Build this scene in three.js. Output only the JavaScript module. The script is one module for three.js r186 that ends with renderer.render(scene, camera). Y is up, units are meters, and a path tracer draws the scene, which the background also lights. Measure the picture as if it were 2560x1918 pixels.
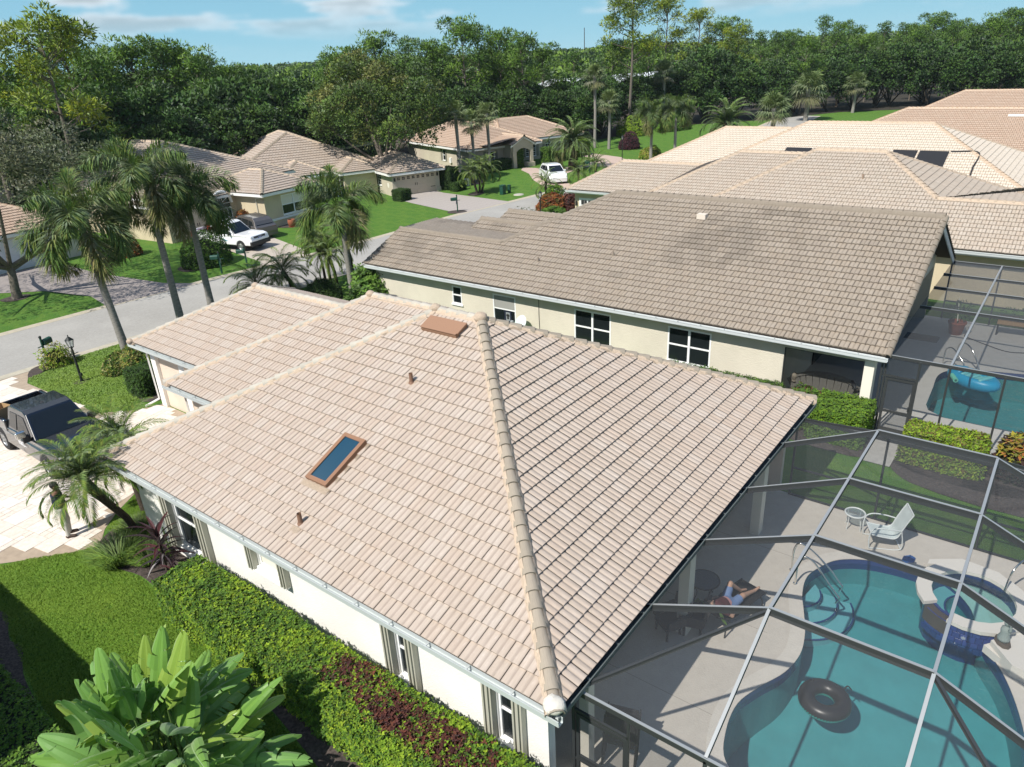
import * as THREE from 'three';
import { mergeGeometries, mergeVertices } from 'three/addons/utils/BufferGeometryUtils.js';
import { RoundedBoxGeometry } from 'three/addons/geometries/RoundedBoxGeometry.js';

// ---------- camera, sky, sun, exposure ----------
const scene = new THREE.Scene();
const V3 = (x, y, z) => new THREE.Vector3(x, y, z);
const D2R = Math.PI / 180;
const camera = new THREE.PerspectiveCamera(55.6, 1024 / 767, 0.5, 6000);
{
  const yaw = 38.39 * D2R, pitch = 24.245 * D2R, roll = -2.92 * D2R;   // a drone hovering over the side yard, lens level but a little rolled
  const fh = V3(Math.cos(yaw), 0, -Math.sin(yaw)), up = V3(0, 1, 0), right = fh.clone().cross(up).normalize();
  const f = fh.clone().multiplyScalar(Math.cos(pitch)).addScaledVector(up, -Math.sin(pitch)), u = right.clone().cross(f);
  const r2 = right.clone().multiplyScalar(Math.cos(roll)).addScaledVector(u, Math.sin(roll));
  const u2 = right.clone().multiplyScalar(-Math.sin(roll)).addScaledVector(u, Math.cos(roll));
  camera.position.set(0, 12.15, 0);
  camera.quaternion.setFromRotationMatrix(new THREE.Matrix4().makeBasis(r2, u2, f.clone().negate()));
}
const EYE = camera.position.clone();
const SUN = V3(-0.64, 0.79, -0.075).normalize();

function hash(x, y, s = 0) { let h = (x * 374761393 + y * 668265263 + s * 1442695041) | 0; h = Math.imul(h ^ (h >>> 13), 1274126177); h ^= h >>> 16; return (h >>> 0) / 4294967296; }
function vnoise(x, y, per, s) {
  const x0 = Math.floor(x), y0 = Math.floor(y), fx = x - x0, fy = y - y0, u = fx * fx * (3 - 2 * fx), v = fy * fy * (3 - 2 * fy);
  const m = (a) => per ? ((a % per) + per) % per : a;
  const a = hash(m(x0), m(y0), s), b = hash(m(x0 + 1), m(y0), s), c = hash(m(x0), m(y0 + 1), s), d = hash(m(x0 + 1), m(y0 + 1), s);
  return a + (b - a) * u + (c - a) * v + (a - b - c + d) * u * v;
}
function fbm(x, y, per, oct, s = 0) { let t = 0, a = 0.5, n = 0; for (let i = 0; i < oct; i++) { t += a * vnoise(x, y, per, s + i * 17); n += a; a *= 0.5; x *= 2; y *= 2; if (per) per *= 2; } return t / n; }
function RNG(seed) { let a = seed >>> 0; return () => { a = (a + 0x6D2B79F5) | 0; let t = Math.imul(a ^ (a >>> 15), 1 | a); t = (t + Math.imul(t ^ (t >>> 7), 61 | t)) ^ t; return ((t ^ (t >>> 14)) >>> 0) / 4294967296; }; }
const sstep = (a, b, x) => { const t = Math.min(1, Math.max(0, (x - a) / (b - a))); return t * t * (3 - 2 * t); };
const mixn = (a, b, t) => a + (b - a) * t;

{ // the sky: pale teal-blue air low down, deeper blue above, scattered cumulus; no sun disc
  const W = 2048, H = 1024, d = new Float32Array(W * H * 4);
  for (let j = 0; j < H; j++) {
    const el = ((j + 0.5) / H - 0.5) * Math.PI, y = Math.sin(el);
    for (let i = 0; i < W; i++) {
      const az = ((i + 0.5) / W - 0.5) * 2 * Math.PI, x = Math.cos(az) * Math.cos(el), z = Math.sin(az) * Math.cos(el);
      const t = sstep(0, 0.5, Math.max(0, y)), low = Math.exp(-Math.max(0, y) * 22);
      const br = 1 + 0.36 * (1 - sstep(0.05, 0.35, Math.max(0, y))); let r = (mixn(0.235, 0.07, t) + 0.10 * low) * br, g = (mixn(0.49, 0.21, t) + 0.10 * low) * br, b = (mixn(0.64, 0.50, t) + 0.06 * low) * br;
      const cs = Math.max(0, x * SUN.x + y * SUN.y + z * SUN.z), glow = Math.pow(cs, 24) * 0.5 + Math.pow(cs, 4) * 0.08;
      r += glow; g += glow; b += glow;
      if (y > 0.002) {
        // cumulus deck: noise on a plane above, so that clouds flatten towards the horizon
        const k = 1 / (y + 0.10), px = x * k * 1.55 + 7.3, pz = z * k * 1.55 + 2.9;
        let n = fbm(px, pz, 0, 6, 5) + 0.16 * (fbm(px * 5, pz * 5, 0, 4, 31) - 0.5);
        const wide = vnoise(px * 0.35 + 3.7, pz * 0.35 + 1.2, 0, 77);
        const c = sstep(0.50, 0.66, n + (wide - 0.5) * 0.24) * sstep(0.012, 0.075, y);
        const thick = sstep(0.60, 0.80, n + (wide - 0.5) * 0.24), lit = mixn(1.05, 0.62, thick) + 0.30 * Math.pow(cs, 3);
        const a = c * 0.78;
        r = mixn(r, lit * 0.93, a); g = mixn(g, lit * 1.0, a); b = mixn(b, lit * 1.06, a);
      }
      if (y < 0) { const q = sstep(0, -0.12, y); r = mixn(r, 0.13, q); g = mixn(g, 0.15, q); b = mixn(b, 0.11, q); }
      const o = (j * W + i) * 4, q = 0.62; d[o] = r * q; d[o + 1] = g * q; d[o + 2] = b * q; d[o + 3] = 1;
    }
  }
  const sky = new THREE.DataTexture(d, W, H, THREE.RGBAFormat, THREE.FloatType);
  sky.mapping = THREE.EquirectangularReflectionMapping; sky.magFilter = THREE.LinearFilter; sky.needsUpdate = true;
  scene.background = sky; scene.environment = sky;
}
const sun = new THREE.DirectionalLight(new THREE.Color(1.0, 0.95, 0.87), 4.4);
sun.name = 'sun'; sun.position.copy(SUN).multiplyScalar(120).add(V3(40, 0, -30)); sun.target.position.set(40, 0, -30);
sun.castShadow = true; sun.shadow.mapSize.set(4096, 4096);
Object.assign(sun.shadow.camera, { left: -120, right: 120, top: 120, bottom: -120, near: 1, far: 400 });
scene.add(sun, sun.target);
scene.fog = new THREE.FogExp2(new THREE.Color(0.62, 0.74, 0.80), 0.00011);

const renderer = new THREE.WebGLRenderer({ antialias: true });
renderer.setSize(1024, 767); renderer.shadowMap.enabled = true;
renderer.toneMapping = THREE.LinearToneMapping; renderer.toneMappingExposure = 1.42;

// ---------- naming and grouping ----------
const taken = new Map();
function numbered(name) { const n = taken.get(name) ?? 0; taken.set(name, n + 1); return n ? name + '_' + String(n).padStart(3, '0') : name; }
function tag(o, label, category, group) { o.userData.label = label; o.userData.category = category; if (group) o.userData.group = group; return o; }
function thing(name, label, category, pos = [0, 0, 0], turn = 0, group) {
  const o = new THREE.Group(); o.name = numbered(name); o.position.set(...pos); o.rotation.y = turn; scene.add(o);
  return tag(o, label, category, group);
}
function part(name, geo, mat, parent) {
  const m = new THREE.Mesh(Array.isArray(geo) ? merged(geo) : geo, mat); m.name = name; m.castShadow = m.receiveShadow = true;
  if (parent) parent.add(m); return m;
}
function struct(name, geo, mat) { const m = part(numbered(name), geo, mat, scene); m.userData.kind = 'structure'; return m; }
function copyOf(o, label, pos, turn = 0, scale = 1) {
  const c = o.clone(); c.name = numbered(o.name.replace(/_\d{3}$/, '')); scene.add(c); c.userData = { ...o.userData };
  if (label) c.userData.label = label; c.position.set(...pos); c.rotation.y = turn; c.scale.setScalar(scale); return c;
}

// ---------- geometry helpers ----------
function plain(g) { g = g.index ? g.toNonIndexed() : g; for (const k of Object.keys(g.attributes)) if (!['position', 'normal', 'uv', 'color'].includes(k)) g.deleteAttribute(k); return g; }
function merged(list) {
  list = list.filter(Boolean).map(plain);
  const col = list.some((g) => g.attributes.color), uv = list.every((g) => g.attributes.uv);
  for (const g of list) { if (!uv) g.deleteAttribute('uv'); if (col && !g.attributes.color) g.setAttribute('color', new THREE.BufferAttribute(new Float32Array(g.attributes.position.count * 3).fill(1), 3)); }
  return mergeGeometries(list);
}
// a box from its lower and upper corners, uv in metres
function bx(x0, y0, z0, x1, y1, z1) {
  const g = new THREE.BoxGeometry(Math.abs(x1 - x0), Math.abs(y1 - y0), Math.abs(z1 - z0)); g.translate((x0 + x1) / 2, (y0 + y1) / 2, (z0 + z1) / 2); return metreUV(g);
}
function rbx(x0, y0, z0, x1, y1, z1, r = 0.02, s = 2) {
  const g = new RoundedBoxGeometry(Math.abs(x1 - x0), Math.abs(y1 - y0), Math.abs(z1 - z0), s, r); g.translate((x0 + x1) / 2, (y0 + y1) / 2, (z0 + z1) / 2); return metreUV(g);
}
function metreUV(g) {
  const p = g.attributes.position, n = g.attributes.normal, uv = new Float32Array(p.count * 2);
  for (let i = 0; i < p.count; i++) {
    const ax = Math.abs(n.getX(i)), ay = Math.abs(n.getY(i)), az = Math.abs(n.getZ(i));
    if (ay >= ax && ay >= az) { uv[2 * i] = p.getX(i); uv[2 * i + 1] = p.getZ(i); } else if (ax >= az) { uv[2 * i] = p.getZ(i); uv[2 * i + 1] = p.getY(i); } else { uv[2 * i] = p.getX(i); uv[2 * i + 1] = p.getY(i); }
  }
  g.setAttribute('uv', new THREE.BufferAttribute(uv, 2)); return g;
}
// a straight bar of w × h section from a to b
function bar(a, b, w, h = w, up = V3(0, 1, 0), bev = 0) {
  a = a.isVector3 ? a : V3(...a); b = b.isVector3 ? b : V3(...b);
  const d = b.clone().sub(a), L = d.length(), g = bev ? new RoundedBoxGeometry(w, h, L, 1, bev) : new THREE.BoxGeometry(w, h, L);
  d.normalize(); let x = up.clone().cross(d); if (x.length() < 1e-4) x = V3(1, 0, 0).cross(d); x.normalize(); const y = d.clone().cross(x);
  metreUV(g); g.applyMatrix4(new THREE.Matrix4().makeBasis(x, y, d).setPosition(a.clone().add(b).multiplyScalar(0.5))); return g;
}
function tube(pts, r, seg = 8, tseg, closed = false) { const c = new THREE.CatmullRomCurve3(pts.map((p) => p.isVector3 ? p : V3(...p)), closed, 'centripetal'); return new THREE.TubeGeometry(c, tseg ?? Math.max(6, pts.length * 4), r, seg, closed); }
function cyl(r0, r1, h, seg, x = 0, y = 0, z = 0) { const g = new THREE.CylinderGeometry(r1, r0, h, seg); g.translate(x, y + h / 2, z); return g; }
function lathe(pts, seg = 24) { return new THREE.LatheGeometry(pts.map(([r, y]) => new THREE.Vector2(r, y)), seg); }
// a tapering limb along points with radii, uv in metres
function limb(pts, radii, seg = 8) {
  pts = pts.map((p) => p.isVector3 ? p : V3(...p)); const pos = [], uv = [], idx = []; let len = 0, px = V3(1, 0, 0);
  for (let i = 0; i < pts.length; i++) {
    const d = pts[Math.min(i + 1, pts.length - 1)].clone().sub(pts[Math.max(i - 1, 0)]).normalize();
    let x = px.clone().addScaledVector(d, -px.dot(d)); if (x.length() < 1e-3) x = V3(0, 0, 1).cross(d); x.normalize(); px = x; const y = d.clone().cross(x);
    if (i) len += pts[i].distanceTo(pts[i - 1]);
    for (let k = 0; k <= seg; k++) { const a = k / seg * 2 * Math.PI, p = pts[i].clone().addScaledVector(x, Math.cos(a) * radii[i]).addScaledVector(y, Math.sin(a) * radii[i]); pos.push(p.x, p.y, p.z); uv.push(k / seg * 6.28 * radii[0], len); }
    if (i) for (let k = 0; k < seg; k++) { const a = (i - 1) * (seg + 1) + k, b = a + seg + 1; idx.push(a, a + 1, b, b, a + 1, b + 1); }
  }
  const g = new THREE.BufferGeometry(); g.setAttribute('position', new THREE.Float32BufferAttribute(pos, 3)); g.setAttribute('uv', new THREE.Float32BufferAttribute(uv, 2)); g.setIndex(idx); g.computeVertexNormals(); return g;
}
// a flat sheet at height y with an outline in x, z and optional holes; uv in metres
function sheet(outline, y, holes = [], thick = 0) {
  const s = new THREE.Shape(outline.map(([x, z]) => new THREE.Vector2(x, -z))); for (const h of holes) s.holes.push(new THREE.Path(h.map(([x, z]) => new THREE.Vector2(x, -z))));
  const g = thick ? new THREE.ExtrudeGeometry(s, { depth: thick, bevelEnabled: false, steps: 1 }) : new THREE.ShapeGeometry(s); g.rotateX(-Math.PI / 2); g.translate(0, thick ? y - thick : y, 0); g.computeVertexNormals(); return thick ? metreUV(plain(g)) : metreUV(g);
}
function smoothLine(pts, n = 8, closed = true) { const c = new THREE.CatmullRomCurve3(pts.map(([x, z]) => V3(x, 0, z)), closed, 'centripetal'); return c.getPoints(pts.length * n).slice(0, closed ? -1 : undefined).map((p) => [p.x, p.z]); }
// triangles by hand
class Tri {
  constructor() { this.p = []; this.n = []; this.u = []; this.c = []; }
  v(p, n, u, c) { this.p.push(p[0], p[1], p[2]); this.n.push(n[0], n[1], n[2]); this.u.push(u[0], u[1]); if (c) this.c.push(c[0], c[1], c[2]); }
  geo() { // windings follow the normals
    for (let i = 0; i < this.p.length; i += 9) {
      const [ax, ay, az, bx, by, bz, cx, cy, cz] = this.p.slice(i, i + 9), ux = bx - ax, uy = by - ay, uz = bz - az, vx = cx - ax, vy = cy - ay, vz = cz - az;
      const d = (uy * vz - uz * vy) * this.n[i] + (uz * vx - ux * vz) * this.n[i + 1] + (ux * vy - uy * vx) * this.n[i + 2];
      if (d < 0) { const k = i / 9 * 6; for (const [a, w, at] of [[this.p, 3, i], [this.n, 3, i], [this.u, 2, k], ...(this.c.length ? [[this.c, 3, i]] : [])]) for (let q = 0; q < w; q++) { const t = a[at + w + q]; a[at + w + q] = a[at + 2 * w + q]; a[at + 2 * w + q] = t; } }
    }
    const g = new THREE.BufferGeometry(); g.setAttribute('position', new THREE.Float32BufferAttribute(this.p, 3)); g.setAttribute('normal', new THREE.Float32BufferAttribute(this.n, 3)); g.setAttribute('uv', new THREE.Float32BufferAttribute(this.u, 2)); if (this.c.length) g.setAttribute('color', new THREE.Float32BufferAttribute(this.c, 3)); return g; }
}

// ---------- textures and materials ----------
function tex(n, fn, { srgb = false, rep = [1, 1] } = {}) {
  const d = new Uint8Array(n * n * 4);
  for (let j = 0; j < n; j++) for (let i = 0; i < n; i++) { const c = fn(i / n, j / n), o = (j * n + i) * 4; for (let k = 0; k < 3; k++) d[o + k] = Math.max(0, Math.min(255, Math.round((Array.isArray(c) ? c[k] : c) * 255))); d[o + 3] = 255; }
  const t = new THREE.DataTexture(d, n, n); t.wrapS = t.wrapT = THREE.RepeatWrapping; t.magFilter = THREE.LinearFilter; t.minFilter = THREE.LinearMipmapLinearFilter; t.generateMipmaps = true; if (srgb) t.colorSpace = THREE.SRGBColorSpace; t.repeat.set(...rep); t.needsUpdate = true; return t;
}
function rp(t, x, y = x) { const c = t.clone(); c.repeat.set(x, y); c.needsUpdate = true; return c; }
const lin = (r, g, b) => new THREE.Color().setRGB(r, g, b);
function mat(c, rough = 0.8, o = {}) { return new THREE.MeshStandardMaterial({ color: Array.isArray(c) ? lin(...c) : new THREE.Color(c), roughness: rough, side: THREE.DoubleSide, ...o }); }
function pmat(c, rough = 0.8, o = {}) { return new THREE.MeshPhysicalMaterial({ color: Array.isArray(c) ? lin(...c) : new THREE.Color(c), roughness: rough, side: THREE.DoubleSide, ...o }); }

const T = {
  mott: tex(512, (u, v) => 0.70 + 0.30 * fbm(u * 8, v * 8, 8, 6, 3)),
  soft: tex(256, (u, v) => 0.80 + 0.20 * fbm(u * 4, v * 4, 4, 4, 13)),
  streak: tex(512, (u, v) => { const s = fbm(u * 48, v * 5, 48, 3, 21), m = fbm(u * 6, v * 6, 6, 5, 5), w = sstep(0.66, 0.86, fbm(u * 30, v * 6, 30, 4, 51)); return [0.80 + 0.16 * s + 0.10 * (m - 0.5) + 0.10 * w, 0.79 + 0.16 * s + 0.11 * (m - 0.5) + 0.12 * w, 0.78 + 0.16 * s + 0.12 * (m - 0.5) + 0.15 * w]; }),
  bumpy: tex(512, (u, v) => fbm(u * 32, v * 32, 32, 4, 7)),
  stucco: tex(512, (u, v) => 0.6 * sstep(0.35, 0.7, fbm(u * 40, v * 40, 40, 3, 9)) + 0.4 * fbm(u * 100, v * 100, 100, 2, 2)),
  grass: tex(1024, (u, v) => { const m = fbm(u * 6, v * 6, 6, 5, 4), f = fbm(u * 170, v * 170, 170, 3, 14), k = 0.42 + 0.62 * f, y = sstep(0.35, 0.75, m); return [(0.66 + 0.34 * y) * k, (0.86 + 0.14 * y) * k, (0.62 + 0.3 * y) * k]; }),
  grassB: tex(512, (u, v) => fbm(u * 90, v * 90, 90, 3, 8)),
  road: tex(512, (u, v) => { const g = fbm(u * 120, v * 120, 120, 2, 6), m = fbm(u * 5, v * 5, 5, 5, 16); return 0.70 + 0.22 * m + 0.16 * (g - 0.5); }),
  speck: tex(512, (u, v) => { const g = fbm(u * 150, v * 150, 150, 2, 41), m = fbm(u * 6, v * 6, 6, 5, 43); return 0.80 + 0.13 * m - 0.20 * sstep(0.66, 0.80, g); }),
  bark: tex(256, (u, v) => 0.35 + 0.65 * fbm(u * 10, v * 24, 10, 4, 61)),
  water: tex(512, (u, v) => { const e = 0.004, h = (a, b) => fbm(a * 9, b * 9, 9, 4, 71) + 0.4 * fbm(a * 26, b * 26, 26, 2, 73); const dx = (h(u + e, v) - h(u - e, v)) / e * 0.010, dy = (h(u, v + e) - h(u, v - e)) / e * 0.010; const l = Math.hypot(dx, dy, 1); return [0.5 - dx / l / 2, 0.5 - dy / l / 2, 0.5 + 0.5 / l]; }),
  mulch: tex(256, (u, v) => 0.25 + 0.75 * Math.pow(fbm(u * 30, v * 30, 30, 4, 81), 1.6)),
};
const M = {
  stuccoWhite: mat([0.90, 0.885, 0.845], 0.92, { map: rp(T.soft, 0.4), bumpMap: rp(T.stucco, 1.2), bumpScale: 0.004 }),
  stuccoPeach: mat([0.74, 0.62, 0.51], 0.92, { map: rp(T.soft, 0.4), bumpMap: rp(T.stucco, 1.2), bumpScale: 0.004 }),
  stuccoCream: mat([0.70, 0.65, 0.54], 0.92, { map: rp(T.soft, 0.35), bumpMap: rp(T.stucco, 1.0), bumpScale: 0.007 }),
  stuccoYellow: mat([0.62, 0.53, 0.37], 0.92, { map: rp(T.soft, 0.35), bumpMap: rp(T.stucco, 1), bumpScale: 0.004 }),
  stuccoTan: mat([0.55, 0.49, 0.39], 0.92, { map: rp(T.soft, 0.35), bumpMap: rp(T.stucco, 1), bumpScale: 0.004 }),
  trimWhite: mat([0.78, 0.78, 0.76], 0.5), trimCream: mat([0.70, 0.67, 0.58], 0.6), shutter: mat([0.42, 0.41, 0.34], 0.55), vinyl: mat([0.82, 0.83, 0.83], 0.35),
  glassDark: pmat([0.012, 0.016, 0.018], 0.08, { specularIntensity: 1, ior: 1.5 }), screenDark: mat([0.018, 0.019, 0.02], 0.55),
  gutter: mat([0.56, 0.60, 0.60], 0.4, { metalness: 0.25 }), gutterDark: mat([0.10, 0.12, 0.12], 0.6), soffit: mat([0.62, 0.60, 0.54], 0.8),
  alumGrey: mat([0.040, 0.044, 0.046], 0.5, { metalness: 0.2 }), alumTop: mat([0.36, 0.375, 0.375], 0.4, { metalness: 0.4 }),
  chrome: mat([0.75, 0.74, 0.70], 0.18, { metalness: 1 }),
  mulch: mat([0.115, 0.090, 0.078], 1, { map: rp(T.mulch, 0.7), bumpMap: rp(T.mulch, 0.7), bumpScale: 0.03 }),
  bark: mat([0.20, 0.17, 0.14], 0.95, { map: rp(T.bark, 1, 0.7), bumpMap: rp(T.bark, 1, 0.7), bumpScale: 0.02 }),
  palmBark: mat([0.34, 0.32, 0.29], 0.9, { map: rp(T.bark, 0.5, 2.2), bumpMap: rp(T.bark, 0.5, 2.2), bumpScale: 0.01 }),
  darkBark: mat([0.085, 0.065, 0.048], 1, { map: rp(T.bark, 2, 2), bumpMap: rp(T.bark, 2, 2), bumpScale: 0.03 }),
  black: mat([0.02, 0.02, 0.021], 0.6),
};
// ---------- clay-coloured concrete roof tiles ----------
const TW = 0.302, TE = 0.352;                                       // cover width and exposure of one tile
const tilePalette = {
  pink: [[0.464, 0.385, 0.321], [0.471, 0.393, 0.329], [0.457, 0.379, 0.314], [0.478, 0.401, 0.338], [0.468, 0.383, 0.315], [0.485, 0.414, 0.354]],
  grey: [[0.319, 0.271, 0.217], [0.326, 0.278, 0.224], [0.311, 0.264, 0.211], [0.334, 0.286, 0.232], [0.323, 0.271, 0.214], [0.307, 0.26, 0.21]],
  buff: [[0.463, 0.396, 0.324], [0.473, 0.406, 0.335], [0.455, 0.386, 0.317], [0.481, 0.416, 0.347], [0.468, 0.394, 0.32], [0.45, 0.388, 0.32]],
  pale: [[0.703, 0.616, 0.506], [0.709, 0.625, 0.519], [0.694, 0.606, 0.496], [0.719, 0.637, 0.531], [0.703, 0.61, 0.5], [0.709, 0.623, 0.519]],
  rose: [[0.527, 0.391, 0.295], [0.536, 0.404, 0.307], [0.517, 0.383, 0.288], [0.546, 0.415, 0.32], [0.527, 0.386, 0.291], [0.522, 0.395, 0.301]],
};
const capColor = { pink: [0.335, 0.290, 0.232], grey: [0.25, 0.213, 0.170], buff: [0.42, 0.34, 0.262], pale: [0.50, 0.385, 0.28], rose: [0.45, 0.315, 0.22], light: [0.46, 0.43, 0.37] };
const tileMatBase = { roughness: 0.88, side: THREE.DoubleSide, map: rp(T.streak, 0.9), bumpMap: rp(T.bumpy, 1.1), bumpScale: 0.0025 };
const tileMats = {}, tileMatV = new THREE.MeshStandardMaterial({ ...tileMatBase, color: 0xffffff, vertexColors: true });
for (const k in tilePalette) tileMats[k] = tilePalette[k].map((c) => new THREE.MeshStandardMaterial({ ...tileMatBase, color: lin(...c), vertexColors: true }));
const capMats = {}; for (const k in capColor) capMats[k] = [0.94, 1, 1.06].map((q) => mat(capColor[k].map((v) => v * q), 0.9, { map: rp(T.streak, 1.3), bumpMap: rp(T.bumpy, 1.2), bumpScale: 0.004 }));
const mortarMat = mat([0.60, 0.475, 0.36], 0.95, { map: rp(T.mott, 2), bumpMap: rp(T.bumpy, 2), bumpScale: 0.02 });
const underMat = mat([0.06, 0.048, 0.038], 0.95);

// One tile in its own axes: x across, y up the slope from the front edge, z off the roof. Two rolls, front edge raised over the course below.
const tileCache = {};
function tileTris(seg, amp, lift) {
  const key = seg + '_' + amp; const grooveShade = (x) => { const f = (x / TW * 2) % 1, d = Math.min(f, 1 - f); return 0.70 + 0.30 * sstep(0.03, 0.17, d); }; if (tileCache[key]) return tileCache[key];  // shade in the grooves between rolls, painted into the vertex colour
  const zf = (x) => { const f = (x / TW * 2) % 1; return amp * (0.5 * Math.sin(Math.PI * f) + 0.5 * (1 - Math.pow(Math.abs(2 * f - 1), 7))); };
  const xs = [], L = TE + 0.012; if (seg > 8) for (const h of [0, 1]) for (const f of [0.05, 0.11, 0.26, 0.5, 0.74, 0.89, ...(h ? [0.955] : [])]) xs.push((h + f) * TW / 2); else for (let i = 0; i <= seg; i++) xs.push(i / seg * (TW - 0.013) + 0.0065); seg = xs.length - 1;
  const P = (x, y) => [x, y, zf(Math.min(x, TW - 1e-4)) + lift * (1 - y / L) + 0.006];
  const N = (x) => { const e = TW / seg / 2, d = (zf(Math.min(x + e, TW - 1e-4)) - zf(Math.max(x - e, 0))) / (2 * e), l = Math.hypot(d, lift / L, 1); return [-d / l, lift / L / l, 1 / l]; };
  const out = [];
  for (let i = 0; i < seg; i++) {
    const a = xs[i], b = xs[i + 1], na = N(a), nb = N(b);
    const q = [[P(a, 0), na, grooveShade(a)], [P(b, 0), nb, grooveShade(b)], [P(b, L), nb, grooveShade(b)], [P(a, L), na, grooveShade(a)]];
    out.push([q[0], q[1], q[2]], [q[0], q[2], q[3]]);
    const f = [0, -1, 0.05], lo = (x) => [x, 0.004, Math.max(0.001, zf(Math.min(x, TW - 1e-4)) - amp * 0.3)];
    out.push([[lo(a), f, 0.55], [lo(b), f, 0.55], [P(b, 0), f, 0.9]], [[lo(a), f, 0.55], [P(b, 0), f, 0.9], [P(a, 0), f, 0.9]]);  // painted shade again, deepest along the foot of the front lip
  }
  return (tileCache[key] = out);
}
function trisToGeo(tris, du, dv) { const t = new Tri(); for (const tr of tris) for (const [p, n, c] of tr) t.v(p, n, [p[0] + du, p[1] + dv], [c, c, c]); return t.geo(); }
const tileVariants = {};
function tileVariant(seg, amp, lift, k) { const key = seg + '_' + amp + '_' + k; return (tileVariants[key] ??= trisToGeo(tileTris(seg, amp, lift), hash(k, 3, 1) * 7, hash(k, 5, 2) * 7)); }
function clipTri(tri, lines) {
  let poly = tri;
  for (const [a, b, c] of lines) {
    const out = [];
    for (let i = 0; i < poly.length; i++) {
      const A = poly[i], B = poly[(i + 1) % poly.length], da = a * A[0][0] + b * A[0][1] + c, db = a * B[0][0] + b * B[0][1] + c;
      if (da >= 0) out.push(A);
      if ((da >= 0) !== (db >= 0)) { const t = da / (da - db); out.push([A[0].map((v, k) => v + (B[0][k] - v) * t), A[1].map((v, k) => v + (B[1][k] - v) * t), A[2] + (B[2] - A[2]) * t]); }
    }
    poly = out; if (poly.length < 3) return [];
  }
  const r = []; for (let i = 1; i + 1 < poly.length; i++) r.push([poly[0], poly[i], poly[i + 1]]); return r;
}
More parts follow.
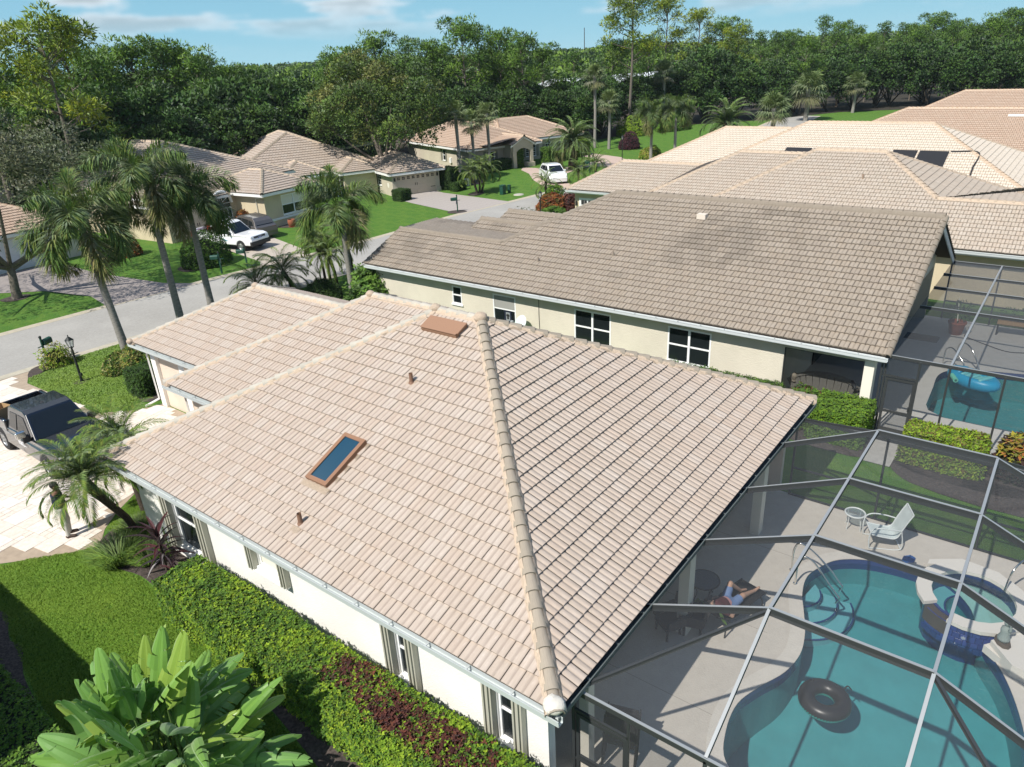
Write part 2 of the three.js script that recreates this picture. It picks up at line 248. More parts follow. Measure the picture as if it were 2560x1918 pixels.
// The roofs of one house are collected here: whole tiles that show largest become meshes of their own, the rest one part.
class Roof {
  constructor(parent, palette, o = {}) { this.group = new THREE.Group(); this.group.name = 'roof'; parent.add(this.group); this.pal = palette; this.o = { seg: 10, amp: 0.024, lift: 0.044, single: 300, stain: 0, ...o }; this.whole = []; this.cut = new Tri(); this.under = []; this.rnd = RNG(o.seed ?? 11); this.caps = 0; this.mortar = []; }
  // pts: a flat convex outline, its first edge the eave (or any level line), counter-clockwise seen from above
  face(pts, o = {}) {
    pts = pts.map((p) => V3(...p)); const u = pts[1].clone().sub(pts[0]).setY(0).normalize();
    let n = V3(0, 0, 0); for (let i = 0; i < pts.length; i++) { const a = pts[i], b = pts[(i + 1) % pts.length]; n.x += (a.y - b.y) * (a.z + b.z); n.y += (a.z - b.z) * (a.x + b.x); n.z += (a.x - b.x) * (a.y + b.y); }
    n.normalize(); if (n.y < 0) { n.negate(); u.negate(); }
    const v = n.clone().cross(u).normalize(), O = o.origin ? V3(...o.origin) : pts[0]; if (v.y < 0) { v.negate(); u.negate(); }
    const q = pts.map((p) => { const d = p.clone().sub(O); return [d.dot(u), d.dot(v)]; });
    let area = 0; q.forEach((p, i) => { const b = q[(i + 1) % q.length]; area += p[0] * b[1] - b[0] * p[1]; }); if (area < 0) q.reverse();
    const lines = q.map((p, i) => { const b = q[(i + 1) % q.length], dx = b[0] - p[0], dy = b[1] - p[1], l = Math.hypot(dx, dy); return [-dy / l, dx / l, (dy * p[0] - dx * p[1]) / l]; });
    const M4 = new THREE.Matrix4().makeBasis(u, v, n), g = new THREE.BufferGeometry(), fp = []; for (let i = 1; i + 1 < pts.length; i++) fp.push(pts[0], pts[i], pts[i + 1]);
    const off = n.clone().multiplyScalar(-0.012);
    g.setFromPoints(fp.map((p) => p.clone().add(off))); g.computeVertexNormals(); this.under.push(g);
    const xs = q.map((p) => p[0]), ys = q.map((p) => p[1]), y0 = Math.min(...ys), j1 = Math.ceil((Math.max(...ys) - y0) / TE), i0 = Math.floor(Math.min(...xs) / TW) - 1, i1 = Math.ceil(Math.max(...xs) / TW) + 1;
    const shift = o.shift ?? 0;
    for (let j = -0; j < j1; j++) for (let i = i0; i < i1; i++) {
      const cx = i * TW + (j % 2 ? TW / 2 : 0) + shift, cy = y0 + j * TE - (j ? 0 : 0.0), corners = [[cx, cy + 1e-4], [cx + TW, cy + 1e-4], [cx + TW, cy + TE], [cx, cy + TE]];
      let inside = true, outside = false;
      for (const [a, b, c] of lines) { const s = corners.map((p) => a * p[0] + b * p[1] + c); if (s.some((d) => d < -0.004)) inside = false; if (s.every((d) => d < 0)) outside = true; }
      if (outside) continue;
      const org = O.clone().addScaledVector(u, cx).addScaledVector(v, cy);
      const tone = Math.floor(this.rnd() * 6), k = Math.floor(this.rnd() * 8);
      org.addScaledVector(n, (this.rnd() - 0.5) * 0.006);
      if (inside) this.whole.push({ org, M4, tone, k, d: org.distanceTo(EYE) });
      else {
        const local = lines.map(([a, b, c]) => [a, b, a * cx + b * cy + c + 0.004]);
        for (const tri of tileTris(this.o.seg, this.o.amp, this.o.lift)) for (const t of clipTri(tri, local)) this.emit(t, org, M4, tone, k);
      }
    }
    return { u, v, n };
  }
  emit(t, org, M4, tone, k) {
    const c = tilePalette[this.pal][tone], st = this.stain(org), p = V3(), n = V3();
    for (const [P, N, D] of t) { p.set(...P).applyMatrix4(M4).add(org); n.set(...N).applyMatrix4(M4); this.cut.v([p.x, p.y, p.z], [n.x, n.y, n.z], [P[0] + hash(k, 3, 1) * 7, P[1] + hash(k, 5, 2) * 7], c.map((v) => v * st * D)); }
  }
  // weathering: mildew that grows in irregular patches on old roofs
  stain(p) { if (!this.o.stain) return 1; const w = fbm(p.z * 0.33 + 9, p.x * 0.5, 0, 4, 91), f = vnoise(p.z * 2.3, p.x * 2.3, 0, 92); return 1 - this.o.stain * sstep(0.5, 0.75, w * 0.75 + f * 0.25); }
  // a row of half-round ridge tiles from a (lower) to b (upper), each lapping the one before, bedded in mortar on both sides
  ridge(a, b, o = {}) {
    a = V3(...a); b = V3(...b); const r = o.r ?? 0.135, step = o.step ?? 0.37, d = b.clone().sub(a), L = d.length(); d.normalize();
    const side = V3(0, 1, 0).cross(d).normalize(), up = d.clone().cross(side).normalize(), n = Math.max(1, Math.round(L / step)), s = L / n;
    const key = 'cap' + r + '_' + s.toFixed(3), geo = (tileVariants[key] ??= capGeo(r, s + 0.05));
    const B = new THREE.Matrix4().makeBasis(side, up, d);
    for (let i = 0; i < n; i++) {
      const m = part('ridge_tile', geo, capMats[o.cap ?? this.pal][Math.floor(this.rnd() * 3)], this.group);
      const p = a.clone().addScaledVector(d, i * s - (o.over ?? 0)).addScaledVector(up, o.up ?? 0.0);
      m.matrix.copy(B).setPosition(p); m.matrix.decompose(m.position, m.quaternion, m.scale); m.rotateZ((this.rnd() - 0.5) * 0.05); m.rotateY((this.rnd() - 0.5) * 0.02);
    }
    const seg = Math.ceil(L / 0.12);
    for (const sg of o.sides ?? [-1, 1]) { // an uneven bead of mortar
      const pos = [], idx = [];
      for (let i = 0; i <= seg; i++) {
        const c = a.clone().addScaledVector(d, i / seg * L), w = r + 0.02 + 0.03 * vnoise(i * 0.9, sg * 3 + a.x, 0, 5), sl = o.slope ?? 0.30;
        for (const [k, h] of [[r * 0.72, 0.115], [r * 0.95, 0.07 + 0.02 * vnoise(i * 1.7, sg + a.z, 0, 8)], [w, 0.02], [w + 0.01, -0.06]]) { const p = c.clone().addScaledVector(side, sg * k).addScaledVector(up, (o.up ?? 0) + h - sl * k * 0.55 - 0.025); pos.push(p.x, p.y, p.z); }
        if (i) for (let k = 0; k < 3; k++) { const A = (i - 1) * 4 + k, C = A + 4; idx.push(A, A + 1, C, C, A + 1, C + 1); }
      }
      const g = new THREE.BufferGeometry(); g.setAttribute('position', new THREE.Float32BufferAttribute(pos, 3)); g.setIndex(idx); g.computeVertexNormals(); metreUV(g); this.mortar.push(g);
    }
  }
  done() {
    this.whole.sort((a, b) => a.d - b.d); const { seg, amp, lift, single } = this.o;
    const tris = tileTris(seg, amp, lift);
    this.whole.forEach((t, i) => {
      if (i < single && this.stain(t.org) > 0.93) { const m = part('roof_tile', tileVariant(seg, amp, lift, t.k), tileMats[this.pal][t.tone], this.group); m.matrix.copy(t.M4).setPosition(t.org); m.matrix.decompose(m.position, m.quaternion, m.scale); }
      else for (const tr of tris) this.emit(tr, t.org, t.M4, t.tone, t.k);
    });
    if (this.cut.p.length) part('tile_field', this.cut.geo(), tileMatV, this.group).userData.kind = 'stuff';
    part('underlayment', merged(this.under.map((g) => { g.deleteAttribute('uv'); return g; })), underMat, this.group);
    if (this.mortar.length) part('mortar_bed', merged(this.mortar), this.pal === 'grey' ? capMats.grey[1] : mortarMat, this.group);
    return this.group;
  }
}
function capGeo(r, L) { // half-round, wider at its lower end, with a rolled lip there
  const t = new Tri(), S = 10, P = (k, z, rr) => { const a = Math.PI * (k / S * 1.08 - 0.04); return [Math.cos(a) * rr, Math.sin(a) * rr * 0.92 - 0.035 + (1 - z / L) * 0.028, z]; }, N = (k) => { const a = Math.PI * (k / S * 1.08 - 0.04); return [Math.cos(a), Math.sin(a), 0]; };
  for (let k = 0; k < S; k++) {
    const r0 = r * 1.06, r1 = r * 0.94, ri = r0 - 0.022;
    const A = P(k, 0, r0), B = P(k + 1, 0, r0), C = P(k + 1, L, r1), D = P(k, L, r1), a = N(k), b = N(k + 1), f = [0, 0, -1];
    for (const [p, n] of [[A, a], [C, b], [B, b], [A, a], [D, a], [C, b]]) t.v(p, n, [Math.atan2(p[1], p[0]) * r, p[2]]);
    const E = P(k, 0, ri), F = P(k + 1, 0, ri); for (const p of [A, B, F, A, F, E]) t.v(p, f, [p[0], p[1]]);
  }
  return t.geo();
}
// ---------- pieces that houses share ----------
// A wall slab with real openings. axis 'x': the wall runs along z at x = at, outside towards -x when out < 0; axis 'z': along x at z = at.
function wallSlab(axis, at, a0, a1, y0, y1, out, holes = [], thick = 0.2) {
  const s = new THREE.Shape([[a0, y0], [a1, y0], [a1, y1], [a0, y1]].map((p) => new THREE.Vector2(...p)));
  for (const h of holes) { const p = new THREE.Path(); if (h.arch) { const r = (h.a1 - h.a0) / 2; p.moveTo(h.a0, h.y0); p.lineTo(h.a1, h.y0); p.lineTo(h.a1, h.y1 - r); p.absarc((h.a0 + h.a1) / 2, h.y1 - r, r, 0, Math.PI, false); p.lineTo(h.a0, h.y0); } else { p.moveTo(h.a0, h.y0); p.lineTo(h.a1, h.y0); p.lineTo(h.a1, h.y1); p.lineTo(h.a0, h.y1); p.lineTo(h.a0, h.y0); } s.holes.push(p); }
  const g = plain(new THREE.ExtrudeGeometry(s, { depth: thick, bevelEnabled: false, curveSegments: 10 }));
  // shape x -> along, y -> up, depth -> inwards
  const p = g.attributes.position;
  for (let i = 0; i < p.count; i++) { const a = p.getX(i), y = p.getY(i), d = at - out * p.getZ(i); if (axis === 'x') p.setXYZ(i, d, y, a); else p.setXYZ(i, a, y, d); }
  g.computeVertexNormals(); return metreUV(g);
}
// A window set in an opening: frame, meeting rail or mullions, panes. cols x rows panes.
function windowUnit(parent, axis, at, a0, a1, y0, y1, out, { cols = 1, rows = 2, frame = 0.055, matF = M.vinyl, glass = M.glassDark, sill = true, set = 0.07, bars = 0, blind = null, name = 'window' } = {}) {
  const P = (a, y, d) => axis === 'x' ? [at - out * d, y, a] : [a, y, at - out * d];
  const box = (A0, Y0, A1, Y1, d0, d1) => { const p = P(A0, Y0, d0), q = P(A1, Y1, d1); return bx(...p.map((v, i) => Math.min(v, q[i])), ...p.map((v, i) => Math.max(v, q[i]))); };
  const f = [box(a0, y0, a1, y0 + frame, set - 0.03, set + 0.06), box(a0, y1 - frame, a1, y1, set - 0.03, set + 0.06), box(a0, y0 + frame, a0 + frame, y1 - frame, set - 0.03, set + 0.06), box(a1 - frame, y0 + frame, a1, y1 - frame, set - 0.03, set + 0.06)];
  const w = (a1 - a0) / cols, h = (y1 - y0) / rows;
  for (let c = 1; c < cols; c++) f.push(box(a0 + c * w - frame * 0.75, y0 + frame, a0 + c * w + frame * 0.75, y1 - frame, set - 0.028, set + 0.058));
  for (let r = 1; r < rows; r++) for (let c = 0; c < cols; c++) f.push(box(a0 + c * w + frame, y0 + r * h - frame * 0.5, a0 + (c + 1) * w - frame, y0 + r * h + frame * 0.5, set - 0.02, set + 0.05));
  const m = part(name, f, matF, parent);
  for (let c = 0; c < cols; c++) for (let r = 0; r < rows; r++) {
    const A0 = a0 + c * w + frame * 0.8, A1 = a0 + (c + 1) * w - frame * 0.8, Y0 = y0 + r * h + frame * 0.4, Y1 = y0 + (r + 1) * h - frame * 0.4;
    part('pane', box(A0, Y0, A1, Y1, set + 0.01, set + 0.018), glass, m);
    if (blind && (blind === 'all' || r === rows - 1)) part('blind', box(A0 + 0.02, Y0, A1 - 0.02, Y1, set - 0.012, set + 0.004), M.trimCream, m);
    if (bars) { const b = []; for (let k = 1; k < bars; k++) b.push(box(A0 + (A1 - A0) * k / bars - 0.012, Y0, A0 + (A1 - A0) * k / bars + 0.012, Y1, set - 0.01, set + 0.005)); b.push(box(A0, (Y0 + Y1) / 2 - 0.012, A1, (Y0 + Y1) / 2 + 0.012, set - 0.012, set + 0.004)); part('glazing_bar', b, matF, m); }
  }
  if (sill) part('sill', box(a0 - 0.06, y0 - 0.07, a1 + 0.06, y0 - 0.003, -0.06, set), matF, m);
  return m;
}
// gutter along an eave: an open trough with a back, floor and rolled front, brackets across it
function gutterRun(a, b, outward, parent, m = M.gutter, hang = 0.9) {
  a = V3(...a); b = V3(...b); const o = V3(...outward).normalize(), d = b.clone().sub(a), L = d.length(), geos = [];
  const q = (s, h) => [a.clone().addScaledVector(o, s).add(V3(0, h, 0)), b.clone().addScaledVector(o, s).add(V3(0, h, 0))];
  geos.push(bar(...q(0.055, -0.115), 0.12, 0.008), bar(...q(0.118, -0.06), 0.008, 0.11), bar(...q(0.122, -0.003), 0.02, 0.012), bar(...q(-0.002, -0.06), 0.008, 0.11));
  const n = Math.floor(L / hang); for (let i = 1; i < n; i++) { const c = a.clone().addScaledVector(d, i / n); geos.push(bar(c.clone().addScaledVector(o, 0.0), c.clone().addScaledVector(o, 0.118), 0.035, 0.014)); }
  const g = part('gutter', geos, m, parent); return g;
}
function downspout(pts, parent, m = M.trimWhite) { const g = []; for (let i = 1; i < pts.length; i++) g.push(bar(pts[i - 1], pts[i], 0.075, 0.055, V3(0.3, 1, 0.2).normalize())); return part('downspout', g, m, parent); }
// ================= ground, road, drives, beds =================
const poolA = smoothLine([[9.2, -2.2], [9.56, -2.98], [10.2, -3.24], [10.96, -3.3], [11.6, -3.1], [12.3, -2.8], [12.98, -2.70], [13.7, -2.82], [14.35, -3.05], [14.95, -3.27], [15.64, -3.36], [16.2, -3.2], [16.66, -2.96], [17.02, -2.49], [17.2, -1.97], [17.28, -1.35], [17.2, -0.6], [16.6, 0.0], [15.9, 0.25], [15.35, 0.5], [14.7, 0.88], [13.85, 1.2], [12.97, 1.4], [11.6, 1.45], [10.2, 1.1], [9.3, 0.2], [8.95, -1.0]], 5);
const poolB = [[26.62, -2.1], [26.98, -2.66], ...smoothLine([[27.4, -2.8], [29.0, -2.86], [30.4, -2.9], [31.0, -2.7], [31.4, -2.3], [32.0, -0.6], [32.2, 0.5], [31.6, 2.0]], 4, false), [26.7, 2.0], [26.7, 0.3]];
{
  const grassMat = mat([0.125, 0.255, 0.022], 1, { map: rp(T.grass, 0.42), bumpMap: rp(T.grassB, 0.5), bumpScale: 0.05 });
  struct('lawn', sheet([[-300, 260], [-300, -700], [1500, -700], [1500, 260]], 0, [poolA, poolB]), grassMat);
  // street: pale worn asphalt between flush concrete edge strips
  const near = [[-40, -36.9], [0, -37.0], [9.7, -37.0], [15.5, -36.75], [30, -36.3], [45, -35.6], [60, -34.9], [75, -34.6], [90, -34.9], [110, -36], [140, -39.5]];
  const far = [[-40, -43.4], [0, -43.5], [13, -43.45], [22.9, -43.0], [35.7, -41.8], [47.2, -41.7], [53, -41.1], [60, -40.6], [72, -40.2], [84, -40.0], [95, -40.6], [112, -42], [142, -45.5]];
  const nl = smoothLine(near, 4, false), fl = smoothLine(far, 4, false);
  struct('road', sheet([...nl, ...fl.slice().reverse()], 0.012), mat([0.385, 0.372, 0.345], 0.95, { map: rp(T.road, 0.11), bumpMap: rp(T.bumpy, 1.5), bumpScale: 0.006 }));
  const strip = (l, a, b) => [...l.map(([x, z]) => [x, z + a]), ...l.slice().reverse().map(([x, z]) => [x, z + b])];
  struct('gutter_strip', sheet(strip(nl, 0.42, -0.12), 0.018), mat([0.47, 0.43, 0.34], 0.95, { map: rp(T.mott, 0.6), bumpMap: rp(T.bumpy, 1), bumpScale: 0.004 }));
  struct('gutter_strip', sheet(strip(fl, 0.1, -0.5), 0.018), mat([0.47, 0.42, 0.32], 0.95, { map: rp(T.mott, 0.6), bumpMap: rp(T.bumpy, 1), bumpScale: 0.004 }));
  // the near drive: pale travertine-look pavers, the ones in view laid singly, the sand bed showing in the joints
  const driveOutline = [[-6, -37.2], [10.75, -36.85], [10.0, -35.1], [10.17, -31.35], [10.28, -29.15], [11.3, -28.0], [12.2, -27.7], [12.2, -22.5], [10.8, -22.4], [10.8, -19.3], [7.4, -19.3], [8.35, -22.1], [7.93, -21.83], [7.2, -21.35], [6.55, -20.75], [6.04, -19.97], [5.5, -20.3], [4.6, -21.1], [3.2, -22.4], [-6, -26]];
  const dr = struct('driveway', sheet(driveOutline, 0.008), mat([0.40, 0.32, 0.24], 1, { map: rp(T.mott, 1) }));
  const inside = (x, z) => { let c = false; for (let i = 0, j = driveOutline.length - 1; i < driveOutline.length; j = i++) { const [a, b] = driveOutline[i], [p, q] = driveOutline[j]; if ((b > z) !== (q > z) && x < (p - a) * (z - b) / (q - b) + a) c = !c; } return c; };
  const pm = [[0.74, 0.665, 0.585], [0.76, 0.69, 0.615], [0.715, 0.64, 0.555], [0.775, 0.715, 0.65], [0.735, 0.65, 0.56]].map((c) => mat(c, 0.9, { map: rp(T.mott, 1.4), bumpMap: rp(T.bumpy, 1.2), bumpScale: 0.004 }));
  const edgeM = mat([0.62, 0.47, 0.29], 0.95, { map: rp(T.mott, 0.8) });
  const rnd = RNG(71), pv = [], rest = [], geoC = {};
  const ang = -0.18, ca = Math.cos(ang), sa = Math.sin(ang), grid = 0.23, occ = new Set();
  for (let j = -90; j < 110; j++) for (let i = -120; i < 120; i++) {
    if (occ.has(i + '_' + j)) continue;
    const opts = [[2, 2], [3, 2], [2, 1], [1, 1], [3, 3], [2, 3]]; let w = 1, hh = 1;
    const pick = opts[Math.floor(rnd() * opts.length)]; let ok = true; for (let a = 0; a < pick[0]; a++) for (let b = 0; b < pick[1]; b++) if (occ.has((i + a) + '_' + (j + b))) ok = false; if (ok) [w, hh] = pick;
    for (let a = 0; a < w; a++) for (let b = 0; b < hh; b++) occ.add((i + a) + '_' + (j + b));
    const lx = (i + w / 2) * grid, lz = (j + hh / 2) * grid, x = 6 + lx * ca - lz * sa, z = -26 + lx * sa + lz * ca;
    const r = Math.hypot(w, hh) * grid / 2; if (![[0, 0], [-r, -r], [r, -r], [-r, r], [r, r]].every(([a, b]) => inside(x + a * 0.5, z + b * 0.5))) continue;
    if (x < 1.5 || z < -36.6) continue;
    pv.push({ x, z, w, h: hh, d: Math.hypot(x, z), y: 0.022 + rnd() * 0.004, m: pm[Math.floor(rnd() * 5)], t: rnd() });
  }
  pv.sort((a, b) => a.d - b.d);
  const geoOf = (p, k) => (geoC[p.w + '_' + p.h + '_' + k] ??= (() => { const g = rbx(-p.w * grid / 2 + 0.006, -0.03, -p.h * grid / 2 + 0.006, p.w * grid / 2 - 0.006, 0, p.h * grid / 2 - 0.006, 0.006, 1), u = g.attributes.uv; for (let q = 0; q < u.count; q++) u.setXY(q, u.getX(q) + hash(k, p.w, 4) * 5, u.getY(q) + hash(k, p.h, 6) * 5); return g; })());
  pv.forEach((p, i) => {
    const g = geoOf(p, Math.floor(p.t * 4));
    if (i < 300) { const m = part('paver', g, p.m, dr); m.position.set(p.x, p.y, p.z); m.rotation.y = -ang; } else { const c = g.clone(); c.rotateY(-ang); c.translate(p.x, p.y, p.z); rest.push([c, p.m]); }
  });
  const byM = new Map(); for (const [g, m] of rest) { if (!byM.has(m)) byM.set(m, []); byM.get(m).push(g); }
  { const gs = [], keys = [...byM.keys()]; keys.forEach((m) => { for (const g of byM.get(m)) { const c = new Float32Array(g.attributes.position.count * 3); for (let i = 0; i < c.length; i += 3) { c[i] = m.color.r; c[i + 1] = m.color.g; c[i + 2] = m.color.b; } const q = plain(g); q.setAttribute('color', new THREE.BufferAttribute(c.slice(0, q.attributes.position.count * 3).fill(0).map((_, k) => [m.color.r, m.color.g, m.color.b][k % 3]), 3)); gs.push(q); } }); if (gs.length) part('paver_field', merged(gs), mat([1, 1, 1], 0.9, { vertexColors: true, map: rp(T.mott, 1.4), bumpMap: rp(T.bumpy, 1.2), bumpScale: 0.004 }), dr).userData.kind = 'stuff'; }
  // other drives and paths
  const dm = (c, s = 1.2) => mat(c, 0.95, { map: rp(T.mott, s), bumpMap: rp(T.bumpy, 2), bumpScale: 0.006 });
  struct('driveway', sheet([[17.5, -43.4], [23.0, -43.0], [21.9, -45.2], [20.9, -52], [20.9, -58.2], [11, -58.2], [6, -54], [6, -52.9], [14.8, -53.4], [17.0, -50.6], [18.0, -46.5]], 0.02), dm([0.30, 0.265, 0.25]));
  struct('driveway', sheet([[27.3, -42.6], [30.6, -42.2], [32.0, -43.6], [33.5, -49.7], [34.3, -56], [29.7, -57], [29.2, -49.1], [28.3, -43.95]], 0.02), dm([0.48, 0.42, 0.355]));
  struct('driveway', sheet([[47.0, -41.9], [53.2, -41.3], [54.4, -50.6], [55.0, -52.3], [50.2, -53.6], [48.9, -49.6]], 0.02), dm([0.40, 0.36, 0.33]));
  struct('driveway', sheet([[60.3, -40.9], [63.3, -40.8], ...smoothLine([[64.3, -43.0], [66.5, -44.6], [70, -45.8], [74.3, -46.0], [75.2, -43.8], [75.2, -40.8]], 4, false), [78.8, -40.8], [79.2, -43.8], [82.6, -46.2], [85, -52.0], [82.5, -52.4], [80.0, -47.9], [75.5, -47.6], [72.0, -48.9], [71.3, -53.2], [69.6, -52.2], [67.6, -49.6], [64.2, -46.6], [61.2, -43.2]], 0.02), dm([0.52, 0.40, 0.335]));
  struct('driveway', sheet([[50, -35.2], [57, -34.9], [56, -30.6], [50, -30.6]], 0.02), dm([0.5, 0.44, 0.37]));
  // planting beds of dark shredded bark
  const bed = (o) => struct('mulch_bed', sheet(smoothLine(o, 4), 0.022), M.mulch);
  bed([[6.0, -20.1], [5.7, -19.2], [6.05, -17.7], [5.98, -16.5], [5.93, -15.3], [6.0, -14.4], [5.75, -13.2], [5.5, -11.8], [5.25, -10.2], [4.9, -8], [4.7, -4.6], [7.2, -4.6], [7.25, -12], [7.25, -19], [7.2, -20.6]]);
  bed([[3.3, -19.4], [3.0, -18.0], [3.1, -17.6], [2.75, -16.6], [2.55, -15.4], [2.2, -13.9], [1.6, -12.5], [0.4, -12.4], [0.4, -19.6]]);
  bed([[10.3, -35.6], [11.3, -36.0], [12.15, -35.98], [12.25, -36.6], [11.6, -36.9], [10.8, -36.72]]); bed([[11.15, -33.3], [11.7, -33.35], [11.75, -32.95], [11.2, -32.85]]);
  bed([[12.4, -32.7], [13.3, -31.7], [15.3, -32.2], [16.2, -33.5], [14.4, -34.5], [12.9, -33.7]]); bed([[11.7, -29.0], [12.2, -28.1], [13.0, -28.3], [13.2, -29.6], [12.3, -29.9]]);
  bed([[6.9, -23.4], [7.6, -22.3], [8.0, -22.3], [8.3, -23.0], [7.6, -23.8]]);
  bed([[14.6, -51.0], [15.5, -51.3], [16.2, -50.7], [15.6, -49.9], [14.8, -50.1]]);
  bed([[24.4, -47.8], [27.4, -48.4], [27.9, -46.6], [26, -45.8], [24.2, -46.3]]); bed([[39.0, -50.2], [40.7, -50.4], [40.9, -48.9], [39.4, -48.5], [38.2, -49.2]]);
  bed([[36.0, -53.0], [37.0, -51.2], [40, -52.6], [44, -54.6], [43.6, -56.4], [38, -55.4]]); bed([[46.9, -42.3], [48.0, -42.0], [48.3, -42.9], [47.5, -43.6], [46.7, -43.1]]);
  bed([[57.5, -53.5], [59.5, -50.6], [61.4, -51.0], [63.8, -54.5], [66.2, -56.6], [66.0, -60], [60, -57]]); bed([[54.3, -46.3], [56.4, -46.9], [56.2, -47.7], [54.4, -47.4]]);
  bed([[22.6, -7.5], [22.5, -3.4], [24.3, -3.4], [24.7, -7], [24.7, -12], [23.9, -12]]); bed([[22.6, -2.95], [22.4, 0.8], [24.5, 1.2], [24.6, -2.9]]); bed([[24, -33.8], [26.4, -31.9], [28.2, -29.5], [26, -28.6], [23.4, -30.6], [22.6, -33]]);
  bed([[22.3, -2.9], [21.6, -2.2], [21.5, 1.2], [22.6, 1.2], [22.7, -2.9]]);
  struct('forest_floor', sheet([[120, -58], [132, -46], [148, -38], [158, -22], [160, 20], [260, 40], [260, -110], [60, -130], [16, -110], [16, -71], [66, -71], [96, -59.5]], 0.03), mat([0.055, 0.045, 0.028], 1, { map: rp(T.mulch, 0.3) }));
  // concrete lip below the neighbour's screen door
  struct('path', sheet([[22.2, -3.75], [24.6, -3.8], [24.6, -2.85], [22.2, -2.9]], 0.03), dm([0.44, 0.43, 0.40]));
}
// ================= the house in the foreground =================
{
  const h = thing('tiled_house', 'white stucco house in the foreground under a pinkish tiled hip roof with skylight', 'house');
  const R = new Roof(h, 'pink', { seg: 10, amp: 0.028, single: 300, seed: 3 });
  const A = [6.72, 2.75, -19.75], C = [6.72, 2.75, -4.78], D = [20.0, 2.75, -4.82], B = [20.0, 2.75, -19.75], P = [13.87, 5.82, -11.93], Q = [13.87, 5.82, -13.44];
  const E1 = [10.33, 2.75, -22.89], E2 = [10.33, 2.75, -19.75], S1 = [15.65, 5.03, -18.16], S2 = [15.65, 5.03, -15.06], E3 = [20.97, 2.75, -22.89], E4 = [20.97, 2.75, -19.75];
  const G1 = [11.75, 2.75, -27.96], G2 = [11.75, 2.75, -22.89], H1 = [15.6, 4.4, -24.74], H2 = [15.6, 4.4, -19.47], G3 = [19.45, 2.75, -27.96], G4 = [19.45, 2.75, -22.89];
  R.face([C, A, Q, P], { shift: 0.11 }); R.face([D, C, P]); R.face([B, D, P, Q]); R.face([A, E2, S2, Q]); R.face([E4, B, Q, S2]);
  R.face([E2, E1, S1, S2]); R.face([E1, G2, H2, S1]); R.face([E3, E4, S2, S1]); R.face([G4, E3, S1, H2]);
  R.face([G2, G1, H1, H2]); R.face([G1, G3, H1]); R.face([G3, G4, H2, H1]);
  R.ridge(C, P, { over: 0.03, up: 0.03 }); const lt = { up: 0.02, cap: 'light' }; R.ridge(A, Q, lt); R.ridge(D, P, { up: 0.02 }); R.ridge(Q, P, lt); R.ridge(B, Q);
  R.ridge(E1, S1, lt); R.ridge(S1, S2, lt); R.ridge(E3, S1); R.ridge(G1, H1, lt); R.ridge(H1, H2, lt); R.ridge(G3, H1);
  R.done();
  // a knob of mortar closes the lower end of the near hip and the peak
  const knob = (x, y, z, r) => { const g = new THREE.SphereGeometry(r, 14, 10), p = g.attributes.position; for (let i = 0; i < p.count; i++) { const q = 0.85 + 0.3 * vnoise(p.getX(i) * 14, p.getY(i) * 14 + p.getZ(i) * 9, 0, 4); p.setXYZ(i, p.getX(i) * q, p.getY(i) * q * 0.7, p.getZ(i) * q); } g.computeVertexNormals(); g.translate(x, y, z); return g; };
  part('mortar_plug', [knob(6.79, 2.83, -4.86, 0.19)], mat([0.74, 0.70, 0.62], 0.95, { bumpMap: rp(T.bumpy, 2), bumpScale: 0.02 }), h);
  part('mortar_plug', [knob(13.83, 5.90, -11.9, 0.2), knob(13.83, 5.90, -13.5, 0.17), knob(15.6, 5.1, -18.2, 0.17), knob(15.55, 4.47, -24.8, 0.16), knob(11.7, 2.82, -27.9, 0.14)], mortarMat, h);
  // walls
  const W1 = { a0: -9.02, a1: -8.60, y0: 0.66, y1: 2.14 }, W2 = { a0: -6.42, a1: -5.98, y0: 0.62, y1: 2.14 }, W3 = { a0: -13.62, a1: -12.62, y0: 1.42, y1: 2.16 }, W4 = { a0: -17.40, a1: -16.05, y0: 0.45, y1: 2.2 };
  part('wall', wallSlab('x', 7.2, -19.25, -5.3, -0.1, 2.62, -1, [W1, W2, W3, W4]), M.stuccoWhite, h);
  part('wall', wallSlab('z', -19.25, 7.4, 10.9, -0.1, 2.62, -1, []), M.stuccoPeach, h);
  part('wall', [wallSlab('x', 10.85, -22.4, -19.25, -0.1, 2.62, -1), wallSlab('z', -22.4, 11.05, 12.3, -0.1, 2.62, -1), wallSlab('x', 12.25, -27.45, -22.4, -0.1, 2.62, -1, [{ a0: -25.0, a1: -22.9, y0: 0.02, y1: 2.3 }]), wallSlab('z', -27.45, 12.45, 19.1, -0.1, 2.62, -1)], M.stuccoPeach, h);
  part('pilaster', [rbx(12.12, -0.05, -27.55, 12.5, 2.6, -27.2, 0.015), rbx(12.12, -0.05, -25.5, 12.4, 2.6, -25.1, 0.015)], M.stuccoWhite, h);
  part('garage_door', bx(12.36, 0.02, -25.0, 12.42, 2.3, -22.9), mat([0.70, 0.55, 0.45], 0.6), h);
  part('wall', [wallSlab('x', 19.5, -22.4, -5.3, -0.1, 2.62, 1), bx(7.4, -0.1, -8.5, 9.2, 2.6, -8.3), bx(9.2, 2.25, -8.5, 19.3, 2.6, -8.3), bx(16.2, -0.1, -8.5, 19.3, 2.25, -8.3)], M.stuccoPeach, h);
  const doors = []; for (let i = 0; i < 4; i++) doors.push(bx(9.2 + i * 1.75, 0.02, -8.44 + (i % 2) * 0.04, 9.2 + (i + 1) * 1.75, 2.25, -8.42 + (i % 2) * 0.04));
  part('glass_door', doors, M.glassDark, h); { const f = []; for (let i = 0; i <= 4; i++) f.push(bx(9.16 + i * 1.75, 0.02, -8.46, 9.24 + i * 1.75, 2.25, -8.36)); part('door_frame', f, M.trimWhite, h); }
